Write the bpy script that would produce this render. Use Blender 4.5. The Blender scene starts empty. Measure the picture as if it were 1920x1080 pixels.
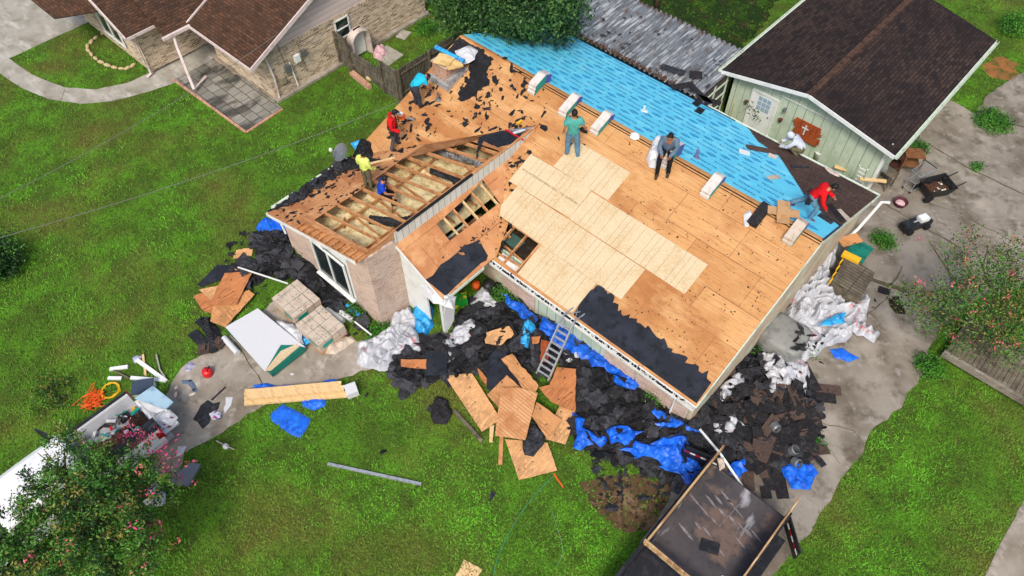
import bpy, bmesh, math, random
import numpy as np
from mathutils import Vector, Matrix, noise
from mathutils.geometry import tessellate_polygon, delaunay_2d_cdt
R=math.radians
S=bpy.context.scene; COL=S.collection
# ---------------- camera ----------------
F,YAW,PIT,ROL,H=1396.22,-.748,.927,-.006,22.756
fw=Vector((math.sin(YAW)*math.cos(PIT),math.cos(YAW)*math.cos(PIT),-math.sin(PIT)))
r0=Vector((math.cos(YAW),-math.sin(YAW),0)); u0=r0.cross(fw)
rt=math.cos(ROL)*r0+math.sin(ROL)*u0; up=-math.sin(ROL)*r0+math.cos(ROL)*u0
cd=bpy.data.cameras.new('camera'); cam=bpy.data.objects.new('camera',cd); COL.objects.link(cam)
cd.sensor_width=36; cd.lens=F/1920*36; cd.clip_end=2000; cd.clip_start=.1
cam.matrix_world=Matrix(((rt.x,up.x,-fw.x,0),(rt.y,up.y,-fw.y,0),(rt.z,up.z,-fw.z,H),(0,0,0,1)))
S.camera=cam
# ---------------- light: bright overcast ----------------
SEL,SAZ=R(52),R(148)
w=bpy.data.worlds.new('World'); S.world=w; w.use_nodes=True
nt=w.node_tree; sky=nt.nodes.new('ShaderNodeTexSky'); sky.sky_type='NISHITA'; sky.sun_disc=False
sky.sun_elevation=SEL; sky.sun_rotation=SAZ; sky.dust_density=4; sky.air_density=1.0; sky.ozone_density=.6
bg=nt.nodes['Background']; bg.inputs[1].default_value=.11; nt.links.new(sky.outputs[0],bg.inputs[0])
sl=bpy.data.lights.new('sun','SUN'); sl.energy=1.5; sl.angle=R(13); sl.color=(1,.93,.83)
so=bpy.data.objects.new('sun',sl); COL.objects.link(so)
sd=Vector((math.sin(SAZ)*math.cos(SEL),math.cos(SAZ)*math.cos(SEL),math.sin(SEL)))
so.rotation_euler=sd.to_track_quat('Z','Y').to_euler(); so.location=(0,0,40)
S.view_settings.view_transform='Standard'; S.view_settings.look='None'; S.view_settings.gamma=1
S.view_settings.exposure=.78
# ---------------- pixel to world ----------------
XL,XR,YE,YR,YB,ZE,ZR,YF,XW,ZW,XI,ZB=-19.48,-3.2,11.675,18.0,23.84,2.37,4.69,7.63,-13.955,4.133,-11.75,2.22
sf=(ZR-ZE)/(YR-YE); sb=(ZR-ZB)/(YB-YR); sw=(ZW-ZE)/(XW-XL); sp_=.53
FRONT=((0,-sf,1),ZE-sf*YE); BACK=((0,sb,1),ZR+sb*YR); WING=((-sw,0,1),ZE-sw*XL)
PORCH=((sp_,0,1),3.58+sp_*XW); WPL=((1,0,0),XW)
def P(q,pl=0.,lift=0.):
    d=fw+rt*((q[0]-960)/F)-up*((q[1]-540)/F); o=Vector((0,0,H))
    if not isinstance(pl,tuple): pl=((0,0,1),pl)
    n=Vector(pl[0]); t=(pl[1]-n.dot(o))/n.dot(d)
    return o+t*d+n.normalized()*lift
def PP(qs,pl=0.,lift=0.): return [P(q,pl,lift) for q in qs]
def Z(o,s,qs): return [(o[0]+a/s,o[1]+b/s) for a,b in qs]
# ---------------- object helpers ----------------
def tag(o,label=None,cat=None,group=None,kind=None):
    if label:o['label']=label
    if cat:o['category']=cat
    if group:o['group']=group
    if kind:o['kind']=kind
    return o
def thing(name,label,cat,loc=(0,0,0),rz=0,group=None):
    o=bpy.data.objects.new(name,None); o.empty_display_size=.2; COL.objects.link(o); o.location=loc; o.rotation_euler=(0,0,rz)
    return tag(o,label,cat,group)
def woff(p):
    v=Vector((0,0,0))
    while p is not None: v+=Vector(p.location); p=p.parent
    return v
def link(name,me,mats,parent=None,center=True,smooth=False,local=False):
    o=bpy.data.objects.new(name,me); COL.objects.link(o)
    for m in (mats if isinstance(mats,(list,tuple)) else [mats]): me.materials.append(m)
    if not local:
        if parent is not None: me.transform(Matrix.Translation(-woff(parent)))
        elif center and len(me.vertices):
            a=np.empty(len(me.vertices)*3); me.vertices.foreach_get('co',a); a=a.reshape(-1,3)
            c=Vector(((a[:,0].min()+a[:,0].max())/2,(a[:,1].min()+a[:,1].max())/2,a[:,2].min()))
            me.transform(Matrix.Translation(-c)); o.location=c
    if parent is not None: o.parent=parent
    if smooth: me.polygons.foreach_set('use_smooth',[True]*len(me.polygons))
    me.update(); return o
class MB:
    def __init__(s): s.v=[]; s.f=[]; s.m=[]
    def add(s,v,f,m=0):
        n=len(s.v); s.v+= [tuple(x) for x in v]; s.f+=[tuple(i+n for i in q) for q in f]; s.m+=[m]*len(f); return s
    def box(s,c,d,rz=0,m=0,mat=None):
        x,y,z=d[0]/2,d[1]/2,d[2]/2
        vs=[Vector((a*x,b*y,e*z)) for a in(-1,1) for b in(-1,1) for e in(-1,1)]
        M=mat if mat is not None else Matrix.Rotation(rz,3,'Z')
        vs=[M@v+Vector(c) for v in vs]
        return s.add(vs,[(0,1,3,2),(4,6,7,5),(0,4,5,1),(2,3,7,6),(0,2,6,4),(1,5,7,3)],m)
    def beam(s,a,b,w,h,m=0,upv=(0,0,1)):
        a=Vector(a);b=Vector(b);d=(b-a);L=d.length;d.normalize();u=Vector(upv);x=d.cross(u)
        if x.length<1e-4: x=d.cross(Vector((1,0,0)))
        x.normalize();z=x.cross(d);M=Matrix((d,x,z)).transposed()
        return s.box((a+b)/2,(L,w,h),m=m,mat=M)
    def tube(s,pts,r,n=8,m=0,cap=True):
        pts=[Vector(p) for p in pts]; rs=r if isinstance(r,(list,tuple)) else [r]*len(pts); vs=[];fs=[]
        for i,p in enumerate(pts):
            d=(pts[min(i+1,len(pts)-1)]-pts[max(i-1,0)]).normalized()
            x=d.cross(Vector((0,0,1)))
            if x.length<1e-3:x=Vector((1,0,0))
            x.normalize();y=d.cross(x)
            for k in range(n):
                a=2*math.pi*k/n; vs.append(p+(x*math.cos(a)+y*math.sin(a))*rs[i])
        for i in range(len(pts)-1):
            for k in range(n): fs.append((i*n+k,i*n+(k+1)%n,(i+1)*n+(k+1)%n,(i+1)*n+k))
        if cap: fs+= [tuple(range(n))[::-1],tuple(range((len(pts)-1)*n,len(pts)*n))]
        return s.add(vs,fs,m)
    def ell(s,c,rad,nu=12,nv=8,m=0,mat=None):
        vs=[];fs=[]
        for j in range(nv+1):
            t=math.pi*j/nv
            for i in range(nu):
                a=2*math.pi*i/nu; v=Vector((math.sin(t)*math.cos(a)*rad[0],math.sin(t)*math.sin(a)*rad[1],math.cos(t)*rad[2]))
                vs.append((mat@v if mat is not None else v)+Vector(c))
        for j in range(nv):
            for i in range(nu): fs.append((j*nu+i,(j+1)*nu+i,(j+1)*nu+(i+1)%nu,j*nu+(i+1)%nu))
        return s.add(vs,fs,m)
    def lathe(s,c,prof,n=16,m=0):
        vs=[];fs=[];k=len(prof)
        for i in range(n):
            a=2*math.pi*i/n
            for r,z in prof: vs.append((c[0]+r*math.cos(a),c[1]+r*math.sin(a),c[2]+z))
        for i in range(n):
            for j in range(k-1): fs.append((i*k+j,((i+1)%n)*k+j,((i+1)%n)*k+j+1,i*k+j+1))
        return s.add(vs,fs,m)
    def slab(s,loops,th,m=0,mside=None):
        if loops and not isinstance(loops[0],(list,tuple)): loops=[loops]
        loops=[[Vector(p) for p in l] for l in loops]
        n=Vector((0,0,0)); l=loops[0]
        for i in range(len(l)): n+=l[i].cross(l[(i+1)%len(l)])
        n.normalize()
        if n.z<-.01 or (abs(n.z)<=.01 and th<0): n=-n
        th=abs(th); flat=[p for q in loops for p in q]; N=len(flat); tri=tessellate_polygon(loops)
        fs=[]
        for t in tri:
            a,b,c=[flat[i] for i in t]
            if (b-a).cross(c-a).dot(n)<0:t=t[::-1]
            fs.append(tuple(t)); 
        base=len(s.v); s.add(flat+[p-n*th for p in flat],fs,m)
        s.f+=[tuple(base+N+i for i in t[::-1]) for t in fs]; s.m+=[m if mside is None else mside]*len(fs)
        k=0
        for q in loops:
            L=len(q)
            for i in range(L):
                a,b=base+k+i,base+k+(i+1)%L; s.f.append((a,b,b+N,a+N)); s.m.append(m if mside is None else mside)
            k+=L
        return s
    def mesh(s,name):
        me=bpy.data.meshes.new(name); me.from_pydata(s.v,[],s.f); me.polygons.foreach_set('material_index',s.m)
        bm=bmesh.new(); bm.from_mesh(me); bmesh.ops.recalc_face_normals(bm,faces=bm.faces); bm.to_mesh(me); bm.free(); return me
    def build(s,name,mats,parent=None,smooth=False,local=False,center=True):
        return link(name,s.mesh(name),mats,parent,center,smooth,local)
def copy_tree(o,parent=None):
    c=o.copy(); COL.objects.link(c); c.parent=parent
    for ch in list(o.children): copy_tree(ch,c)
    return c
def place(o,loc,rz=0,label=None,first=False):
    c=o if first else copy_tree(o); c.location=loc; c.rotation_euler=(0,0,rz)
    if label:c['label']=label
    return c
# ---------------- materials ----------------
def L(r,g,b,k=.9):
    f=lambda x:((x/255+.055)/1.055)**2.4 if x>10 else x/255/12.92
    return (f(r)*k,f(g)*k,f(b)*k,1)
def M(name,base,layers=(),rough=.8,bump=0,bscale=30,spec=.3,metal=0,brick=None,bstretch=None,coat=0,wave=None):
    m=bpy.data.materials.new(name); m.use_nodes=True; t=m.node_tree; N=t.nodes; lk=t.links.new
    b=N['Principled BSDF']; b.inputs['Roughness'].default_value=rough; b.inputs['Specular IOR Level'].default_value=spec; b.inputs['Metallic'].default_value=metal
    if coat: b.inputs['Coat Weight'].default_value=coat
    tc=N.new('ShaderNodeTexCoord'); co=tc.outputs['Object']
    def rgb(c): n=N.new('ShaderNodeRGB'); n.outputs[0].default_value=c; return n.outputs[0]
    def mp(st):
        if not st: return co
        n=N.new('ShaderNodeMapping'); n.inputs['Scale'].default_value=st[:3]
        if len(st)>3: n.inputs['Rotation'].default_value=(0,0,st[3])
        lk(co,n.inputs[0]); return n.outputs[0]
    cur=rgb(base)
    if brick:
        x=N.new('ShaderNodeSeparateXYZ'); lk(co,x.inputs[0]); cb=N.new('ShaderNodeCombineXYZ')
        k=brick['map']
        if k=='wall':
            ad=N.new('ShaderNodeMath'); lk(x.outputs[0],ad.inputs[0]); lk(x.outputs[1],ad.inputs[1]); lk(ad.outputs[0],cb.inputs[0]); lk(x.outputs[2],cb.inputs[1])
        elif k=='x': lk(x.outputs[0],cb.inputs[0]); lk(x.outputs[1],cb.inputs[1])
        elif k=='y': lk(x.outputs[1],cb.inputs[0]); lk(x.outputs[0],cb.inputs[1])
        bt=N.new('ShaderNodeTexBrick'); lk(cb.outputs[0],bt.inputs[0]); bt.inputs['Scale'].default_value=1
        bt.offset=brick.get('off',.5); bt.inputs['Brick Width'].default_value=brick['w']; bt.inputs['Row Height'].default_value=brick['h']; bt.inputs['Mortar Size'].default_value=brick['mort']
        bt.inputs['Mortar Smooth'].default_value=.1; bt.inputs['Bias'].default_value=brick.get('bias',0)
        lk(rgb(brick['c1']),bt.inputs['Color1']); lk(rgb(brick['c2']),bt.inputs['Color2']); lk(rgb(brick['cm']),bt.inputs['Mortar']); cur=bt.outputs[0]
    for (col,sc,lo,hi,*st) in layers:
        n=N.new('ShaderNodeTexNoise'); n.inputs['Scale'].default_value=sc; n.inputs['Detail'].default_value=5; n.inputs['Roughness'].default_value=.6
        lk(mp(st[0] if st else None),n.inputs[0])
        r=N.new('ShaderNodeMapRange'); r.inputs[1].default_value=lo; r.inputs[2].default_value=hi
        if len(st)>1: r.inputs[4].default_value=st[1]
        lk(n.outputs[0],r.inputs[0])
        x=N.new('ShaderNodeMix'); x.data_type='RGBA'; lk(r.outputs[0],x.inputs[0]); lk(cur,x.inputs[6]); x.inputs[7].default_value=col; cur=x.outputs[2]
    lk(cur,b.inputs[0])
    if bump:
        n=N.new('ShaderNodeTexNoise'); n.inputs['Scale'].default_value=bscale; n.inputs['Detail'].default_value=6; lk(mp(bstretch),n.inputs[0])
        bp=N.new('ShaderNodeBump'); bp.inputs['Strength'].default_value=1; bp.inputs['Distance'].default_value=bump
        lk(n.outputs[0],bp.inputs['Height']); lk(bp.outputs[0],b.inputs['Normal'])
    return m
W3=(1,1,1)
m_grass=M('grass_ground',L(74,100,34),[(L(88,136,36),.9,.44,.62),(L(54,74,28),5,.52,.7),(L(104,94,50),.22,.48,.7,None,.7),(L(32,46,18),14,.52,.66,None,.8)],.9,.05,22,.1)
m_blade=M('grass_blade',L(80,122,36),[(L(98,166,44),.35,.42,.62),(L(64,92,30),1.6,.5,.66),(L(116,106,56),.22,.47,.68,None,.7),(L(120,104,62),3,.56,.7,None,.6),(L(100,128,44),9,.58,.72,None,.5)],.8,0,1,.1)
m_conc=M('concrete',L(160,152,140),[(L(122,112,98),.5,.45,.65),(L(190,182,172),1.6,.52,.7),(L(104,92,76),3,.56,.72,None,.7),(L(96,86,70),40,.55,.7,None,.5)],.9,.01,60,.15)
m_conc2=M('concrete_back',L(148,141,130),[(L(110,101,90),.3,.42,.62),(L(172,164,152),.25,.52,.66),(L(90,84,70),1.3,.5,.66,None,.8),(L(158,152,144),2.5,.56,.7),(L(86,78,64),40,.55,.7,None,.5)],.9,.01,60,.15)
m_conc3=M('concrete_neighbour',L(166,162,152),[(L(136,132,118),.7,.42,.66),(L(190,186,178),.6,.5,.7,(1,2.5,1,.3)),(L(120,114,100),3,.56,.74,None,.5)],.9,.01,60,.15)
m_dirt=M('dirt',L(96,76,56),[(L(132,108,84),1.2,.5,.62),(L(58,46,34),6,.5,.62),(L(70,88,36),3,.56,.68,None,.7)],.95,.04,30,.1)
m_crack=M('crack_dirt',L(92,84,70),rough=.95,spec=.1)
m_pave=M('patio_blocks',L(150,146,136),[(L(40,42,40),.7,.5,.6,(1.6,.7,1),.75),(L(110,100,86),2,.5,.7,None,.6)],.85,.004,40,.2,brick=dict(map='x',w=.62,h=.5,mort=.02,c1=L(150,148,140),c2=L(118,118,112),cm=L(84,70,56)))
GR=(.5,7,1)
m_deck=M('old_roof_deck',L(194,144,92),[(L(164,108,62),.35,.44,.62),(L(208,164,112),1.1,.48,.66,(.6,1.5,1)),(L(172,112,72),4,.5,.62,(.15,8,1),.6),(L(110,72,48),7,.58,.66,(.3,7,1),.6),(L(70,44,34),12,.67,.7,(.7,1.5,1),.85)],.75,.003,40,.2,
  brick=dict(map='x',w=2.44,h=1.145,mort=.009,c1=L(206,158,104),c2=L(186,134,82),cm=L(112,76,52)))
m_deckw=M('old_wing_deck',L(196,146,102),[(L(164,108,70),.6,.45,.62),(L(206,156,110),1.5,.5,.64),(L(176,112,66),8,.5,.64,(6,.3,1),.5),(L(70,44,34),11,.66,.7,(1.5,.7,1),.85)],.75,.003,40,.2,
  brick=dict(map='y',w=2.44,h=1.16,mort=.01,c1=L(202,148,102),c2=L(188,132,88),cm=L(116,76,48)))
m_osb=M('new_osb',L(204,186,152),[(L(194,170,130),1.2,.42,.64),(L(214,198,168),14,.5,.64,(1,1.6,1)),(L(190,156,108),30,.56,.7,(1,2,1),.7)],.7,.002,60,.25)
m_line=M('osb_line',L(140,118,88),rough=.8)
m_felt=M('black_felt',L(36,40,49),[(L(48,53,64),1.2,.45,.65),(L(28,30,35),4,.5,.66),(L(112,112,118),34,.7,.76,None,.6)],.85,.006,30,.2)
m_black=M('torn_felt',L(24,25,28),[(L(44,46,51),3,.5,.66),(L(13,13,15),8,.5,.62)],.75,.01,20,.3)
m_black2=M('torn_felt_grey',L(46,47,52),[(L(68,70,77),5,.48,.64),(L(26,26,29),12,.5,.64)],.8,.01,20,.25)
m_shbr=M('brown_shingle',L(82,68,62),[(L(64,54,50),10,.45,.62),(L(104,88,80),40,.5,.68)],.95,.004,80,.1)
m_shdk=M('dark_shingle',L(38,37,40),[(L(54,52,54),8,.5,.62),(L(98,96,98),60,.6,.7,None,.5)],.9,.004,80,.15)
m_blue=M('blue_underlayment',L(96,208,242),[(L(122,222,248),1.6,.5,.66)],.5,.004,5,.4,bstretch=(.4,4,1))
m_bprint=M('underlayment_print',L(24,112,172),rough=.6)
m_roofb=M('brown_architectural_shingles',L(82,66,60),[(L(64,52,50),.7,.45,.62),(L(104,84,76),18,.5,.64,(.5,1.6,1))],.95,.004,60,.1,brick=dict(map='x',w=.32,h=.135,mort=.012,c1=L(94,74,66),c2=L(66,54,50),cm=L(48,40,38)))
m_rneiX=M('neighbour_shingles',L(80,58,46),[(L(62,46,38),.8,.5,.66,None,.7),(L(110,84,62),24,.5,.66,None,.6)],.95,.006,60,.1,brick=dict(map='x',w=.3,h=.13,mort=.014,c1=L(98,70,54),c2=L(58,44,38),cm=L(44,34,30)))
m_rneiY=M('neighbour_shingles_side',L(90,66,50),[(L(56,44,38),.8,.5,.66,None,.7),(L(110,84,62),24,.5,.66,None,.6)],.95,.006,60,.1,brick=dict(map='y',w=.3,h=.13,mort=.014,c1=L(94,68,54),c2=L(56,44,38),cm=L(44,34,30)))
m_rgar=M('garage_shingles',L(42,35,34),[(L(30,26,29),.3,.44,.66,None,.7),(L(78,62,54),1.0,.6,.75,(1,.5,1),.6),(L(66,54,48),28,.54,.66,(1.6,.5,1),.6)],.9,.004,60,.15,brick=dict(map='y',w=.34,h=.15,mort=.014,c1=L(70,56,50),c2=L(38,32,33),cm=L(20,17,20)))
m_ridgebr=M('ridge_cap_brown',L(84,64,54),[(L(58,46,42),6,.45,.6)],.95,.004,60,.1)
m_brick=M('pink_brick',L(196,168,150),[(L(214,192,176),1.4,.45,.66),(L(170,136,118),9,.5,.66,(.4,1,3),.7)],.9,.004,40,.15,brick=dict(map='wall',w=.22,h=.075,mort=.011,c1=L(204,176,156),c2=L(168,130,110),cm=L(212,206,198)))
m_brickn=M('mottled_brick',L(190,170,140),[(L(222,214,200),5,.58,.66,(.5,.5,3),.9),(L(96,82,60),7,.58,.68,(.5,.5,4),.7)],.9,.005,40,.15,brick=dict(map='wall',w=.3,h=.1,mort=.014,c1=L(222,198,166),c2=L(128,102,76),cm=L(204,196,180)))
m_brickc=M('chimney_brick',L(196,150,124),[(L(150,112,90),7,.5,.66,None,.7)],.9,.005,40,.15,brick=dict(map='wall',w=.22,h=.08,mort=.012,c1=L(204,156,130),c2=L(170,124,100),cm=L(186,172,158)))
m_white=M('white_paint',L(226,230,228),[(L(196,200,196),2,.5,.7,None,.7)],.55,.001,20,.35)
m_whitew=M('white_siding',L(214,218,214),[(L(180,184,176),3,.52,.7,(3,3,.5),.7)],.6,.002,12,.3,brick=dict(map='wall',w=.28,h=9,mort=.012,c1=L(216,220,216),c2=L(204,208,202),cm=L(140,140,130),off=0))
m_green=M('pale_green_siding',L(190,206,184),[(L(172,190,168),1.2,.45,.66),(L(150,164,142),6,.58,.7,(2,2,.4),.6)],.7,.002,15,.25,brick=dict(map='wall',w=.41,h=20,mort=.02,c1=L(194,210,190),c2=L(188,204,182),cm=L(134,150,130),off=0))
m_pinks=M('pale_pink_siding',L(214,198,192),[(L(196,180,172),1.4,.5,.66)],.7,.002,15,.25,brick=dict(map='wall',w=9,h=.26,mort=.012,c1=L(216,200,194),c2=L(210,194,188),cm=L(160,146,140),off=0))
m_pinkt=M('pink_trim',L(216,200,196),[(L(190,174,168),4,.52,.66)],.6,spec=.35)
m_gtrim=M('green_white_trim',L(206,218,202),[(L(170,182,164),3,.52,.68)],.6,spec=.35)
m_beige=M('gable_boards',L(206,190,166),[(L(186,164,138),.8,.45,.62),(L(200,210,190),1.5,.55,.62)],.7,.002,20)
m_wood=M('framing_lumber',L(200,146,98),[(L(164,110,68),3,.46,.64),(L(206,156,108),9,.5,.66)],.75,.003,30,.2)
m_woodn=M('new_lumber',L(222,188,136),[(L(200,158,104),3,.48,.64,(.4,4,1)),(L(236,210,164),8,.52,.66,(.4,6,1))],.7,.002,30,.25)
m_woodd=M('weathered_wood',L(112,104,90),[(L(84,78,68),3,.45,.64),(L(142,134,116),2,.56,.7),(L(70,62,52),20,.54,.66,(1,1,.2),.6)],.9,.006,30,.1)
m_fence=M('grey_fence_boards',L(106,102,92),[(L(76,74,66),2.5,.46,.62),(L(128,122,106),14,.5,.66,(1,1,.15))],.9,.004,30,.1,brick=dict(map='wall',w=.14,h=20,mort=.012,c1=L(112,108,98),c2=L(92,88,80),cm=L(40,38,34),off=0))
def plym(n,a,st): return M(n,a,[(tuple(x*.68 for x in a[:3])+(1,),1.0,.45,.62),(tuple(min(1,x*1.25) for x in a[:3])+(1,),3,.5,.64,st),(tuple(x*.55 for x in a[:3])+(1,),9,.54,.66,st,.6),(L(44,38,38),7,.63,.66,None,.85)],.75,.004,30,.2)
m_ply=plym('loose_plywood',L(202,146,96),(.5,4,1)); m_ply2=plym('loose_plywood_red',L(190,124,78),(4,.5,1)); m_ply3=plym('loose_plywood_pale',L(216,166,116),(3,1,1))
m_insu=M('insulation',L(232,218,172),[(L(196,174,120),3,.45,.62),(L(222,208,164),7,.5,.64),(L(150,122,76),5,.58,.68,None,.7)],1,.03,14,.05)
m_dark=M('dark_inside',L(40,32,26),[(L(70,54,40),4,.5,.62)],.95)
m_wrap=M('white_plastic_wrap',L(186,189,196),[(L(160,164,172),1.6,.45,.62),(L(204,120,124),1.3,.64,.66,(.5,3,1,.5),.8),(L(160,152,142),5,.62,.7,None,.5)],.4,.004,9,.45)
m_sheetw=M('white_sheeting',L(206,208,212),[(L(206,208,212),2,.45,.64)],.4,.01,8,.45)
m_tarp=M('blue_tarp',L(20,100,220),[(L(14,78,190),2,.46,.62),(L(36,122,236),6,.52,.66)],.45,.005,10,.4)
m_tarpl=M('light_blue_sheet',L(40,160,222),[(L(20,110,186),4,.48,.62),(L(120,206,240),7,.55,.66)],.4,.01,12,.5)
m_greyc=M('grey_cover',L(138,140,138),[(L(116,118,116),3,.48,.62)],.6,.01,8,.35)
m_glass=M('dark_glass',L(30,40,42),rough=.12,spec=.6)
m_alu=M('aluminium',L(196,200,204),[(L(160,164,168),9,.5,.64)],.35,spec=.5,metal=.6)
m_corr=M('galvanised_roof',L(118,124,130),[(L(92,96,100),.8,.45,.62),(L(186,192,196),3,.5,.64,(4,.3,1)),(L(98,82,68),2.2,.56,.66,None,.7),(L(70,68,66),5,.62,.66,None,.7)],.55,.002,20,.4,metal=.25)
m_leafl=M('leaf_litter',L(92,60,40),[(L(60,44,34),12,.45,.6),(L(140,100,66),20,.55,.66)],.95,.02,30,.05)
m_met=M('grey_metal',L(120,124,128),rough=.45,spec=.5,metal=.4)
m_blackp=M('black_plastic',L(30,31,34),[(L(46,47,50),6,.5,.64)],.5,spec=.4)
m_red=M('red_plastic',L(206,26,34),rough=.4,spec=.5)
m_redr=M('red_reflector',L(170,16,24),rough=.25,spec=.6)
m_yel=M('yellow_paint',L(226,176,40),rough=.5)
m_org=M('orange_plastic',L(226,96,30),rough=.5)
m_teal=M('teal_plastic',L(24,120,104),[(L(16,96,86),4,.5,.62)],.5)
m_tealw=M('teal_wrapper',L(30,150,136),[(L(120,100,180),5,.6,.66)],.45)
m_kraft=M('kraft_wrapper',L(196,182,166),[(L(170,156,140),4,.48,.64),(L(206,150,140),8,.62,.68,None,.5)],.6,.003,20,.3)
m_bundw=M('bundle_wrapper',L(210,204,198),[(L(186,178,170),4,.48,.64),(L(214,170,160),6,.6,.68,None,.6)],.4,.004,20,.45)
m_violet=M('violet_wrapper',L(84,84,160),rough=.45)
m_card=M('cardboard',L(188,150,108),[(L(168,130,90),3,.5,.64)],.8)
m_foam=M('tan_foam_board',L(222,190,130),[(L(200,166,106),4,.48,.62)],.85,.003,40)
m_paint=M('white_car_paint',L(232,234,238),[(L(214,216,220),1.5,.5,.64,None,.5)],.25,spec=.6,coat=.5)
m_bed=M('worn_bed_floor',L(178,180,184),[(L(120,122,126),3,.5,.66),(L(90,88,88),12,.56,.7,None,.7)],.6,.003,30,.35)
m_tire=M('rubber',L(28,28,30),rough=.8)
m_trail=M('trailer_bed_steel',L(84,78,78),[(L(62,60,64),.8,.42,.62),(L(112,94,84),.7,.55,.62),(L(52,48,50),5,.56,.7,None,.6),(L(190,190,194),1.2,.6,.7,(1.6,.45,1,.25),.7)],.6,.004,20,.4,metal=.2)
m_blackm=M('black_steel',L(24,25,28),[(L(44,44,46),5,.5,.64)],.4,spec=.5)
m_pinkf=M('pink_insulation',L(214,178,182),[(L(180,140,146),8,.5,.62),(L(80,64,62),9,.6,.66,None,.8)],.95,.02,14)
m_shell=M('old_fibreglass',L(206,194,184),[(L(176,160,150),3,.48,.64)],.5,spec=.4)
m_rust=M('orange_brown_board',L(168,84,44),[(L(140,64,32),4,.46,.62,(2,2,.5))],.7,.002,30)
m_print=M('dark_print',L(104,72,40),rough=.8)
m_bark=M('bark',L(120,100,80),[(L(86,70,56),9,.45,.62),(L(156,134,112),5,.56,.66)],.9,.01,30,.1)
def leafm(n,a,b): return M(n,a,[(b,.9,.42,.6)],.6,0,1,.3)
m_lf1=leafm('leaf_mid',L(62,116,44),L(92,142,52)); m_lf2=leafm('leaf_dark',L(28,56,28),L(42,76,36)); m_lf3=leafm('leaf_rust',L(136,126,62),L(98,136,58))
m_lo1=leafm('oak_leaf',L(48,88,38),L(70,112,52)); m_lo2=leafm('oak_leaf_dark',L(30,58,28),L(40,72,34)); m_lo3=leafm('oak_leaf_pale',L(96,130,70),L(76,112,56))
m_fl=M('pink_blossom',L(206,62,120),[(L(226,110,140),9,.5,.6)],.7); m_fl2=M('salmon_blossom',L(214,110,110),[(L(226,140,130),9,.5,.6)],.7)
m_ly1=leafm('weed_leaf',L(64,128,34),L(84,150,44))
# ---------------- outline / sheet helpers ----------------
def rough(pts,step=.25,amp=.06,seed=0,closed=True):
    rn=random.Random(seed); out=[]; n=len(pts)
    for i in range(n):
        a=Vector(pts[i][:2]);b=Vector(pts[(i+1)%n][:2]);d=b-a;k=max(1,int(d.length/step)); nn=Vector((-d.y,d.x)).normalized()
        for j in range(k):
            p=a+d*(j/k)
            if j>0: p=p+nn*rn.uniform(-amp,amp)+d.normalized()*rn.uniform(-.3,.3)*step
            out.append(p)
    return out
def inside(pts,X,Y):
    r=np.zeros(X.shape,bool); n=len(pts)
    for i in range(n):
        x1,y1=pts[i][0],pts[i][1];x2,y2=pts[(i+1)%n][0],pts[(i+1)%n][1]
        if y1==y2: continue
        c=((y1>Y)!=(y2>Y))&(X<(x2-x1)*(Y-y1)/(y2-y1)+x1); r^=c
    return r
def edged(pts,X,Y):
    d=np.full(X.shape,1e9); n=len(pts)
    for i in range(n):
        a=np.array(pts[i][:2],float);b=np.array(pts[(i+1)%n][:2],float);e=b-a;l=max(e@e,1e-9)
        t=np.clip(((X-a[0])*e[0]+(Y-a[1])*e[1])/l,0,1); d=np.minimum(d,np.hypot(X-a[0]-t*e[0],Y-a[1]-t*e[1]))
    return d
def nz(x,y,s,seed=0): return noise.noise(Vector((x*s+seed*7.31,y*s-seed*3.17,seed*1.7)))
def fold(x,y,seed,fr=2.2,oc=4):
    # sharp plastic-like creases in several warped directions, 0..1
    t=0;rn=random.Random(seed)
    for k in range(oc):
        a=rn.uniform(0,math.pi); f=fr*(.55+.65*k)
        q=(x*math.cos(a)+y*math.sin(a))*f+1.3*nz(x,y,.9+.4*k,seed+k)*2
        t+=abs(2*(q-math.floor(q))-1)/(1+1.15*k)
    return t/(1.95 if oc>2 else 1.45)
HM=[]
def gz(x,y):
    z=0
    for (o,f,bb) in HM:
        if bb[0]<x<bb[2] and bb[1]<y<bb[3] and inside(o,np.array([x]),np.array([y]))[0]: z=max(z,f(x,y))
    return z
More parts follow.
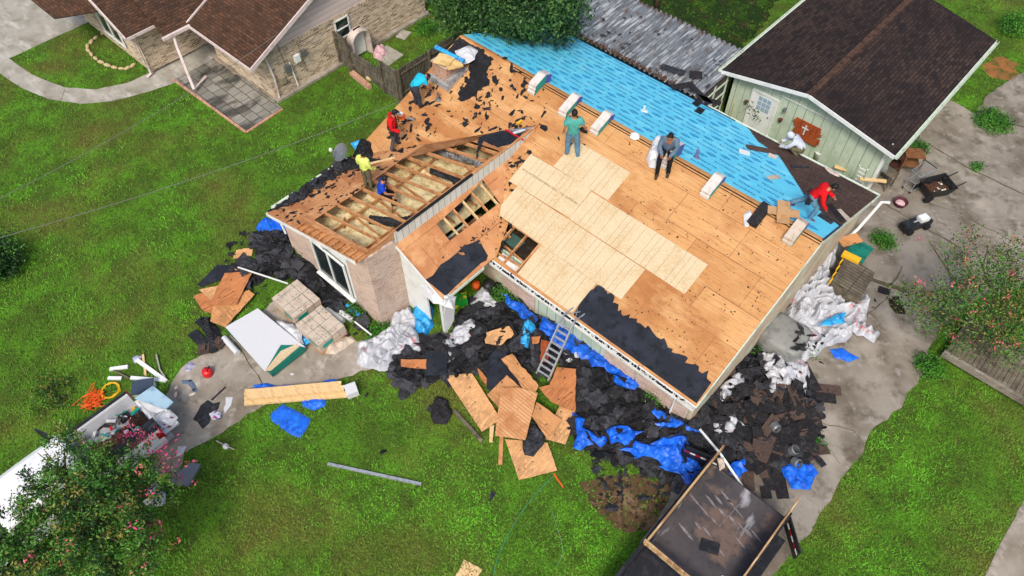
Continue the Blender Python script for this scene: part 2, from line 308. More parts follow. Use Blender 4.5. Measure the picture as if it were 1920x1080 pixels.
def crumple(name,out,h,mat,base=0,res=.09,seed=1,fr=2.2,fall=.3,rg=.05,lab=None,cat=None,group=None,kind=None,reg=False,lo=.25,parent=None,smooth=False,step=.2,stk=True,oc=4):
    o=rough(out,step,rg,seed); xs=[p.x for p in o];ys=[p.y for p in o]
    rn=random.Random(seed); g=[]
    nx=int((max(xs)-min(xs))/res)+1; ny=int((max(ys)-min(ys))/res)+1
    X=[];Y=[]
    for i in range(nx):
        for j in range(ny): X.append(min(xs)+(i+rn.uniform(.2,.8))*res);Y.append(min(ys)+(j+rn.uniform(.2,.8))*res)
    X=np.array(X);Y=np.array(Y);mk=inside(o,X,Y)&(edged(o,X,Y)>res*.35);X=X[mk];Y=Y[mk];D=edged(o,X,Y)
    pts=[Vector((p.x,p.y)) for p in o]+[Vector((a,b)) for a,b in zip(X,Y)]
    n=len(o); r=delaunay_2d_cdt(pts,[(i,(i+1)%n) for i in range(n)],[],1,1e-4)
    bf=base if callable(base) else (lambda x,y:base)
    def hf(x,y,d): return bf(x,y)+.012+h*min(1,d/fall)**.7*(lo+(1-lo)*fold(x,y,seed,fr,oc))
    ed=edged(o,np.array([v.x for v in r[0]]),np.array([v.y for v in r[0]]))
    vs=[(v.x,v.y,hf(v.x,v.y,ed[i])) for i,v in enumerate(r[0])]
    mb=MB(); mb.add(vs,[tuple(f) for f in r[2]])
    if reg: HM.append((o,lambda x,y:hf(x,y,float(edged(o,np.array([x]),np.array([y]))[0])),(min(xs),min(ys),max(xs),max(ys))))
    ob=mb.build(name,mat,parent,smooth=smooth); tag(ob,lab,cat,group,kind); return ob
def scrapv(c,size,seed,lift=.04,asp=1.0,tilt=.2,n=None):
    rn=random.Random(seed); n=n or rn.randint(9,15); asp*=rn.uniform(.45,1); ph=rn.uniform(0,6.28); vs=[Vector((0,0,lift*rn.uniform(.6,1.6)))]
    for k in range(n):
        a=2*math.pi*k/n; r=size*rn.uniform(.38,1.15); vs.append(Vector((math.cos(a)*r*asp,math.sin(a)*r,rn.uniform(0,lift))))
    m=Matrix.Rotation(ph,3,'Z')@Matrix.Rotation(rn.uniform(-tilt,tilt),3,'X')@Matrix.Rotation(rn.uniform(-tilt,tilt),3,'Y')
    return [m@v+Vector(c) for v in vs],[(0,1+k,1+(k+1)%n) for k in range(n)]
def sheet(name,pts,z,mat,kind='structure',lab=None,cat=None):
    mb=MB(); v=[Vector((p[0],p[1],z)) for p in pts]; t=tessellate_polygon([v]); mb.add(v,[tuple(x) for x in t])
    me=mb.mesh(name); 
    for p in me.polygons:
        if p.normal.z<0: p.flip()
    o=link(name,me,mat); return tag(o,lab,cat,None,kind)
# ---------------- ground ----------------
mb=MB(); mb.add([(-900,-900,0),(900,-900,0),(900,900,0),(-900,900,0)],[(0,1,2,3)]); gr=mb.build('ground',m_grass); tag(gr,kind='structure')
xy=lambda qs:[P(q)[:2] for q in qs]
CONC=[]
def csheet(name,qs,z,mat,amp=.05,seed=1,world=False):
    o=rough(qs if world else xy(qs),.3,amp,seed); CONC.append(o); return sheet(name,o,z,mat)
csheet('dirt_patch',[(1085,905),(1130,890),(1200,890),(1290,910),(1240,990),(1180,1000),(1120,960)],.004,m_dirt,.15,3); CONC.pop()
csheet('driveway',[(1160,1085),(1240,960),(1300,850),(1330,780),(1420,660),(1450,560),(1500,470),(1570,370),(1660,270),(1740,220),(1775,185),(1830,215),(1850,180),(1880,160),(1930,130),(1990,150),(2050,330),(1960,520),(1830,560),(1760,620),(1738,660),(1745,690),(1700,740),(1690,765),(1640,800),(1610,860),(1570,910),(1520,1000),(1440,1085)],.008,m_conc2,.06,4)
0 and csheet('driveway_apron',[(1160,1085),(1240,960),(1300,850),(1420,800),(1560,720),(1690,765),(1640,800),(1610,860),(1570,910),(1520,1000),(1440,1085)],.012,m_conc,.05,5)
csheet('front_path',[(420,640),(520,560),(600,640),(700,640),(760,640),(740,672),(660,705),(560,730),(480,770),(430,800),(345,850),(330,900),(250,880),(300,760),(340,690)],.008,m_conc,.07,6)
csheet('neighbour_driveway',[(-60,-60),(150,-40),(165,42),(28,105),(15,110),(-60,150)],.008,m_conc3,.02,7)
csheet('neighbour_path',[(-20,80),(15,108),(60,140),(120,164),(180,168),(240,155),(285,135),(330,113),(400,70),(420,95),(345,150),(280,172),(210,190),(150,195),(90,186),(40,165),(-20,125)],.012,m_conc3,.02,8)
csheet('neighbour_patio',[(325,150),(405,108),(528,202),(462,249)],.014,m_pave,.01,9)
mb=MB()
for a,b in [((325,150),(462,249)),((405,110),(520,190)),((462,249),(530,205))]: 
    p,q=P(a),P(b); mb.beam(p+Vector((0,0,.02)),q+Vector((0,0,.02)),.11,.06)
k=mb.build('patio_border',m_ridgebr); tag(k,kind='structure'); k.data.materials[0]=m_brickc
csheet('street_path',[(1845,1085),(1870,1030),(1925,930),(1990,900),(1990,1090)],.01,m_conc,.02,10)
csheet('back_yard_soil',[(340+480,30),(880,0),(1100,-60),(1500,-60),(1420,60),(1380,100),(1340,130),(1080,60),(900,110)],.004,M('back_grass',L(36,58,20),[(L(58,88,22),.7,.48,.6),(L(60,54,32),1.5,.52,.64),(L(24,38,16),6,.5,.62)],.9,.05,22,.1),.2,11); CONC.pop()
csheet('red_clay_patch',[(1840,122),(1862,112),(1880,106),(1900,116),(1915,122),(1912,142),(1885,150),(1862,146),(1850,140)],.006,M('red_clay',L(150,100,58),[(L(120,92,52),1.5,.42,.6),(L(84,84,40),2.5,.5,.62)],.95,.02,20,.1),.35,12); CONC.pop()
# slab joints and cracks in the drive
mb=MB()
def joint(qs,wd,seed,amp=.05):
    rn=random.Random(seed); pts=[]
    W_=[P(q) for q in qs]
    for i in range(len(W_)-1):
        k=max(2,int((W_[i+1]-W_[i]).length/.35))
        for j in range(k): pts.append(W_[i].lerp(W_[i+1],j/k)+Vector((rn.uniform(-amp,amp),rn.uniform(-amp,amp),0)))
    pts.append(W_[-1])
    for a,b in zip(pts,pts[1:]):
        d=(b-a).normalized()*wd*rn.uniform(.3,.8); n=Vector((-d.y,d.x,0)); z=Vector((0,0,.018))
        mb.add([a-n+z,b-n+z,b+n+z,a+n+z],[(0,1,2,3)])
joint([(1740,270),(1815,315),(1930,370)],.07,1,.02); joint([(1655,380),(1720,420),(1800,465)],.06,2,.03); joint([(1560,510),(1640,525),(1700,545)],.16,3,.12)
joint([(1740,380),(1800,400),(1900,455)],.03,4); joint([(1690,500),(1660,560),(1620,600)],.04,5); joint([(1530,790),(1600,810),(1625,845)],.02,6,.08); joint([(1520,830),(1560,845),(1575,870)],.02,7,.08)
joint([(440,640),(520,760)],.03,10,.03)
joint([(1840,215),(1880,230),(1925,240)],.08,12); joint([(112,195),(122,168)],.02,13,.0)
k=mb.build('driveway_joints',m_crack); tag(k,kind='structure')
# ---------------- grass blades ----------------
rs=np.random.RandomState(5); nb=330000
A=np.array([P(q)[:2] for q in [(-60,1130),(1980,1130),(1980,-60),(-60,-60)]])
# sample in pixels so that density follows the view, then unproject
qx=rs.uniform(-250,2150,nb); qy=rs.uniform(-150,1250,nb)
dx=fw.x+rt.x*(qx-960)/F-up.x*(qy-540)/F; dy=fw.y+rt.y*(qx-960)/F-up.y*(qy-540)/F; dz=fw.z+rt.z*(qx-960)/F-up.z*(qy-540)/F
t=-H/dz; X=t*dx; Y=t*dy
mk=np.ones(nb,bool)
for o in CONC: mk&=~inside(o,X,Y)
mk&=~((X>XL+.4)&(X<XR-.2)&(Y>12.2)&(Y<24)); mk&=~((X>XL+.4)&(X<XW)&(Y>8)&(Y<13)); mk&=~((X>-11.3)&(X<-4)&(Y>26.6)&(Y<36.5))
dirt=xy([(1085,905),(1130,890),(1200,890),(1290,910),(1240,990),(1180,1000),(1120,960)]); mk&=~(inside(dirt,X,Y)&(rs.rand(nb)<.85))
clay=xy([(1845,118),(1880,108),(1915,125),(1912,150),(1870,152),(1850,140)]); mk&=~inside(clay,X,Y)
back=xy([(820,30),(880,-60),(1500,-60),(1380,100),(1340,130),(1080,60),(900,110)]); mk&=~(inside(back,X,Y)&(rs.rand(nb)<.7))
# patchy density
ix=(X*2).astype(int)
pn=np.sin(X*1.3+2*np.sin(Y*.7))*np.sin(Y*1.1+2*np.sin(X*.9)); mk&=~((pn>.35)&(rs.rand(nb)<.5))
X=X[mk];Y=Y[mk];n=len(X); a=rs.uniform(0,6.283,n); b=a+rs.uniform(-.5,.5,n); hh=rs.uniform(.03,.11,n); wd=rs.uniform(.012,.03,n)
V=np.zeros((n,3,3)); V[:,0,0]=X-np.sin(a)*wd;V[:,0,1]=Y+np.cos(a)*wd;V[:,1,0]=X+np.sin(a)*wd;V[:,1,1]=Y-np.cos(a)*wd
V[:,2,0]=X+np.cos(b)*hh*1.1;V[:,2,1]=Y+np.sin(b)*hh*1.1;V[:,2,2]=hh*.8
def trimesh(name,V,nv=3):
    me=bpy.data.meshes.new(name); n=len(V); me.vertices.add(n*nv); me.vertices.foreach_set('co',V.reshape(-1)); me.loops.add(n*nv); me.loops.foreach_set('vertex_index',np.arange(n*nv,dtype=np.int32))
    me.polygons.add(n); me.polygons.foreach_set('loop_start',np.arange(0,n*nv,nv,dtype=np.int32)); me.update(calc_edges=True); return me
g=link('grass',trimesh('grass',V),m_blade,center=False); tag(g,'short green lawn grass growing around the houses','grass',None,'stuff')
# ---------------- foliage ----------------
def leaves(name,blobs,n,size,mats,probs,parent,seed=1,clump=26,spread=.22,shell=.55):
    rn=np.random.RandomState(seed); vol=np.array([b[3]*b[4]*b[5] for b in blobs]);vol=vol/vol.sum(); nc=max(1,n//clump)
    bi=rn.choice(len(blobs),nc,p=vol); B=np.array([b[:6] for b in blobs],float)[bi]
    d=rn.normal(size=(nc,3)); d/=np.linalg.norm(d,axis=1)[:,None]; rr=shell+(1-shell)*rn.rand(nc)**.6
    c=B[:,:3]+d*B[:,3:]*rr[:,None]*(.8+.35*rn.rand(nc))[:,None]
    cc=np.repeat(c,clump,0)+rn.normal(size=(nc*clump,3))*spread*np.array([1,1,.7]); N=len(cc)
    cm=rn.choice(len(mats),nc,p=probs); mi=np.repeat(cm,clump); fl=rn.rand(N)<.25; mi[fl]=rn.choice(len(mats),fl.sum(),p=probs)
    u=rn.normal(size=(N,3));u/=np.linalg.norm(u,axis=1)[:,None]; w_=rn.normal(size=(N,3)); w_[:,2]*=.5; v=np.cross(u,w_);v/=np.linalg.norm(v,axis=1)[:,None]+1e-9
    s=size*rn.uniform(.6,1.3,N)[:,None]; Vv=np.stack([cc-u*s,cc+v*s*.45,cc+u*s,cc-v*s*.45],1); cc2=Vv[:,:,2]; cc2[cc2<.03]=.03
    me=trimesh(name,Vv,4); me.polygons.foreach_set('material_index',mi.astype(np.int32)) if False else None
    o=link(name,me,mats,parent); me.polygons.foreach_set('material_index',mi.astype(np.int32)); return o
def tree(name,lab,cat,loc,blobs,n,size,mats,probs,trunk,seed=1,flowers=None,spread=.22,clump=26,group=None,shell=.55):
    """trunk: list of (polyline, radii)"""
    t=thing(name,lab,cat,loc,group=group); leaves('crown',blobs,n,size,mats,probs,t,seed,clump,spread,shell)
    mb=MB()
    for pl,rr in trunk: mb.tube(pl,rr,7)
    mb.build('trunk',m_bark,t,smooth=True)
    if flowers: leaves('blossoms',flowers[0],flowers[1],flowers[2],flowers[3],flowers[4],t,seed+9,14,.1,.85)
    return t
def limbs(base,tips,r,seed=1):
    rn=random.Random(seed); out=[]
    for tp in tips:
        b=Vector(base);e=Vector(tp); m=b.lerp(e,.5)+Vector((rn.uniform(-.25,.25),rn.uniform(-.25,.25),.15))
        out.append(([b,m,e],[r,r*.6,r*.2]))
        for k in range(3):
            s=m.lerp(e,rn.uniform(0,.6)); q=s+(e-m)*.5+Vector((rn.uniform(-.5,.5),rn.uniform(-.5,.5),rn.uniform(0,.4))); out.append(([s,q],[r*.35,r*.1]))
    return out
# ================= MAIN HOUSE =================
zf=lambda y:ZE+sf*(y-YE); zb=lambda y:ZR-sb*(y-YR); zw=lambda x:ZE+sw*(x-XL); zp=lambda x:3.58-sp_*(x-XW)
V3=lambda *a:Vector(a)
hs=thing('house','brick ranch house with half stripped roof, bare decking, open rafters and bright blue underlayment','house',((XL+XR)/2,16,0))
# --- roof decks ---
VY=16.5
fr=[V3(x,y,zf(y)) for x,y in [(XR,YE),(XR,YR),(XL,YR),(XL,YE+.02),(XW,VY),(XW,14.97),(XI,11.78),(XI,YE)]]
hole=PP([(953,418.5),(1011,457.5),(971,512),(955,501),(931,482)],FRONT)
MB().slab([fr,hole],.018).build('front_roof_deck',m_deck,hs)
bk=[V3(x,y,zb(y)) for x,y in [(XL,YR),(XR,YR),(XR,YB),(XL,YB)]]
MB().slab([bk],.018).build('back_roof_deck',m_deck,hs)
wg=[V3(x,y,zw(x)) for x,y in [(XL,YF+.42),(XW,YF+.42),(XW,VY),(XL,YE)]]
wh=PP([(588,412),(680,353),(753,298),(800,268),(857,255),(938,283),(921,297),(888,330),(840,366),(742,438),(703,462),(690,470)],WING)
wfront=V3
wg=[p for p in wg]
wh[0].y=max(wh[0].y,YF+.6)
MB().slab([wg,[Vector((min(p.x,XW-.12),max(p.y,YF+.5),0)) for p in wh] and [Vector((min(p.x,XW-.12),max(p.y,YF+.5),zw(min(p.x,XW-.12)))) for p in wh]],.018).build('wing_roof_deck',m_deckw,hs)
po=[V3(x,y,zp(x)) for x,y in [(XW+.02,9.25),(XI,9.25),(XI,11.78),(XW+.02,14.95)]]
ph=PP(Z((480,220),3,[(1015,600),(1180,455),(1275,350),(1370,480),(1090,695)]),PORCH)
MB().slab([po,ph],.018).build('porch_roof_deck',m_deckw,hs)
# --- strips of ridge board left open on the ridge
mb=MB()
for dy,w in((.07,.05),(.16,.03)): mb.beam(V3(XL+3,YR-dy,zf(YR-dy)+.01),V3(XR,YR-dy,zf(YR-dy)+.01),w,.012)
mb.build('ridge_gap',m_dark,hs)
mb=MB(); mb.slab([V3(XL+.1,YR-.02,ZR+.012),V3(XR,YR-.02,ZR+.012),V3(XR,YR+.22,zb(YR+.22)+.012),V3(XL+.1,YR+.22,zb(YR+.22)+.012)],.012); mb.build('ridge_board',m_deck,hs)
# --- blue underlayment with saw-tooth shingle edge
bz=[(1410,250),(1423,267),(1459,291),(1471,307),(1485,329),(1502,355),(1512,372),(1527,388),(1577,424)]
bpts=PP(bz,BACK); ed=[]
for a,b in zip(bpts[:-2],bpts[1:-1]):
    k=max(2,int((b-a).length/.16))
    for j in range(k):
        p=a.lerp(b,j/k); ed.append(V3(p.x,p.y,0)); ed.append(V3(p.x-.07,p.y-.03,0))
ed+=[bpts[-2],bpts[-1]]
ub=[V3(XL+.03,YR+.16,0),V3(XL+.03,YB+.02,0),V3(bpts[0].x,YB+.02,0)]+ed+[V3(XR,bpts[-1].y,0),V3(XR+.01,YR+.16,0)]
ub=[V3(p.x,p.y,zb(p.y)+.022) for p in ub]
MB().slab([ub],.006).build('blue_underlayment',m_blue,hs)
sh=[V3(bpts[0].x-.4,YB+.05,0)]+[V3(p.x-.12,p.y-.05,0) for p in bpts]+[V3(XR,bpts[-1].y-.1,0),V3(XR,YB+.05,0)]
sh=[V3(p.x,p.y,zb(p.y)+.030) for p in [sh[0]]+[V3(e.x+.02,e.y,0) for e in ed]+sh[-2:]]
MB().slab([sh],.02).build('new_brown_shingles',m_roofb,hs)
# print on the underlayment
def textmesh(s,size,ext=0.0,bold=0.0):
    c=bpy.data.curves.new('t','FONT'); c.body=s; c.size=size; c.extrude=ext; c.offset=bold; c.align_x='CENTER'; c.align_y='CENTER'
    o=bpy.data.objects.new('t',c); COL.objects.link(o); dg=bpy.context.evaluated_depsgraph_get(); me=bpy.data.meshes.new_from_object(o.evaluated_get(dg)); bpy.data.objects.remove(o); 
    v=[tuple(x.co) for x in me.vertices]; f=[tuple(p.vertices) for p in me.polygons]; bpy.data.meshes.remove(me); return v,f
def onplane(v,c,ax,ay,lift): return [c+ax*p[0]+ay*p[1]+lift*(ax.cross(ay)).normalized()+p[2]*(ax.cross(ay)).normalized() for p in v]
tv,tf=textmesh('Tirigarnera',.2,0,.006); small,smf=textmesh('Tirigarnera synthetic roofing',.05)
bx=V3(1,0,0); by=V3(0,1,-sb).normalized(); mb=MB()
row=0; y=YR+.45
while y<YB-.2:
    for sgn in (1,-1):
        x=XL+.9+(row*.55)%1.7; yy=y+(0 if sgn>0 else .38)
        k=0
        while x<XR-.8:
            c=V3(x,yy,zb(yy)+.025); xb=np.interp(yy,[p.y for p in bpts[::-1]],[p.x for p in bpts[::-1]])
            if x<xb-.9 and yy<YB-.15:
                q=-1 if sgn>0 else 1
                mb.add(onplane(tv,c,bx*q,by*q,.001),tf)
                for (ls,lt) in ((1.0,.16),(.72,.1)):
                    h=.11*ls; lx=c+bx*q*-.78
                    a=[(-.26*ls,0),(0,h),(.22*ls,.02),(0,-h)]
                    for i in range(4):
                        p1=a[i];p2=a[(i+1)%4]; mb.beam(lx+bx*q*p1[0]+by*p1[1]+V3(0,0,.002),lx+bx*q*p2[0]+by*p2[1]+V3(0,0,.002),.012,.002)
                mb.add(onplane(tv,lx+by*.0,bx*q*.16,by*q*.5,.001),tf)
            x+=1.75;k+=1
    for dx in range(11):
        xx=XL+.8+dx*1.62+(row%3)*.5; yy=y+.5
        xb=np.interp(yy,[p.y for p in bpts[::-1]],[p.x for p in bpts[::-1]])
        if xx<xb-.8 and yy<YB-.1: mb.add(onplane(small,V3(xx,yy,zb(yy)+.025),-bx,-by,.001),smf)
    y+=.8; row+=1
mb.build('underlayment_print',m_bprint,hs)
mb=MB()
for y in (19.2,20.35,21.5,22.65): mb.beam(V3(XL+.1,y,zb(y)+.024),V3(-5,y,zb(y)+.024),.012,.004)
mb.build('underlayment_lap_line',m_blue,hs)
# drip edge (dark) along the right gable of the blue part and the back eave
mb=MB(); mb.beam(V3(XR+.0,YR,ZR+.03),V3(XR+.0,bpts[-1].y+.1,zb(bpts[-1].y+.1)+.03),.05,.05); mb.beam(V3(XL,YB+.03,ZB+.01),V3(-9.5,YB+.03,ZB+.01),.04,.05)
mb.build('drip_edge',M('navy_drip_edge',L(38,40,82),rough=.5),hs)
mb=MB(); mb.beam(V3(-10.9,YB+.09,ZB-.02),V3(XR+.05,YB+.09,ZB-.02),.09,.1); mb.beam(V3(XR+.04,YB+.1,ZB+.0),V3(XR+.04,YB-.7,zb(YB-.7)+.0),.05,.09)
mb.build('back_gutter',m_gtrim,hs)
# --- felt left on the lower front slope (ragged edge)
fq=[(1075,591)]+[(1101,547),(1110,543),(1122,536),(1135,541),(1144,549),(1152,570),(1163,583),(1176,592),(1185,597),(1194,604),(1212,610),(1225,622),(1240,634),(1253,646),(1262,660),(1280,672),(1293,685),(1307,691),(1320,697),(1330,704),(1333,715)]+[(1306,757)]
ff=PP(fq,FRONT); o2=[]
rn=random.Random(4)
for i,(a,b) in enumerate(zip(ff,ff[1:])):
    k=max(1,int((b-a).length/.09)) if 1<=i<len(ff)-2 else 1
    for j in range(k):
        p=a.lerp(b,j/k); 
        if i>1: p=p+V3(rn.uniform(-.06,.06),rn.uniform(-.11,.11),0)
        o2.append(p)
o2.append(ff[-1])
MB().slab([[V3(min(p.x,XR),max(p.y,YE-.01),zf(max(p.y,YE-.01))+.022) for p in o2]],.008).build('roofing_felt',m_felt,hs)
# porch felt
pf=PP([(793,529),(812,517),(826,497),(842,487),(858,474),(868,462),(886,456),(899,450),(905,463),(915,480),(912,489),(902,494),(852,540),(836,556)],PORCH)
pf=[V3(min(p.x,XI+.02),max(9.24,p.y),0) for p in pf]
MB().slab([[V3(p.x,p.y,zp(p.x)+.022) for p in pf]],.008).build('roofing_felt',m_felt,hs)
def flat_felt(name,qs,pl,mat,lift,seed,parent,amp=.07,step=.1,th=.008):
    w_=PP(qs,pl); o=rough([(p.x,p.y) for p in w_],step,amp,seed); n=Vector(pl[0])
    pts=[V3(p.x,p.y,(pl[1]-n.x*p.x-n.y*p.y)/n.z+lift) for p in o]
    return MB().slab([pts],th).build(name,mat,parent)
flat_felt('roofing_felt',[(893,300),(925,283),(960,275),(992,278),(1003,240),(985,233),(935,245),(890,258),(900,280)][:1]+[(897,258),(935,247),(965,241),(990,240),(975,256),(958,271),(932,277),(906,265)],WING,m_felt,.02,5,hs,.03)
flat_felt('roofing_felt',[(500,398),(560,360),(600,325),(640,300),(660,292),(652,303),(615,330),(590,350),(560,368),(535,388)],WING,m_black,.03,6,hs,.07)
flat_felt('roofing_felt',[(862,72),(895,88),(926,112),(912,136),(918,156),(902,170),(885,182),(870,190),(857,187),(862,170),(878,150),(880,120),(846,92)],FRONT,m_black,.02,7,hs,.08)
flat_felt('roofing_felt',[(838,96),(862,70),(885,85),(868,108),(845,112)],FRONT,m_shdk,.03,8,hs,.04)
# --- new OSB sheets
CR=1.2
def osb(x0,x1,y0,y1,lift=.03,rz=0):
    c=V3((x0+x1)/2,(y0+y1)/2,0); pts=[]
    for x,y in((x0,y0),(x1,y0),(x1,y1),(x0,y1)):
        v=V3(x,y,0)-c; v=Matrix.Rotation(rz,3,'Z')@v+c; pts.append(V3(v.x,v.y,zf(v.y)+lift))
    o=MB().slab([pts],.014).build('osb_sheet',m_osb,hs)
    m2=MB()
    for fx in ((.0,) if False else ()): pass
    L_=x1-x0; k=.2
    for d in (.4,.62,.82,1.22,1.63,1.84,2.05):
        if d<L_-.05:
            a=Matrix.Rotation(rz,3,'Z')@(V3(x0+d,y0+.01,0)-c)+c; b=Matrix.Rotation(rz,3,'Z')@(V3(x0+d,y1-.01,0)-c)+c
            m2.beam(V3(a.x,a.y,zf(a.y)+lift+.001),V3(b.x,b.y,zf(b.y)+lift+.001),.009,.003)
    l=m2.build('chalk_lines',m_line,o); return o
Y0=11.76; g=.008
osb(-10.66,-8.2,Y0,13.0-g); osb(-12.1+1.32,-9.62,13.0,14.24-g); osb(-9.61,-7.17,13.0,14.24-g)
osb(-12.9,-10.5,13.02,14.22,.034); osb(-10.49,-8.06,14.26,15.46-g); osb(-8.05,-5.62,14.26,15.46-g); osb(-12.3,-9.8,15.5,16.72)
o=osb(-13.32,-10.5,14.24,15.47,.05,R(1.5))
pv,pfc=textmesh('24/16  RATED SHEATHING 24 OC   7/16  EXPOSURE 1',.115)
fyv=V3(0,1,sf).normalized(); c=V3(-11.85,14.82,zf(14.82)+.054); mb=MB(); mb.add(onplane(pv,c,bx,fyv,.001),pfc); mb.build('printed_stamp',m_print,hs)
pv,pfc=textmesh('24/16 APA',.14); c=V3(-13.0,10.6,zp(-13.0)+.004); mb=MB(); pyv=V3(0,1,0); pxv=V3(1,0,-sp_).normalized(); mb.add(onplane(pv,c,pyv,-pxv,.001),pfc); mb.build('printed_stamp',M('red_print',L(150,80,60)),hs)
# --- wing framing
def raf(a,b,w=.045,h=.14,mat=m_wood,name='rafter'): return MB().beam(a,b,w,h).build(name,mat,hs)
y=YF+.62; i=0
while y<15.3:
    xl=max(XL+.9,XL+(XW-XL)*max(0,(y-YE)/(VY-YE))-.2) if y>YE else XL+.9
    if XW-xl>.4: raf(V3(xl,y,zw(xl)-.09),V3(XW-.06,y,zw(XW-.06)-.09))
    y+=.565;i+=1
MB().beam(V3(XW-.05,YF+.45,ZW-.14),V3(XW-.05,VY-.3,ZW-.14),.05,.22).build('ridge_beam',m_wood,hs)
MB().beam(V3(XW-.16,YF+.45,ZW-.3),V3(XW-.16,15.5,ZW-.3),.04,.09).build('ledger',m_ply,hs)
# front ladder overhang
mb=MB(); 
for k in range(11):
    f_=.35+.062*k*1.02; x=XL+(XW-XL)*f_; 
    if x<XW-.05: mb.beam(V3(x,YF+.03,zw(x)-.05),V3(x,YF+.55,zw(x)-.05),.04,.09)
mb.beam(V3(-17.6,YF+.02,zw(-17.6)-.05),V3(XW,YF+.02,ZW-.05),.04,.1); mb.beam(V3(-17.7,YF+.55,zw(-17.7)-.05),V3(XW,YF+.55,ZW-.05),.045,.12)
mb.build('overhang_ladder',m_wood,hs)
MB().slab([V3(-17.6,YF+.02,zw(-17.6)-.12),V3(XW,YF+.02,ZW-.12),V3(XW,YF+.55,ZW-.12),V3(-17.6,YF+.55,zw(-17.6)-.12)],.02).build('soffit',m_ply,hs)
MB().slab([V3(XL,YF,zw(XL)+.0),V3(-17.6,YF,zw(-17.6)),V3(-17.6,YF+.42,zw(-17.6)),V3(XL,YF+.42,zw(XL))],.018).build('overhang_deck',m_deckw,hs)
MB().beam(V3(XL,YF-.02,ZE-.08),V3(XW,YF-.02,ZW-.08),.03,.13).build('fascia',m_white,hs)
MB().beam(V3(XL-.02,YF,ZE-.08),V3(XL-.02,YE,ZE-.08),.03,.13).build('fascia',m_white,hs)
mb=MB(); mb.beam(V3(XL-.09,YF+.3,ZE-.04),V3(XL-.09,YF+1.4,ZE-.04),.11,.1); mb.beam(V3(XL-.09,YF+2.2,ZE-.04),V3(XL-.09,YF+3.6,ZE-.04),.11,.1); mb.build('gutter',m_gtrim,hs)
# ceiling: insulation, joists, ducts
def insu(name,x0,x1,y0,y1,z,seed,mat=m_insu,h=.35):
    out=[(x0,y0),(x1,y0),(x1,y1),(x0,y1)]
    o=crumple(name,out,h,mat,base=z,res=.12,seed=seed,fr=.9,fall=.15,rg=0,lo=.2,parent=hs,smooth=True,step=.5); return o
insu('insulation',XL+.4,XW-.1,YF+.6,15.9,2.02,3)
for y in np.arange(8.6,15.5,1.15): MB().beam(V3(XL+.6,y,2.3),V3(XW-.1,y,2.3),.045,.12).build('ceiling_joist',m_wood,hs)
for x in (-18.2,-16.9,-15.4): MB().beam(V3(x,YF+.7,2.42),V3(x,15.2,2.42),.04,.12).build('strongback',m_wood,hs)
rn=random.Random(8)
for k in range(4):
    y=YF+1.5+k*1.7; x=-16.6+rn.uniform(-.5,.5); MB().beam(V3(x,y,2.3),V3(x+.3,y,zw(x)-.15),.04,.09).build('brace',m_wood,hs)
def duct(pts,r,mat):
    P_=[Vector(p) for p in pts]; q=[];rr=[]
    for a,b in zip(P_,P_[1:]):
        n=int((b-a).length/.07)+1
        for j in range(n): q.append(a.lerp(b,j/n)); rr.append(r*(1 if len(q)%2 else .86))
    q.append(P_[-1]); rr.append(r); MB().tube(q,rr,9).build('duct',mat,hs)
m_duct=M('silver_duct',L(150,154,158),[(L(96,98,102),6,.5,.62)],.4,spec=.5,metal=.3)
duct([(-17.2,14.0,2.6),(-16.2,14.3,2.7),(-15.4,14.6,2.75),(-14.6,14.5,2.75)],.19,m_duct); duct([(-16.4,13.2,2.6),(-15.4,13.4,2.7),(-14.5,13.2,2.6),(-14.3,12.4,2.6)],.18,m_black2)
duct([(-16.2,9.9,2.6),(-15.3,10.4,2.7),(-14.8,11.2,2.7),(-14.6,12.2,2.75)],.18,m_black2); duct([(-15.0,10.0,2.5),(-14.4,10.2,2.6)],.1,m_duct)
# clerestory wall between wing and porch roof
def wallp(name,pts,mat,parent=None,th=.06): return MB().slab([[Vector(p) for p in pts]],th).build(name,mat,parent if parent is not None else hs)
wallp('clerestory_wall',[(XW+.03,9.3,3.55),(XW+.03,14.97,3.55),(XW+.03,VY,zf(VY)),(XW+.03,9.3,ZW-.02)],m_whitew)
mb=MB(); mb.beam(V3(XW+.01,9.4,ZW+.0),V3(XW+.01,13.0,ZW+.0),.1,.05); mb.build('roof_edge_felt',m_black,hs)
MB().beam(V3(XW+.02,13.0,ZW+.01),V3(XW+.02,VY,ZW+.01),.06,.05).build('roof_edge',m_wood,hs)
# walls
mb=MB(); mb.slab([V3(-19.05,8.0,0),V3(-17.6,8.0,0),V3(-17.6,8.0,zw(-17.6)-.15),V3(-19.05,8.0,zw(-19.05)-.15)],.15)
mb.slab([V3(-15.25,8.0,0),V3(-14.1,8.0,0),V3(-14.1,8.0,3.9),V3(-15.25,8.0,zw(-15.25)-.15)],.15)
mb.slab([V3(-13.9,7.998,0),V3(-13.9,9.32,0),V3(-13.9,9.32,3.66),V3(-13.9,9.15,3.78),V3(-13.9,7.998,3.93)],.2)
mb.slab([V3(-19.05,8.0,0),V3(-19.05,18,0),V3(-19.05,23.4,0),V3(-19.05,23.4,2.2),V3(-19.05,18,4.5),V3(-19.05,11.7,2.3),V3(-19.05,8,2.3)],.15)
mb.build('brick_wall',m_brick,hs)
wallp('window_wall',[(-17.6,8.03,0),(-15.25,8.03,0),(-15.25,8.03,zw(-15.25)-.15),(-17.6,8.03,zw(-17.6)-.15)],m_white)
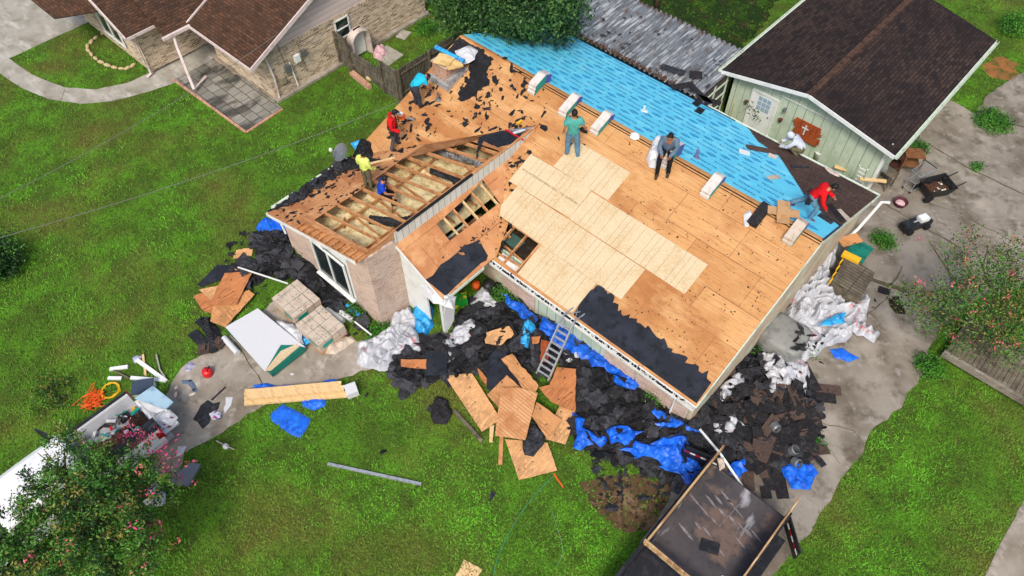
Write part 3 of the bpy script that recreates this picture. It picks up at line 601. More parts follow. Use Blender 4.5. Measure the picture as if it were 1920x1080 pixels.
# big sliding window
y=7.97; fq=[P(q,((0,1,0),y)) for q in Z((480,220),3,[(345,748),(490,850),(570,1040),(420,880)])]
wx0,wx1,wz0,wz1=-17.3,-15.45,.45,2.35
win=MB().box(((wx0+wx1)/2,y,(wz0+wz1)/2),(wx1-wx0,.05,wz1-wz0)).build('window',m_glass,hs)
mb=MB()
for x in (wx0,(wx0+wx1)/2,wx1): mb.box((x,y-.03,(wz0+wz1)/2),(.07,.06,wz1-wz0+.08))
for z in (wz0,wz1): mb.box(((wx0+wx1)/2,y-.035,z),(wx1-wx0+.1,.06,.09))
mb.build('frame',m_white,win); MB().box(((wx0+wx1)/2,y-.06,wz0-.09),(wx1-wx0+.3,.16,.06)).build('sill',m_white,win)
mb=MB(); mb.lathe((-16.35,7.93,2.62),[(.0,.05),(.06,.04),(.09,0),(.04,-.05),(0,-.06)],10); mb.box((-16.35,7.9,2.62),(.3,.05,.03)); mb.build('wall_light',m_met,hs)
# porch gable wall (white) and post, main front wall
wallp('porch_gable_wall',[(-13.9,9.33,0),(-12.9,9.33,0),(-11.9,9.3,2.35),(-13.9,9.3,3.5)][:1]+[(-12.75,9.33,0),(-12.75,9.33,zp(-12.75)-.05),(-13.9,9.33,3.5)],m_white)
wallp('porch_gable_wall',[(-12.75,9.33,2.2),(XI,9.33,2.2),(XI,9.33,zp(XI)-.04),(-12.75,9.33,zp(-12.75)-.05)],m_white)
MB().beam(V3(XW+.05,9.22,zp(XW+.05)-.05),V3(XI,9.22,zp(XI)-.05),.03,.14).build('fascia',m_white,hs)
MB().beam(V3(XI+.03,9.2,zp(XI)-.06),V3(XI+.03,11.2,zp(XI)-.06),.03,.13).build('fascia',m_gtrim,hs)
MB().box((-12.05,9.4,1.15),(.13,.13,2.3)).build('porch_post',m_white,hs)
wallp('porch_back_wall',[(-13.9,9.4,0),(-13.9,12.4,0),(-13.9,12.4,2.05),(-13.9,9.4,2.05)],m_green,None,-.1)
wallp('front_wall_lower',[(-11.9,12.25,0),(-3.5,12.25,0),(-3.5,12.25,2.35),(-11.9,12.25,2.35)],m_green)
wallp('entry_wall',[(-13.9,12.3,0),(-11.9,12.3,0),(-11.9,12.3,2.1),(-13.9,12.3,2.1)],m_beige)
mb=MB(); mb.box((-4.55,12.22,1.1),(2.05,.08,2.2)); mb.box((-11.0,12.22,.9),(1.6,.08,1.8)); mb.box((-6.3,12.22,.5),(1.3,.08,1.0)); mb.build('brick_wall',m_brick,hs)
mb=MB(); mb.slab([V3(-3.36,12.25,0),V3(-3.36,23.4,0),V3(-3.36,23.4,2.2),V3(-3.36,18,4.45),V3(-3.36,12.25,2.4)],.15); mb.build('gable_wall',m_beige,hs)
mb=MB(); mb.beam(V3(XR+.02,YE,zf(YE)-.1),V3(XR+.02,YR,ZR-.1),.03,.17); mb.beam(V3(XR+.02,YR,ZR-.1),V3(XR+.02,YB,ZB-.1),.03,.17); mb.build('rake_fascia',m_gtrim,hs)
MB().slab([V3(-3.36,YE,zf(YE)-.12),V3(XR,YE,zf(YE)-.12),V3(XR,YR,ZR-.12),V3(-3.36,YR,ZR-.12)],.02).build('rake_soffit',m_beige,hs)
MB().slab([V3(XI,YE+.03,2.28),V3(XR,YE+.03,2.28),V3(XR,12.2,2.28),V3(XI,12.2,2.28)],.02).build('soffit',m_white,hs)
MB().slab([V3(XL,YE+.4,0),V3(XL,YR,0),V3(XL,YR,0)] and [V3(XL,11.7,2.3),V3(XL,YR,4.6),V3(XL+.4,YR,4.6),V3(XL+.4,11.7,2.3)],.03).build('rake_soffit',m_deck,hs)
MB().slab([V3(XL,YR,ZR-.1),V3(XL,YB,ZB-.1),V3(XL,YB,ZB-.2),V3(XL,YR,ZR-.25)],.03).build('rake_fascia',m_gtrim,hs)
for (x0,x1,z0,z1) in ((-11.0,-9.4,1.2,1.95),(-7.1,-5.75,1.15,2.0)):
    wn=MB().box(((x0+x1)/2,12.19,(z0+z1)/2),(x1-x0,.04,z1-z0)).build('window',m_glass,hs); mb=MB()
    for x in(x0,x1): mb.box((x,12.17,(z0+z1)/2),(.08,.08,z1-z0+.1))
    for z in(z0,z1): mb.box(((x0+x1)/2,12.165,z),(x1-x0+.1,.08,.09))
    mb.build('frame',m_white,wn)
# front gutter with debris and hangers
mb=MB(); x0,x1=XI,XR; 
mb.box(((x0+x1)/2,YE-.02,ZE-.03),(x1-x0,.04,.05)); mb.box(((x0+x1)/2,YE-.16,ZE-.06),(x1-x0,.02,.12)); mb.box(((x0+x1)/2,YE-.09,ZE-.12),(x1-x0,.14,.015)); mb.box((x1,YE-.09,ZE-.06),(.015,.15,.13))
x=x0+.4
while x<x1: mb.box((x,YE-.09,ZE-.0),(.022,.15,.012)); x+=.82
gt=mb.build('gutter',m_white,hs)
mb=MB(); rn=random.Random(3)
for k in range(150):
    x=rn.choice([-10.8,-9.6,-8.3,-7,-5.6,-4.4])+rn.gauss(0,.45); x=min(max(x,x0+.1),x1-.1); v,f=scrapv((x,YE-.09+rn.uniform(-.03,.04),ZE-.07+rn.uniform(-.03,.02)),rn.uniform(.05,.14),k,.04,.6,.6,7); mb.add(v,f)
mb.build('gutter_debris',m_black,gt)
MB().tube([(XR-.75,YE-.05,ZE-.15),(XR-.85,12.12,ZE-.5),(XR-.85,12.12,.15),(XR-.85,11.95,.05)],.05,6).build('downspout',m_white,hs)
MB().tube([(XL-.08,YF+.1,2.3),(XL+.15,YF+.3,1.9),(XL+.3,YF+.3,1.2)],.04,6).build('downspout',m_white,hs)
# rafters in main hole + dark void
xx=-12.6
while xx<-10.4: raf(V3(xx,YE+.05,zf(YE)-.09),V3(xx,14.4,zf(14.4)-.09)); xx+=.61
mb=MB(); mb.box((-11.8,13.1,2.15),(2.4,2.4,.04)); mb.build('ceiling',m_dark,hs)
MB().box((-11.9,12.9,2.22),(.8,.5,.05)).build('skylight_pane',M('green_glass',L(70,100,92),rough=.15,spec=.6),hs)
MB().beam(V3(-12.6,12.5,2.35),V3(-10.6,12.3,2.35),.05,.1).build('ceiling_joist',m_wood,hs); MB().beam(V3(-12.3,12.0,2.3),V3(-10.8,12.1,2.4),.05,.09).build('brace',m_wood,hs)
for k in range(6):
    y=9.95+k*.56 
for k in range(7):
    y=10.3+k*.5; MB().beam(V3(XW+.1,y,zp(XW+.1)-.09),V3(XI-.2,y,zp(XI-.2)-.09),.045,.12).build('rafter',m_wood if k%2 else m_woodn,hs)
insu('insulation',XW+.1,XI-.4,9.6,13.2,2.0,9,M('brown_attic_floor',L(120,84,58),[(L(76,52,38),4,.48,.62),(L(176,150,110),3,.58,.68)],1,.02,14),.2)
for k in range(4): MB().beam(V3(XW+.3,10.4+k*.8,2.3),V3(XI-.6,10.9+k*.8,2.9-.15*k),.04,.09).build('brace',m_wood,hs)
# chimney
c0=(-18.62,16.38)
ch=MB().box((c0[0],c0[1],4.2),(.8,.82,1.1)).build('chimney',m_brickc,hs)
mb=MB(); mb.box((c0[0],c0[1],4.77),(.88,.9,.07)); mb.build('chimney_cap',m_brickc,ch)
mb=MB(); mb.box((c0[0]+.5,c0[1]+.05,4.15),(.18,1.1,.42)); mb.box((c0[0],c0[1]-.5,3.98),(1.15,.16,.3)); mb.build('flashing',M('grey_flashing',L(168,172,174),[(L(120,124,126),4,.5,.62)],.5,spec=.4,metal=.2),ch)
for i,(q,r_,rz) in enumerate([((833,112),(.68,.62,.06),.35),((850,119),(.62,.6,.06),1.1)]):
    o=MB().box(P(q,4.92-.07*i),r_,rz).build('foam_board',m_foam); tag(o,['tan foam board lying on top of the brick chimney','tan foam board stuck under the other one on the chimney edge'][i],'foam board')
crumple('plastic_wrap',[P(q,4.7)[:2] for q in [(852,92),(880,82),(897,92),(890,108),(868,118),(858,105)]],.25,m_sheetw,base=4.6,seed=5,lab='white plastic wrap heaped on the roof right behind the chimney',cat='plastic wrap')
o=MB().tube([P((817,88),5.0),P((870,115),4.9)],.09,10).build('roll',m_tarpl); tag(o,'light blue roll of underlayment lying behind the chimney','roll')
# vents
def pipe(q,pl,h=.3,r=.05,mat=None,lab=None):
    p=P(q,pl); mb=MB().tube([p,p+V3(0,0,h)],r,10); mb.lathe((p.x,p.y,p.z+.01),[(r*2.6,0),(r*1.2,.04),(r,.06)],12); return mb.build('vent_pipe',mat or m_met,hs)
pipe((1305,297),BACK,.4,.06,M('purple_grey_pipe',L(110,110,150),rough=.5)); pipe((822,187),FRONT,.35,.05)
o=MB().lathe(tuple(P((1207,210),BACK)),[(.16,0),(.15,.03),(.05,.06),(.04,.3),(0,.3)],12).build('vent_pipe',m_white,hs)
o=MB().lathe(tuple(P((1190,257),FRONT)+V3(0,0,.02)),[(0,.1),(.14,.09),(.2,.02),(.2,0)],6).build('ridge_vent_cap',m_white,hs)
# fine torn bits on the decks
def bits(name,qs,pl,n,smin,smax,seed,mat,cluster=True,lab=None,asp=.6):
    pl=pl if isinstance(pl,tuple) else ((0,0,1),pl)
    rn=random.Random(seed); w_=PP(qs,pl); o=[(p.x,p.y) for p in w_]; xs=[a for a,b in o];ys=[b for a,b in o]; mb=MB(); nv=Vector(pl[0]); k=0;t=0
    while k<n and t<n*40:
        t+=1; x=rn.uniform(min(xs),max(xs));y=rn.uniform(min(ys),max(ys))
        if not inside(o,np.array([x]),np.array([y]))[0]: continue
        if cluster and nz(x,y,.55,seed)<rn.uniform(-.6,.2): continue
        z=(pl[1]-nv.x*x-nv.y*y)/nv.z+.012; s=smin+(smax-smin)*rn.random()**3
        v,f=scrapv((x,y,z),s,seed*1000+k,.012,rn.uniform(.4,1),.05,rn.randint(6,10)); mb.add([(a[0],a[1],a[2]+(pl[1]-nv.x*a[0]-nv.y*a[1])/nv.z+.004-z+ .008) for a in v],f); k+=1
    o=mb.build(name,mat); tag(o,lab,'felt scraps',None,'stuff'); return o
bits('felt_scraps',[(770,190),(868,75),(1000,130),(1100,230),(1120,340),(1000,300),(1000,235),(870,255),(790,265),(720,262),(745,215)],FRONT,420,.02,.24,11,m_black,True,'small torn felt scraps scattered over the orange upper left roof deck')
bits('felt_scraps',[(515,405),(640,300),(700,264),(860,250),(790,268),(680,350),(590,412),(560,425)],WING,260,.03,.2,12,m_black,True,'small torn felt scraps on the strip of wing roof deck beside the lawn')
bits('felt_scraps',[(1150,250),(1330,350),(1530,455),(1330,700),(1130,545),(1285,555),(1330,498),(1140,380),(1190,323)],FRONT,620,.008,.05,13,m_black,False,'tiny torn felt specks on the plain orange roof deck at the right')
bits('felt_scraps',[(925,300),(995,280),(1030,310),(960,345),(985,380),(940,470),(920,480),(930,420),(950,360),(900,340)],FRONT,150,.04,.2,14,m_black,False,'torn felt scraps along the valley between porch roof and new sheets')
bits('felt_scraps',[(800,500),(880,455),(960,370),(905,460),(850,475)],PORCH,40,.02,.1,15,m_black,False,'small torn felt scraps on the porch roof deck')
# ================= NEIGHBOUR HOUSE =================
nb_=thing('house','tan brick neighbour house with brown shingles and pale pink trim at upper left','house',(-31,14,0))
NX=-27.3; EY=12.24; zq=lambda y:2.5+.45*(y-EY)
RG=EY+6.2
MB().slab([V3(-31.87,EY,2.5),V3(-26.86,EY,2.5),V3(-26.86,RG,zq(RG)),V3(-38,RG,zq(RG)),V3(-38,RG-.1,zq(RG-.1)),V3(-31.87,EY+1,zq(EY+1))],.06).build('roof',m_rneiX,nb_)
MB().slab([V3(-26.86,RG,zq(RG)),V3(-38,RG,zq(RG)),V3(-38,RG+6.2,2.5),V3(-26.86,RG+6.2,2.5)],.06).build('roof',m_rneiX,nb_)
mb=MB(); mb.beam(V3(-26.84,EY,2.45),V3(-26.84,RG,zq(RG)-.05),.05,.2); mb.beam(V3(-26.84,RG,zq(RG)-.05),V3(-26.84,RG+6.2,2.45),.05,.2); mb.beam(V3(-31.87,EY-.02,2.44),V3(-26.84,EY-.02,2.44),.05,.14); mb.beam(V3(-31.9,EY,2.45),V3(-31.9,RG,zq(RG)-.02),.06,.22); mb.build('fascia',m_pinkt,nb_)
mb=MB(); mb.slab([V3(NX,13.15,.12),V3(NX,22.85,.12),V3(NX,22.85,2.45),V3(NX,13.15,2.45)],.2); mb.slab([V3(-32,13.15,.12),V3(NX-.2,13.15,.12),V3(NX-.2,13.15,2.45),V3(-32,13.15,2.45)],.2)
mb.slab([V3(-33.4,10.3,.12),V3(-33.4,14.5,.12),V3(-33.4,14.5,2.6),V3(-33.4,10.3,2.6)],.2); mb.slab([V3(-39.8,10.3,.12),V3(-33.6,10.3,.12),V3(-33.6,10.3,2.6),V3(-39.8,10.3,2.6)],.2); mb.build('brick_wall',m_brickn,nb_)
mb=MB(); mb.slab([V3(NX,13.1,0),V3(NX,22.9,0),V3(NX,22.9,.13),V3(NX,13.1,.13)],-.26); mb.box((-30,13.12,.06),(5.4,.12,.13)); mb.build('footing',m_conc,nb_)
# soldier course + gable siding
mb=MB(); mb.slab([V3(NX+.02,12.3,2.42),V3(NX+.02,24.6,2.42),V3(NX+.02,RG,zq(RG)-.05)],.1); mb.build('gable_siding',m_pinks,nb_)
mb=MB(); 
for k in range(62): mb.box((NX+.015,13.25+k*.155,2.36),(.05,.1,.24))
mb.build('soldier_course',m_brickn,nb_)
wn=MB().box((NX+.03,17.55,1.75),(.04,.75,.95)).build('window',m_glass,nb_); mb=MB()
for y in(17.15,17.95): mb.box((NX+.06,y,1.75),(.06,.07,1.0))
for z in(1.27,1.75,2.23): mb.box((NX+.06,17.55,z),(.06,.85,.06))
mb.build('frame',m_white,wn)
def utilbox(y,z,s,m,n='utility_box'): MB().box((NX+.09,y,z),(.16,s,s*1.25),m=0).build(n,m,nb_)
utilbox(14.15,1.3,.3,m_met,'electric_meter'); utilbox(14.75,1.55,.28,m_white); utilbox(15.15,1.65,.22,m_met); utilbox(13.75,.9,.25,M('tan_box',L(150,140,116)))
MB().tube([(NX+.12,14.3,1.6),(NX+.14,14.4,.2)],.03,6).build('conduit',m_white,nb_)
MB().tube([(NX+.08,15.0,2.2),(NX+.08,15.1,.6)],.012,4).build('cable',m_blackm,nb_); MB().tube([(NX+.08,13.9,3.3),(NX+.08,14.1,1.5)],.012,4).build('cable',m_blackm,nb_)
for p_ in ([(NX+.06,13.25,2.4),(NX+.12,13.35,1.2),(NX+.1,13.3,.15)],): MB().tube(p_,.055,6).build('downspout',m_pinkt,nb_)
# left wing: roof facing +X, ridge along Y
ZX=lambda x:2.55+.42*(-32.85-x)
MB().slab([V3(-32.85,9.7,2.55),V3(-32.85,15.5,2.55),V3(-37.2,15.5,ZX(-37.2)),V3(-37.2,9.7,ZX(-37.2))],.06).build('roof',m_rneiY,nb_)
MB().slab([V3(-31.75,11.0,2.5),V3(-31.75,16.5,2.5),V3(-34.6,18,2.5+.5*2.85),V3(-34.6,11.0,2.5+.5*2.85)],.06).build('roof',m_rneiY,nb_)
MB().slab([V3(-37.4,8.4,2.2),V3(-35.2,9.75,2.9),V3(-35.2,9.9,3.2),V3(-41,9.9,3.2),V3(-41,8.4,2.2)],.06).build('roof',m_rneiX,nb_)
mb=MB(); mb.beam(V3(-32.85,9.68,2.5),V3(-37.2,9.68,ZX(-37.2)-.05),.05,.22); mb.beam(V3(-32.82,9.7,2.5),V3(-32.82,11.6,2.5),.05,.13); mb.box((-31.7,11.6,2.45),(.14,1.5,.14)); mb.build('fascia',m_pinkt,nb_)
mb=MB(); mb.slab([V3(-33.5,10.28,2.5),V3(-37.2,10.28,2.5),V3(-37.2,10.28,4.2)],.05); mb.build('gable_siding',m_pinks,nb_)
wn=MB().box((-36.2,10.26,1.35),(1.9,.05,1.2)).build('window',m_glass,nb_); mb=MB()
for x in(-37.15,-36.2,-35.25): mb.box((x,10.22,1.35),(.08,.06,1.3))
for z in(.72,1.98): mb.box((-36.2,10.215,z),(2,.06,.1))
mb.build('frame',m_white,wn)
mb=MB(); mb.tube([(-33.3,9.9,2.4),(-33.3,10.15,1.9),(-33.3,10.2,.15),(-33.3,9.95,.06)],.06,6); mb.build('downspout',m_pinkt,nb_)
MB().tube([(-31.75,11.4,2.35),(-31.6,11.3,1.9),(-30.6,10.9,.25),(-31.2,11.9,.08)],.075,6).build('downspout',m_pinkt,nb_)
# bed border stones
bq=[(195,62),(180,72),(172,80),(165,88),(166,96),(172,103),(180,111),(190,118),(202,124),(215,128),(228,130),(240,129),(250,124),(258,119)]
mb=MB(); rn=random.Random(2); bw=[P(q) for q in bq]
L_=[]
for a,b in zip(bw,bw[1:]):
    n=max(1,int((b-a).length/.3)); L_+= [(a.lerp(b,j/n),(b-a)) for j in range(n)]
m_stone=M('limestone_edging',L(186,170,130),[(L(150,130,96),4,.5,.64)],.9,.01,20)
st=None
for i,(p,d) in enumerate(L_):
    mb=MB(); s=rn.uniform(.85,1.15)
    mb.ell((0,0,.05),(.17*s,.1,.09),8,5)
    if i==0: me=mb.mesh('edging_stone'); 
    o=bpy.data.objects.new('edging_stone',me if i==0 else me); 
    if i==0: me.materials.append(m_stone)
    COL.objects.link(o); o.location=p; o.rotation_euler=(0,0,math.atan2(d.y,d.x)+rn.uniform(-.2,.2)); o.scale=(s,s,s)
    tag(o,'pale edging stone in the curved border of the neighbour flower bed','stone','edging stones around the neighbour flower bed')
# ================= GARAGE =================
ga=thing('garage','pale green garage with dark low gable roof and white trim at upper right','garage',(-7.6,31,0))
gl,gr_,gp,gy,gb,zg,zgp=-11.70,-3.66,-7.7,26.14,36.4,2.38,3.2
MB().slab([V3(gl,gy,zg),V3(gp,gy,zgp),V3(gp,gb,zgp),V3(gl,gb,zg)],.07).build('roof',m_rgar,ga)
MB().slab([V3(gr_,gy,zg),V3(gp,gy,zgp),V3(gp,gb,zgp),V3(gr_,gb,zg)],.07).build('roof',m_rgar,ga)
mb=MB(); rn=random.Random(3); y=gy
while y<gb: mb.box((gp,y+.15,zgp+.03),(.27+rn.uniform(-.02,.02),.31,.03)); y+=.31
mb.build('ridge_cap',m_ridgebr,ga)
mb=MB(); mb.beam(V3(gl,gy-.02,zg-.06),V3(gp,gy-.02,zgp-.06),.04,.16); mb.beam(V3(gp,gy-.02,zgp-.06),V3(gr_,gy-.02,zg-.06),.04,.16); mb.build('fascia',m_white,ga)
for x,s in((gl,-1),(gr_,1)):
    mb=MB(); mb.box((x+s*.13,(gy+gb)/2,zg-.05),(.02,gb-gy,.12)); mb.box((x+s*.07,(gy+gb)/2,zg-.1),(.13,gb-gy,.015)); mb.box((x+s*.01,(gy+gb)/2,zg-.03),(.03,gb-gy,.1))
    yy=gy+.3
    while yy<gb: mb.box((x+s*.07,yy,zg+.01),(.13,.02,.012)); yy+=.75
    mb.build('gutter',m_gtrim,ga)
WY=26.6
MB().slab([V3(-11.3,WY,0),V3(-4.0,WY,0),V3(-4.0,WY,2.45),V3(gp,WY,3.12),V3(-11.3,WY,2.45)],.1).build('front_wall',m_green,ga)
mb=MB(); mb.slab([V3(-4.0,WY,0),V3(-4.0,36,0),V3(-4.0,36,2.4),V3(-4.0,WY,2.4)],.1); mb.slab([V3(-11.3,WY,0),V3(-11.3,36,0),V3(-11.3,36,2.4),V3(-11.3,WY,2.4)],-.1); mb.build('side_wall',m_green,ga)
MB().slab([V3(gl,gy,zg-.16),V3(gp,gy,zgp-.16),V3(gp,WY,zgp-.16),V3(gl,WY,zg-.16)],.02).build('soffit',m_white,ga)
MB().slab([V3(gr_,gy,zg-.16),V3(gp,gy,zgp-.16),V3(gp,WY,zgp-.16),V3(gr_,WY,zg-.16)],.02).build('soffit',m_white,ga)
mb=MB(); mb.beam(V3(-11.3,WY-.03,2.25),V3(-6,WY-.03,2.25),.03,.04); mb.box((-4.05,WY-.02,1.2),(.14,.05,2.4)); mb.build('trim',m_white,ga)
yp=((0,1,0),WY-.05)
d0,d1=-10.15,-8.95
dr=MB().box(((d0+d1)/2,WY-.03,.95),(d1-d0-.1,.06,1.9)).build('door',m_white,ga); mb=MB()
for x in(d0,d1): mb.box((x,WY-.06,.97),(.1,.06,2.0))
mb.box(((d0+d1)/2,WY-.062,1.97),(d1-d0+.1,.06,.1)); mb.build('door_frame',m_white,dr)
mb=MB(); 
for i in range(3):
    for j in range(3): mb.box((d0+.42+i*.21,WY-.065,1.2+j*.24),(.18,.012,.2))
mb.build('panes',M('pale_glass',L(150,176,196),rough=.15,spec=.6),dr); MB().ell((d1-.2,WY-.09,.95),(.03,.04,.03)).build('knob',m_blackm,dr)
# small items on garage wall
def onwall(q): return P(q,((0,1,0),WY-.1))
for q,lab in(((1399,192),'small dark wall planter left of the garage door'),((1463,226),'small dark wall planter right of the garage door')):
    p=onwall(q); o=MB().lathe((p.x,p.y,p.z),[(0,-.1),(.05,-.08),(.09,.05),(.1,.08),(.0,.06)],10).build('wall_planter',M('terracotta_dark',L(92,54,44))); tag(o,lab,'planter')
p=onwall((1472,206)); mb=MB(); mb.lathe((p.x,p.y-.05,p.z),[(0,.14),(.05,.12),(.07,.02),(.08,-.06),(.03,-.1),(0,-.12)],10); mb.box((p.x,p.y+.03,p.z),(.1,.1,.12)); o=mb.build('wall_lamp',m_met); tag(o,'grey lantern lamp on green garage wall beside the door','lamp')
sg=thing('cross_plaque','brown slatted board with a white cross on the green garage wall','plaque',tuple(onwall((1512,247))))
rn=random.Random(5); c=onwall((1512,247)); mb=MB()
for k in range(7):
    wd=1.15+rn.uniform(-.12,.14); mb.box((c.x+rn.uniform(-.07,.07),c.y,c.z-.42+k*.135),(wd,.035,.125))
mb.build('boards',m_rust,sg); mb=MB(); mb.box((c.x-.08,c.y-.03,c.z+.06),(.06,.02,.5)); mb.box((c.x-.08,c.y-.032,c.z+.14),(.3,.02,.06)); mb.build('cross',m_sheetw,sg)
# ================= CARPORT with corrugated roof =================
cp=thing('carport','low carport with rusty corrugated metal roof beside the blue roof','carport',(-15,26,0))
mb=MB(); x0,x1,y0,y1=-19.6,-11.4,24.05,28.1; n=int((x1-x0)/.034); vs=[];fs=[]
for i in range(n+1):
    x=x0+(x1-x0)*i/n; z=.06*math.sin(2*math.pi*(x-x0)/.27)
    jag=.05*nz(x,0,4,1)
    for y in(y0,(y0+y1)/2,y1+jag): vs.append((x,y,2.22+.03*(y-y0)+z))
for i in range(n):
    for j in range(2): a=i*3+j; fs.append((a,a+3,a+4,a+1))
mb.add(vs,fs); mb.build('roof',m_corr,cp,smooth=True)
mb=MB()
for x,y in((-11.5,24.2),(-11.5,27.9),(-16,27.9),(-19.3,27.9)): mb.box((x,y,1.08),(.1,.1,2.16))
mb.build('posts',m_woodd,cp)
mb=MB(); mb.beam(V3(-11.42,24.1,2.17),V3(-11.42,28,2.3),.06,.12); mb.box((x0+4.1,28.1,2.25),(8.2,.06,.12)); mb.build('edge_beam',m_ridgebr,cp)
mb=MB(); mb.slab([V3(-11.45,24.2,0),V3(-11.45,26.5,0),V3(-11.45,26.5,2.1),V3(-11.45,24.2,2.1)],.05); mb.build('screen_wall',M('grey_screen',L(70,74,70)),cp)
mb=MB()
for z in(.6,1.2,1.8): mb.box((-11.41,25.3,z),(.04,2.4,.07))
for y in(24.3,25.4,26.4): mb.box((-11.41,y,1.1),(.05,.07,2.1))
mb.build('screen_frame',m_gtrim,cp)
bits('felt_scraps',[(1090,40),(1150,10),(1370,100),(1340,170),(1310,190),(1100,70)],2.33,90,.04,.22,16,m_black2,True,'torn shingle scraps lying on the corrugated carport roof')
mb=MB(); rn=random.Random(9)
for k in range(700):
    x=rn.uniform(-19,-12.5); y=23.95+abs(rn.gauss(0,.14)); v,f=scrapv((x,y,2.3+rn.uniform(0,.06)),rn.uniform(.03,.08),k,.04,.6,.5,6); mb.add(v,f)
for k in range(250):
    x=rn.uniform(-19.3,-13.5); y=28.0-abs(rn.gauss(0,.12)); v,f=scrapv((x,y,2.42),rn.uniform(.02,.06),k,.03,.6,.5,6); mb.add(v,f)
o=mb.build('leaf_litter',m_leafl); tag(o,'brown leaf litter along the edges of the corrugated carport roof','leaves',None,'stuff')
for i,(q,r_,rz,lb) in enumerate([((1262,130),(1.1,.33,.02),.25,'grey shingle strip lying on corrugated roof near its middle'),((1315,178),(1.3,.25,.02),-.35,'long dark shingle strip at lower end of corrugated roof'),((1330,188),(1.0,.3,.02),.25,'dark shingle strip at the corner of the corrugated roof'),((1280,160),(1.0,.3,.02),1.0,'dark shingle strip leaning to the blue roof edge'),((1305,140),(.55,.5,.02),.6,'dark felt piece by the white streak on the corrugated roof')]):
    o=MB().box(P(q,2.42),r_,rz).build('shingle_strip',m_shdk if i else m_black2); tag(o,lb,'shingle')
for i,(q,pl,r_,rz,m_,nm,lb) in enumerate([((1303,198),BACK,(.7,.3,.02),1.6,m_black,'shingle_strip','upper dark shingle on the blue underlayment'),((1308,212),BACK,(.65,.3,.02),1.6,m_black,'shingle_strip','lower dark shingle overlapping another on the blue underlayment'),((1320,195),BACK,(1.0,.06,.02),.9,m_violet,'flashing_strip','thin violet metal strip leaning over the blue back eave'),((1010,70),BACK,(.9,.06,.02),.5,m_violet,'flashing_strip','thin violet metal strip on the blue roof under the tree')]):
    o=MB().box(P(q,pl,.04),r_,rz).build(nm,m_); tag(o,lb,'shingle' if 'sh' in nm[:3] else 'metal strip')
# ================= FENCES =================
def fence(name,lab,a,b,h,th=.05,mat=m_fence,cap=True):
    a=V3(a[0],a[1],0);b=V3(b[0],b[1],0); t=thing(name,lab,'fence',((a+b)/2)[:]); d=b-a; n=V3(-d.y,d.x,0).normalized(); mb=MB(); L_=d.length; rn=random.Random(int(a.x*7)); x=0
    while x<L_:
        p=a+d*((x+.07)/L_); hh=h+rn.uniform(-.03,.03); mb.beam(p+V3(0,0,.1),p+V3(0,0,hh),.125,th*.5,upv=n) if False else mb.box(p+V3(0,0,hh/2),(.13,.025,hh),math.atan2(d.y,d.x)); x+=.142
    mb.build('boards',mat,t); mb=MB(); k=max(1,round(L_/2.2))
    for i in range(k+1): p=a+d*(i/k)-n*.07; mb.box(p+V3(0,0,h/2+.03),(.1,.1,h+.06),math.atan2(d.y,d.x))
    mb.build('posts',m_woodd,t)
    mb=MB(); mb.beam(a+V3(0,0,.06)+n*.04,b+V3(0,0,.06)+n*.04,.03,.14)
    for z in(.4,h-.3): mb.beam(a+V3(0,0,z)-n*.03,b+V3(0,0,z)-n*.03,.04,.08)
    mb.build('rails',m_woodd,t); return t
fc=P((748,187)); 
fence('fence','grey board fence running back along the side of the stripped roof',(-22.9,17.1),(-22.9,22.9),1.75)
fence('fence','short grey board fence panel at the near corner beside the lawn',(-23.95,17.05),(-22.9,17.05),1.75)
fence('gate','low grey gate of horizontal boards between two posts near the pink tub',(-26.35,17.1),(-24.0,17.1),1.15)['category']='gate'
fence('fence','tall narrow grey fence panel joined to the brick neighbour wall',(-27.2,17.05),(-26.4,17.05),1.8)
o=MB().box((-25.4,16.75,.12),(1.5,.25,.2),-.1).build('brick_row',m_brickc); tag(o,'row of reddish bricks lying at the foot of the low gate','bricks')
mb=MB(); mb.ell(tuple(P((693,150))+V3(0,0,.1)),(.2,.16,.14)); o=mb.build('rock',m_stone,smooth=True); tag(o,'pale rock at the end of the brick row by the gate','rock')
csheet('shed_slab',[(703,103),(725,85),(757,103),(728,125)],.02,m_conc3,.01,20)
# old tub standing on end against the wall
tb=thing('bathtub','old pink white fibreglass tub standing on end against brick wall','bathtub',(-26.5,18.3,0),0)
vs=[];fs=[];n=15
for i,(dp,sc) in enumerate([(0,1.0),(.35,.95),(.42,.86),(.36,.78),(.0,.68)]):
    for k in range(n):
        a=math.pi*k/(n-1); w_=.62*sc*math.cos(a); h=1.05+.55*sc*math.sin(a) if 0<k<n-1 else .0
        if k in(0,n-1): h=0.05
        vs.append((-27.15+dp+.1,18.1+w_,h))
for i in range(4):
    for k in range(n-1): a=i*n+k; fs.append((a,a+1,a+n+1,a+n))
mb=MB(); mb.add(vs,fs); mb.build('shell',m_shell,tb,smooth=True); MB().box((-26.98,18.1,.75),(.06,.75,1.2)).build('panel',m_white,tb); MB().box((-26.93,18.1,1.5),(.06,.4,.25)).build('opening',m_dark,tb)
crumple('insulation_heap',[P(q)[:2] for q in [(698,92),(720,85),(728,100),(715,115),(700,108)]],.5,m_pinkf,seed=31,fr=1.5,lab='heap of pink insulation at the foot of the old tub',cat='insulation')
o=MB().box(P((757,66),0,.03),(.55,.7,.03),.3).build('board',m_conc3); tag(o,'small pale board lying on the dark grass behind the fence','board')
# tree pole at the back
o=MB().tube([P((1229,22)),P((1229,22))+V3(0,0,2.5)],.14,9).build('tree_trunk',m_bark,smooth=True); tag(o,'bare pale tree trunk behind the corrugated carport roof','tree trunk')
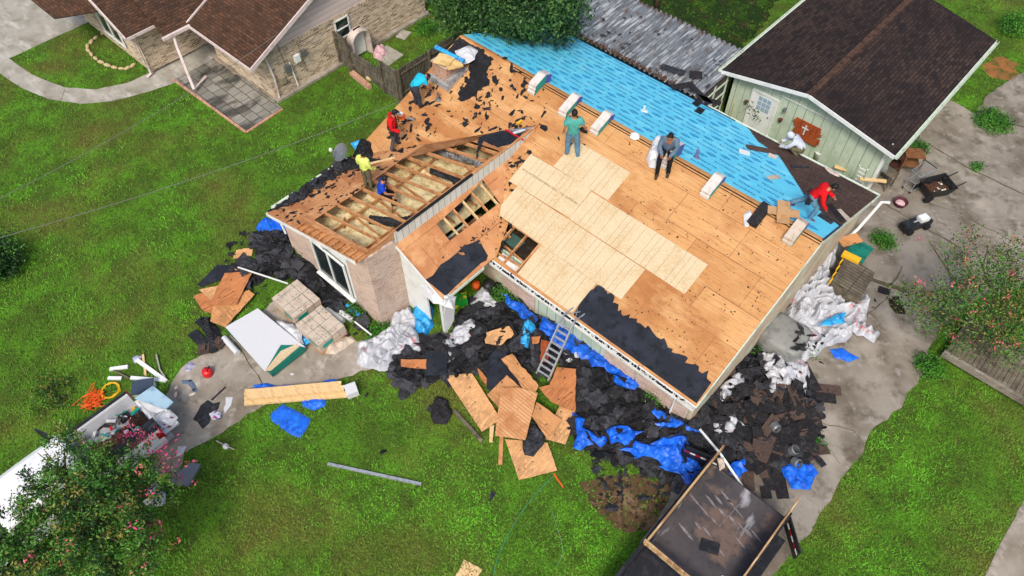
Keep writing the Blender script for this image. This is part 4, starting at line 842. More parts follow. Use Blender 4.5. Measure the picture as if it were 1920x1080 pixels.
# right: weathered deck with beam, leaning fence panel
dk=thing('wooden_deck','low weathered wooden deck of grey boards at the right edge','deck',(3.5,21.2,0))
mb=MB(); rn=random.Random(7); x=1.75
while x<7: mb.box((x+.07,21.55,.42+rn.uniform(-.008,.008)),(.135,2.0,.04),rn.uniform(-.004,.004)); x+=.148
mb.build('boards',m_woodd,dk); MB().box((4.4,20.5,.3),(5.4,.14,.26)).build('beam',m_conc2,dk); MB().box((4.4,22.5,.2),(5.3,.1,.36)).build('back_beam',m_woodd,dk)
# ================= DEBRIS =================
def px2(qs,z=0): return [tuple(P(q,z)[:2]) for q in qs]
def cr(name,qs,h,mat,lab,cat,seed,z=0,base=None,kind=None,group=None,**k):
    return crumple(name,px2(qs,z),h,mat,base=(0 if k.get('reg') else gz) if base is None else base,seed=seed,lab=lab,cat=cat,kind=kind,group=group,**k)
# mounds of torn felt first (stuff), everything else rests on them
main=[(868,575),(905,560),(925,540),(950,548),(985,575),(1020,600),(1060,628),(1100,655),(1150,685),(1200,715),(1250,765),(1290,792),(1340,800),(1358,850),(1320,885),(1290,905),(1240,905),(1200,880),(1150,870),(1110,850),(1078,830),(1072,770),(1080,700),(1050,680),(1020,700),(980,700),(930,700),(880,700),(800,720),(760,735),(725,700),(735,660),(790,640),(850,640)]
cr('felt_mound',main,.42,m_black,'big mound of torn black roofing felt along the front wall','felt heap',41,kind='stuff',reg=True,res=.1,fr=1.3,fall=.9,rg=.12)
side=[(1275,790),(1300,755),(1330,715),(1370,680),(1400,650),(1440,650),(1480,690),(1510,720),(1535,770),(1540,820),(1525,860),(1490,880),(1430,880),(1380,880),(1340,850),(1310,820)]
cr('felt_mound',side,.5,m_black,'mound of torn black felt and shingles beside the right gable wall','felt heap',42,kind='stuff',reg=True,res=.1,fr=1.3,fall=.8,rg=.12)
left=[(470,450),(500,430),(535,440),(560,470),(600,520),(640,560),(690,610),(700,635),(660,600),(600,570),(550,520),(500,520),(470,540),(430,530),(440,500),(490,490)]
cr('felt_mound',left,.22,m_black,'band of torn black felt on the ground below the big front window','felt heap',43,kind='stuff',reg=True,res=.1,fr=1.5,fall=.5,rg=.12)
def scraps(name,qs,n,smin,smax,seed,mats,lab,dz=.03,tilt=.6,lift=.06,z0=None):
    rn=random.Random(seed); o=px2(qs,0 if z0 is None or z0<2 else z0); xs=[a for a,b in o];ys=[b for a,b in o]; mb=MB(); k=0;t=0
    while k<n and t<n*30:
        t+=1;x=rn.uniform(min(xs),max(xs));y=rn.uniform(min(ys),max(ys))
        if not inside(o,np.array([x]),np.array([y]))[0]: continue
        z=(gz(x,y) if z0 is None else z0)+dz*rn.uniform(.4,2)+.01; s=smin+(smax-smin)*rn.random()**1.7
        v,f=scrapv((x,y,z+s*.1),s,seed*997+k,lift,rn.uniform(.5,1),tilt); mb.add([(a[0],a[1],max(a[2],.015)) for a in v],f,rn.randrange(len(mats))); k+=1
    o=mb.build(name,mats); tag(o,lab,'felt scraps',None,'stuff'); return o
FM=[m_black,m_black,m_black2,m_black2,m_shdk]
scraps('felt_pieces',main,560,.1,.62,51,FM,'torn black felt pieces strewn over the mound along the front wall')
def flaps(name,qs,n,seed,mats,lab):
    rn=random.Random(seed); o=px2(qs); xs=[a for a,b in o];ys=[b for a,b in o]; mb=MB(); k=0
    while k<n:
        x=rn.uniform(min(xs),max(xs));y=rn.uniform(min(ys),max(ys))
        if not inside(o,np.array([x]),np.array([y]))[0]: continue
        w_,h_=rn.uniform(.35,.95),rn.uniform(.25,.5); a=rn.uniform(0,3.14); m=Matrix.Rotation(a,3,'Z')@Matrix.Rotation(rn.gauss(0,.22),3,'X')@Matrix.Rotation(rn.gauss(0,.22),3,'Y'); c=V3(x,y,gz(x,y)+.1); nx_=5; top=[];bd=rn.uniform(-.12,.2)
        for j in (0,1):
            for i in range(nx_+1):
                u=i/nx_-.5; top.append(m@V3(u*w_+rn.uniform(-.03,.03),(j-.5)*h_+rn.uniform(-.06,.06),bd*(1-4*u*u)*.8)+c)
        top=[V3(p.x,p.y,max(p.z,.02)) for p in top]; mb.add(top,[(i,i+1,i+nx_+2,i+nx_+1) for i in range(nx_)],rn.randrange(len(mats))); k+=1
    return tag(mb.build(name,mats),lab,'felt pieces',None,'stuff')
m_felt3=M('worn_felt_grey',L(62,63,68),[(L(44,45,50),4,.48,.62),(L(84,84,88),9,.58,.66)],.85,.006,30,.2)
flaps('felt_sheets',main,150,351,[m_black,m_black2,m_black2,m_felt3,m_shdk],'larger bent felt sheets on top of the mound along the front wall')
flaps('felt_sheets',side,60,352,[m_black,m_black2,m_felt3,m_shdk],'larger bent felt sheets on top of the mound by the right gable')
flaps('felt_sheets',left,50,353,[m_black,m_black2,m_felt3],'larger bent felt sheets lying below the big front window')
scraps('felt_pieces',side,320,.08,.45,52,FM+[m_shbr],'torn black felt pieces strewn over the mound by the right gable')
scraps('felt_pieces',left+[],200,.1,.4,53,FM,'torn black felt pieces strewn below the big front window')
scraps('felt_pieces',[(1090,850),(1200,880),(1290,910),(1260,940),(1200,930),(1130,960),(1120,900)],45,.06,.25,54,FM,'scattered felt pieces on the bare dirt before the mound',0,.15,.02)
scraps('felt_pieces',[(440,440),(540,430),(600,520),(700,620),(640,640),(560,540),(480,560),(400,520)],90,.08,.3,55,FM,'felt pieces lying between the pallets and the front window',0,.2,.04)
scraps('felt_pieces',[(1550,500),(1650,530),(1640,620),(1560,680),(1540,740),(1500,700)],26,.03,.12,56,FM,'small felt pieces on the concrete by the right gable',0,.1,.01)
# notable single pieces in the lawn
for i,(q,s,lb) in enumerate([((717,850),.16,'small felt scrap alone in the front lawn near the metal pole'),((922,932),.17,'small felt scrap in the grass left of the green string'),((688,742),.14,'small felt scrap in the grass below the lumber stack end'),((824,772),.55,'folded piece of dark shingles in the grass left of the plywood'),((1208,935),.3,'felt scrap on the dirt patch left of trailer'),((1148,955),.3,'small torn felt scrap on the pale part of dirt patch'),((828,785),.3,'small dark shingle under the folded one in grass')]):
    mb=MB(); v,f=scrapv(tuple(P(q,0,.03)),s,600+i,.06,.8,.15); mb.add(v,f); tag(mb.build('felt_scrap',m_black2 if i else m_black),lb,'felt scrap')
# blue tarps showing between
BT=[([(938,552),(960,560),(990,580),(1010,600),(1000,612),(975,598),(950,575)],'blue tarp strip nearest the porch in the felt mound'),
([(1015,590),(1060,608),(1100,632),(1150,662),(1200,698),(1185,722),(1140,700),(1090,676),(1040,650),(1010,622)],'long blue tarp strip under the front gutter'),
([(1085,640),(1110,650),(1140,680),(1130,692),(1100,675)],'small blue tarp bit half way along the front wall'),
([(1150,705),(1180,712),(1200,722),(1190,735),(1165,730),(1148,720)],'blue tarp patch below the front window'),
([(1072,770),(1085,778),(1105,812),(1135,822),(1138,832),(1100,835),(1075,838)],'bright blue tarp corner beside the tall plywood sheets'),
([(1225,800),(1260,785),(1295,800),(1320,815),(1290,812),(1250,805)],'blue tarp strip near the house corner'),
([(1160,845),(1190,830),(1215,838),(1240,822),(1270,815),(1295,840),(1310,870),(1335,905),(1300,912),(1260,885),(1225,865),(1190,860)],'largest blue tarp patch in front of the trailer'),
([(1215,775),(1240,772),(1265,780),(1262,796),(1235,790)],'crumpled blue tarp piece left of the house corner'),
([(1135,812),(1175,802),(1205,815),(1185,835),(1145,836)],'small blue tarp piece in the middle of the felt mound'),
([(1475,865),(1510,858),(1537,885),(1525,905),(1505,915),(1485,915),(1470,890)],'bright blue folded tarp on the driveway edge'),
([(1375,865),(1395,862),(1405,880),(1388,895),(1368,885)],'blue tarp scrap under the white metal strip at the trailer')]
for i,(q,lb) in enumerate(BT): cr('tarp',q,.22 if i!=9 else .25,m_tarp,lb,'tarp',70+i,z=.3,base=lambda x,y:gz(x,y)+.2,fr=2.2,fall=.12,rg=.14,lo=.2,res=.08,oc=3)
cr('tarp',[(508,775),(530,757),(583,785),(575,805),(563,822),(545,815),(508,788)],.07,m_tarp,'flat folded blue tarp alone on the front lawn','tarp',90,fr=.8,fall=.1,rg=.015)
cr('tarp',[(565,745),(608,742),(610,762),(590,770),(567,762)],.2,m_tarp,'crumpled blue tarp poking from below the lumber stack','tarp',91,fr=2.5,fall=.12)
cr('tarp',[(475,722),(500,718),(520,724),(550,722),(548,732),(480,733)],.15,m_tarp,'blue tarp behind the left part of the lumber stack','tarp',92,fr=2.5,fall=.12)
cr('tarp',[(606,715),(630,711),(638,718),(625,724),(608,723)],.12,m_tarp,'small blue tarp behind the right end of the lumber stack','tarp',93,fr=2.5,fall=.12)
cr('tarp',[(480,428),(495,415),(530,410),(545,430),(540,447),(515,440),(490,442)],.6,m_tarp,'blue tarp heap at the left corner of the house','tarp',94,fr=2.2,fall=.2)
cr('tarp',[(775,570),(795,562),(812,575),(815,610),(800,632),(778,625),(770,600)],.5,m_tarpl,'light blue printed wrap heap next to the porch post','plastic wrap',95,fr=2.4,fall=.2)
cr('plastic_wrap',[(985,610),(1000,605),(1005,630),(995,640),(990,665),(975,660),(978,635)],.25,m_tarpl,'light blue plastic strip across the middle of the felt mound','plastic wrap',96,base=lambda x,y:gz(x,y)+.2,fr=2.5,fall=.08)
# white wraps
WR=[([(670,645),(700,632),(715,620),(760,605),(790,630),(790,660),(760,668),(740,672),(725,695),(700,690),(668,680)],.5,'white wrap heap with red print at the end of the concrete path'),
([(730,610),(742,585),(770,575),(785,600),(770,625),(745,630)],.5,'pale wrap draped between the brick wall and blue wrap'),
([(835,650),(850,615),(885,602),(902,625),(880,648),(850,652),(838,668)],.45,'large white plastic sheet in front of porch'),
([(880,570),(895,545),(912,540),(925,560),(930,582),(905,580)],.5,'crumpled grey white plastic on the porch step'),
([(1050,650),(1065,642),(1095,660),(1080,680),(1055,672)],.3,'small white plastic heap right of the ladder'),
([(1480,610),(1500,590),(1540,560),(1580,545),(1610,570),(1600,600),(1652,625),(1640,642),(1600,620),(1585,640),(1550,648),(1530,668),(1500,680),(1490,640)],.55,'large white wrap sheet spread toward the driveway'),
([(1478,540),(1500,515),(1540,510),(1580,535),(1630,570),(1625,600),(1590,610),(1540,605),(1500,610),(1470,600)],.95,'high heap of silver white wraps with red print by the gable'),
([(1515,530),(1520,500),(1545,465),(1570,460),(1565,490),(1548,520),(1535,545)],1.3,'white wrap leaning up against the gable wall by the panel'),
([(1420,670),(1450,660),(1500,665),(1520,700),(1510,740),(1475,735),(1440,745),(1432,710)],.5,'white red printed wrap on the black mound by the gable'),
([(1345,740),(1365,715),(1390,705),(1395,725),(1370,735),(1350,760)],.4,'small white wrap strip close to the front house corner'),
([(1330,795),(1355,805),(1372,775),(1385,800),(1400,810),(1370,818),(1345,818)],.3,'torn white sheet behind the trailer door'),
([(820,640),(840,625),(855,660),(848,690),(830,680)],.3,'thin red printed wrap strip below the white sheet')]
for i,(q,h,lb) in enumerate(WR): cr('plastic_wrap',q,h,m_wrap,lb,'plastic wrap',110+i,z=.15,base=lambda x,y:gz(x,y)*.9+.08,fr=1.5,fall=.16,rg=.09,res=.045,lo=.06,smooth=True,oc=3)
cr('tarp',[(1505,610),(1520,635),(1500,645),(1495,620)],.5,m_tarp,'blue tarp peeking between the grey box and white wraps','tarp',130,base=.1)
cr('tarp',[(1555,655),(1580,652),(1612,672),(1590,680),(1565,672)],.15,m_tarp,'small dark blue tarp at the tip of the white wraps','tarp',131)
cr('tarp',[(1520,630),(1550,612),(1575,605),(1572,625),(1545,630)],.15,m_tarpl,'light blue wrap on top of the large white sheet','tarp',132,base=lambda x,y:.65)
scraps('felt_pieces',[(1480,640),(1540,655),(1520,680),(1470,690)],14,.1,.3,57,FM,'black felt pieces on the white sheet at the gable',.3,.2,.04,.45)
# grey covered cube
cb=thing('covered_unit','grey covered cube shaped unit standing among the white wraps','covered unit',tuple(P((1463,650))))
c=P((1463,650)); mb=MB(); n=9
vs=[];fs=[]
for j in range(6):
    z=[0,.4,.8,.89,.93,.95][j]; s=[.76,.74,.72,.69,.6,.0][j]
    for k in range(16):
        a=2*math.pi*k/16+.785; q=1/max(abs(math.cos(a-.1)),abs(math.sin(a-.1))); q=min(q,1.28); w_=1+.04*math.sin(5*a+j)
        vs.append((c.x+math.cos(a)*q*s*w_,c.y+math.sin(a)*q*s*w_,z+.03*nz(a,j,3)))
for j in range(5):
    for k in range(16): fs.append((j*16+k,j*16+(k+1)%16,(j+1)*16+(k+1)%16,(j+1)*16+k))
mb.add(vs,fs); mb.build('cover',m_greyc,cb,smooth=True)
# shingle strips (individual)
sh_lab='three tab shingle strip in the heap beside the right gable'
tabs=MB(); 
for k in range(3): tabs.box((-.33+.333*k,-.07,0),(.322,.19,.008))
tabs.box((0,.085,0),(1,.14,.008)); me_tab=tabs.mesh('shingle_strip'); me_tab.materials.append(m_shdk); me_tb2=me_tab.copy(); me_tb2.materials.clear(); me_tb2.materials.append(m_shbr)
rn=random.Random(77); so_=px2([(1395,770),(1430,740),(1470,740),(1500,760),(1530,800),(1525,850),(1490,870),(1440,890),(1400,870),(1385,830)]); xs=[a for a,b in so_];ys=[b for a,b in so_]; k=0
while k<95:
    x=rn.uniform(min(xs),max(xs));y=rn.uniform(min(ys),max(ys))
    if not inside(so_,np.array([x]),np.array([y]))[0]: continue
    br=rn.random()<.27; o=bpy.data.objects.new('shingle_strip',me_tb2 if br else me_tab); COL.objects.link(o); o.location=(x,y,gz(x,y)+.04+.0012*k)
    o.rotation_euler=(rn.uniform(-.25,.25),rn.uniform(-.25,.25),rn.choice([.5,2.0,2.3,1.2])+rn.gauss(0,.35))
    tag(o,('brown ' if br else 'dark grey ')+sh_lab,'shingle',('brown' if br else 'dark')+' shingle strips heaped beside the right gable'); k+=1
for i,(q,rz,br,lb) in enumerate([((1445,772),.25,1,'long brown shingle bundle face lying across the black felt'),((1540,730),.6,1,'brown shingle strip on the concrete, furthest up the driveway'),((1530,745),.6,0,'dark shingle strip under the brown one up the driveway'),((1515,705),-.6,0,'dark shingle piece by the tip of the white wrap'),((1450,885),2.2,0,'dark shingle strip with pale stripes near the blue folded tarp'),((1460,900),2.3,0,'second striped dark shingle strip beside the blue folded tarp'),((1435,925),2.3,0,'short dark shingle piece on bare concrete near the trailer'),((1400,885),2.2,1,'brown shingle plank pointing at the trailer corner'),((1656,547),.3,0,'tiny dark shingle square on the driveway beside the fence panel')]):
    o=bpy.data.objects.new('shingle_strip',me_tb2 if br else me_tab); COL.objects.link(o); p=P(q); o.location=(p.x,p.y,gz(p.x,p.y)+.06+.002*i); o.rotation_euler=(0,0,rz); o.scale=(.4,1,1) if i in(6,8) else (1.3,1.2,1); tag(o,lb,'shingle')
# turbine vent caps on the heap
for q,lb,rx in(((1447,800),'grey round vent with rusty mouth lying on its side in shingle heap',1.2),((1490,862),'grey vent pipe elbow lying at the edge of shingle heap',.9),((1483,845),'pale broken vent ring on top of the shingle heap',.3)):
    mb=MB(); mb.lathe((0,0,0),[(.1,0),(.16,.02),(.16,.22),(.13,.26),(.13,.05)],14); o=mb.build('roof_vent',m_met,smooth=False); p=P(q,.4); o.location=(p.x,p.y,gz(p.x,p.y)+.2); o.rotation_euler=(rx,.3,1); tag(o,lb,'vent')
# plywood sheets in the yard : pixel quads at given heights
def board(name,qs,z,mat,lab,seed=1,th=.016,amp=.015,z2=None,cat='plywood'):
    w_=[P(q,z if z2 is None else z+(z2-z)*i/(len(qs)-1)) for i,q in enumerate(qs)]
    if z2 is not None:
        w_=[P(q,zz) for q,zz in zip(qs,z2)]
        # fit plane through the first three and keep all on it
        n=(w_[1]-w_[0]).cross(w_[2]-w_[0]).normalized(); w_=w_[:3]+[P(q,(tuple(n),n.dot(w_[0]))) for q in qs[3:]]
    if mat is m_ply: mat=[m_ply,m_ply2,m_ply3][seed%3]
    nrm=(w_[1]-w_[0]).cross(w_[2]-w_[0]).normalized(); rn=random.Random(seed); out=[]
    for i in range(len(w_)):
        a=w_[i];b=w_[(i+1)%len(w_)];k=max(1,int((b-a).length/.15)) if amp>0 else 1; d=(b-a).normalized(); s=d.cross(nrm)
        for j in range(k): out.append(a.lerp(b,j/k)+(s*rn.uniform(-amp,amp) if j else V3(0,0,0)))
    return tag(MB().slab([out],th).build(name,mat),lab,cat)
z4=lambda qs:Z((640,540),3,qs)
board('dark_roof_sheet',z4([(470,350),(600,360),(590,490),(470,490)]),.5,m_felt,'square dark felt covered sheet left of the plywood heap',1,cat='roof sheet')
board('dark_roof_sheet',z4([(300,500),(400,440),(460,500),(345,560)]),.25,m_shdk,'dark shingled sheet at the left tip of the heap',2,cat='roof sheet')
board('dark_roof_sheet',z4([(800,430),(860,350),(930,370),(1010,530),(1040,580),(900,520),(830,600)]),.45,m_felt,'long dark felt covered sheet between plywood sheets',3,.02,.05,cat='roof sheet')
board('plywood',z4([(335,400),(480,400),(478,455),(335,440)]),.55,m_ply,'small plywood strip on the dark felt at left of the heap',4,.016,.02)
board('plywood',z4([(815,250),(945,215),(970,260),(900,320),(810,310)]),.55,m_ply,'torn plywood fragment highest up near the porch',5,.016,.04)
board('plywood',z4([(900,400),(960,370),(1110,550),(1090,590),(1050,600),(980,500)]),.62,m_ply,'long torn plywood piece with ragged end beside felt sheet',6,.016,.04)
board('plywood',z4([(760,440),(830,520),(870,560),(840,575),(780,500)]),.3,m_ply,'narrow ochre plywood strip behind the left sheet',7,.016,.02)
board('plywood',z4([(580,490),(735,480),(900,740),(790,808)]),.18,m_ply,'large plywood sheet reaching furthest left onto the lawn',8,.016,.008)
board('plywood',z4([(820,600),(930,490),(1010,560),(900,690)]),.5,m_ply,'reddish plywood sheet under the striped sheet',9,.016,.01)
board('plywood',z4([(1215,445),(1320,455),(1315,700),(1180,640),(1110,560),(1170,545)]),.45,m_ply,'broad plywood sheet right of the ladder foot',10,.016,.02)
board('plywood',z4([(1240,640),(1315,640),(1310,740),(1260,880),(1150,850),(1180,760)]),.22,m_ply,'pale plywood sheet at lower right of the heap',11,.016,.01)
board('plywood',z4([(1100,640),(1240,740),(1160,850),(1070,720)]),.5,m_ply,'brown plywood square between striped and pale sheets',12,.016,.01)
board('plywood',z4([(900,560),(1000,560),(1105,590),(1035,855),(865,830)]),.68,M('striped_plywood',L(210,160,112),[(L(180,120,74),1.2,.48,.64),(L(96,60,44),10,.66,.7,None,.7)],.75,.003,30,brick=dict(map='x',w=6,h=.11,mort=.008,c1=L(214,164,116),c2=L(206,152,104),cm=L(150,92,56))),'striped plywood sheet on top of the middle of the heap',13,.016,.01)
board('plywood',z4([(920,850),(1160,870),(1215,1025),(1000,1080)]),.1,m_ply,'plywood sheet lying lowest on the lawn, below the heap',14,.016,.008)
board('plywood',z4([(1125,290),(1170,300),(1165,420),(1120,410)]),.6,m_rust,'small reddish board between the ladder and blue strip',15,.016,.02)
board('plywood',z4([(1070,275),(1120,270),(1110,310),(1075,315)]),.62,m_ply,'little plywood offcut left of the ladder top',16,.016,.03)
board('plank',z4([(690,460),(830,400),(825,425),(700,480)]),.75,m_shdk,'dark narrow board lying on the left plywood sheet',17,.03,0,cat='plank')
board('plank',z4([(625,690),(640,680),(795,850),(785,868)]),.12,m_woodd,'brown plank lying loose on the lawn left of heap',18,.05,0,cat='plank')
board('plank',z4([(890,830),(912,830),(905,992),(882,992)]),.08,m_wood,'short plank pointing down at the lawn below the heap',19,.05,0,cat='plank')
board('plank',z4([(835,780),(860,770),(850,865),(832,865)]),.2,m_woodn,'broken pale board end below the striped sheet',20,.05,0,cat='plank')
for i,(qs,z,m_,lb) in enumerate([([(1020,860),(1070,740),(1150,820),(1140,880),(1080,950),(1030,940)],.35,m_black2,'black felt heap on the lower plywood sheet'),([(500,720),(530,610),(600,630),(625,700),(590,770),(520,765)],.1,m_shdk,'dark shingle piece folded in the grass at far left')]):
    crumple('felt_piece',[tuple(P(q,z)[:2]) for q in z4(qs)],.22,m_,base=z,seed=140+i,fr=2,fall=.15,lab=lb,cat='felt')
z5=lambda qs:Z((340,400),3,qs)
board('dark_roof_sheet',z5([(90,400),(200,290),(320,290),(300,340),(110,415)]),.1,m_felt,'dark felt sheet at the far left pile',21,cat='roof sheet')
board('plywood',z5([(68,465),(190,420),(190,570),(120,545)]),.12,m_ply,'lowest left plywood piece of the left pile',22)
board('plywood',z5([(100,430),(260,395),(195,515)]),.16,m_ply,'triangular plywood piece in the left pile',23)
board('plywood',z5([(180,520),(380,430),(412,455),(245,640),(162,605)]),.22,m_ply,'lower plywood sheet of the left pile',24)
board('plywood',z5([(245,335),(400,328),(310,512),(152,515)]),.34,m_ply,'topmost spotted plywood sheet of the left pile',25)
board('plywood',z5([(290,255),(310,205),(400,190),(395,240)]),.06,m_ply,'small plywood piece alone on the lawn near the pile',26,.016,.03)
board('plywood',z5([(290,310),(350,272),(392,300),(330,330)]),.2,m_ply,'little plywood corner behind the felt sheet',27)
board('plywood',z5([(380,322),(470,270),(492,288),(440,325)]),.1,m_ply,'pointed plywood offcut right of the left pile',28)
board('plywood',[(870,1049),(905,1068),(893,1085),(852,1085)],.03,m_woodn,'pale plywood offcut at the very bottom edge',29)
def sticks(name,a,b,w_,h,mat,lab,cat,za=.05,zb_=None):
    return tag(MB().beam(P(a,za),P(b,za if zb_ is None else zb_),w_,h).build(name,mat),lab,cat)
sticks('metal_pole',(615,870),(790,908),.09,.09,m_alu,'long silver metal pole lying on the front lawn','pole')
o=bpy.data.objects['metal_pole']; 
sticks('white_trim',z5([(318,303)])[0],z5([(598,395)])[0],.05,.04,m_white,'thin white trim strip over the left pile','trim strip',.35,.75)
sticks('white_trim',z5([(975,610)])[0],z5([(1070,685)])[0],.05,.04,m_white,'thin white trim strip near the weeds by the brick corner','trim strip',.3,.3)
sticks('white_trim',(1312,805),(1350,850),.07,.04,m_white,'upper part of bent white metal strip over shingles','trim strip',.7,.8)
sticks('white_trim',(1350,850),(1392,912),.07,.04,m_white,'lower part of bent white metal strip at trailer corner','trim strip',.8,.4)
# lumber stack
for i,(a,b,z) in enumerate([((459,736),(640,720),.3),((459,745),(645,728),.3),((459,755),(670,738),.12)]):
    sticks('lumber',a,b,.19 if i<2 else .2,.1,m_woodn,['rear long pale board of the lumber stack','middle long pale board of the lumber stack','front long pale board of the lumber stack'][i],'lumber',z)
o=MB().box(P((659,732),.25),(.4,.42,.28),math.atan2(1,2)+.7).build('plastic_sleeve',m_sheetw); tag(o,'white plastic sleeve on the right end of the lumber stack','sleeve')
# shingle pallets
def pallet(lab,x0,x1,y0,y1,zt,seed,rz=0):
    c=((x0+x1)/2,(y0+y1)/2); t=thing('shingle_pallet',lab,'pallet',(c[0],c[1],0),rz); rn=random.Random(seed); nb_=4; W_=x1-x0;D=y1-y0
    mb=MB(); mb.box((0,0,.06),(W_,D,.1)); mb.build('pallet_base',m_wood,t,local=True)
    lay=int(zt/.1)-1; 
    for l in range(lay):
        mb=MB(); w2=MB()
        for k in range(nb_):
            for q in range(2 if l>=lay-1 else 1):
                wq=W_/(2 if l>=lay-1 else 1); mb.box((-W_/2+wq*(q+.5)+rn.uniform(-.01,.01),-D/2+D/nb_*(k+.5)+rn.uniform(-.008,.008),.16+l*.1),(wq-.015,D/nb_-.015,.092),rn.uniform(-.012,.012))
        mb.build('bundle_layer',m_kraft if rn.random()<.93 or l==lay-1 else m_tealw,t,local=True)
    mb=MB(); 
    for k in range(3): mb.box((-W_/3+W_/3*k,0,.212+(lay-1)*.1),(.012,D+.02,.004))
    mb.build('strap',M('teal_strap',L(60,130,130)),t,local=True)
    mb=MB(); mb.box((W_*.2,-D/2-.004,zt*.6),(W_*.35,.006,.12)); mb.box((W_/2+.004,-D*.2,zt*.6),(.006,D*.35,.2)); mb.build('printed_label',m_tealw,t,local=True)
    mb=MB(); 
    for k in range(14): v,f=scrapv((rn.uniform(-W_/2,W_/2)*.9,rn.uniform(-D/2,D/2)*.9,.213+(lay-1)*.1),.04,k+seed,.01,.7,.05,6); mb.add(v,f)
    mb.build('felt_specks',m_black,t,local=True); return t
pallet('shingle pallet nearest the house wall, with grey tan bundles','',0,0,0,0) if False else None
pallet('upper shingle pallet, grey tan bundles with teal straps, nearest the window',-17.55,-16.2,5.85,7.05,.62,3)
pallet('lower shingle pallet next to the concrete path and light blue wrap',-15.95,-14.6,5.72,6.9,.62,4)
# plywood stack under a white sheet
ws=thing('wrapped_stack','flat stack of sheets under a white cover with green edge','stack',(-16.5,4.7,0))
A4=PP(z5([(430,535),(690,745),(500,893),(247,640)]),.42); mb=MB(); mb.slab([A4],.34); mb.build('sheets',m_teal,ws)
A5=[p+V3(0,0,.012) for p in PP(z5([(430,535),(700,755),(640,740),(560,740),(470,890),(247,640)]),.43)]; MB().slab([A5],.01).build('white_cover',m_sheetw,ws)
A6=[p+V3(0,0,.016) for p in PP(z5([(470,888),(560,775),(650,735),(665,750),(505,885)]),.435)]; MB().slab([A6],.008).build('osb_sheet',m_osb,ws)
cr('plastic_wrap',z5([(545,630),(640,650),(690,700),(700,760),(670,790),(640,740),(590,680)]),.25,m_sheetw,'white plastic bunched at the corner of the wrapped stack','plastic wrap',150,base=lambda x,y:.3,fr=2)
cr('plastic_wrap',z5([(580,640),(650,650),(745,730),(700,760),(650,710)]),.2,m_tarpl,'light blue wrap between the stack and the lower pallet','plastic wrap',151,base=lambda x,y:.15,fr=2.2)
cr('plastic_wrap',z5([(800,735),(960,690),(985,720),(870,795),(815,790)]),.3,m_kraft,'flattened tan wrapper and shingles beside the lower pallet','wrapper',152,fr=1.8)
for i,(a,b,m_,lb) in enumerate([((820,540),(910,610),m_white,'white roll lying right of upper pallet'),((885,550),(965,600),m_sheetw,'wrapped white tube near the weeds by the wall'),((930,520),(1000,580),m_tarpl,'light blue tube below the front window'),((1015,610),(1040,615),m_tarpl,'short light blue tube end by the weeds'),((240,700),(318,785),m_sheetw,'white roll with dark label beside the wrapped stack')]):
    o=MB().tube([P(z5([a])[0],.12),P(z5([b])[0],.12)],.11,12).build('roll',m_); tag(o,lb,'roll')
# black corrugated drain and squares
for i,(a,b,w_,lb) in enumerate([((130,590),(185,780),.25,'black ribbed drainage panel in the small black heap'),((60,670),(130,740),.35,'black flat panel at the left of small black heap'),((95,600),(150,640),.3,'black crate lid at the top of small black heap')]):
    sticks('drainage_board',z5([a])[0],z5([b])[0],w_,.08,m_blackp,lb,'drainage board',.1)
mb=MB(); rn=random.Random(4); a=P(z5([(130,600)])[0],.16); b=P(z5([(180,770)])[0],.16)
for k in range(16): p=a.lerp(b,k/15); mb.box(p,(.05,.2,.03),math.atan2((b-a).y,(b-a).x))
o=mb.build('drain_ribs',m_black2); tag(o,'ribs of a black drainage grate lying in the small black heap','drain ribs')
cr('felt_heap',z5([(110,580),(160,590),(230,660),(225,740),(180,785),(160,700),(110,640)]),.2,m_black,'small black heap of bags left of the wrapped stack','black heap',153,fr=2.5)
for q,rz,lb in(((215,730),.3,'brownish square roof vent plate near the white roll'),((125,765),.9,'brownish square roof vent plate at the lower left of the black heap')):
    p=P(z5([q])[0],.1); o=MB().box((p.x,p.y,.12),(.42,.42,.05),rz).box((p.x,p.y,.19),(.2,.2,.09),rz).build('vent_plate',m_shbr); tag(o,lb,'vent plate')
# gas can
gc=thing('gas_can','red plastic gas can standing on the front concrete','gas can',tuple(P((391,702))))
c=P((391,702)); mb=MB(); mb.lathe((c.x,c.y,0),[(0,0),(.17,0),(.18,.03),(.18,.2),(.15,.27),(.05,.3),(0,.3)],14); mb.build('tank',m_red,gc,smooth=True); MB().tube([c+V3(-.1,0,.27),c+V3(-.08,0,.36),c+V3(.08,0,.36),c+V3(.1,0,.27)],.02,6).build('handle',m_red,gc); MB().tube([c+V3(0,.1,.25),c+V3(0,.17,.36)],.03,7).build('spout',m_blackp,gc)
cr('plastic_bag',Z((0,600),3,[(1045,250),(1075,238),(1105,250),(1070,290),(1042,290)]),.22,M('clear_bag',L(170,170,190),[(L(120,110,150),6,.5,.62)],.4,.01,12,.5),'tied plastic bag of waste lying on the lawn edge','bag',160)
cr('jeans',Z((0,600),3,[(1022,340),(1080,335),(1100,365),(1115,400),(1090,415),(1075,380),(1055,362),(1025,360)]),.1,M('denim',L(96,112,132),[(L(40,48,60),6,.52,.6)],.9),'crumpled pair of blue jeans dropped on concrete','jeans',161)
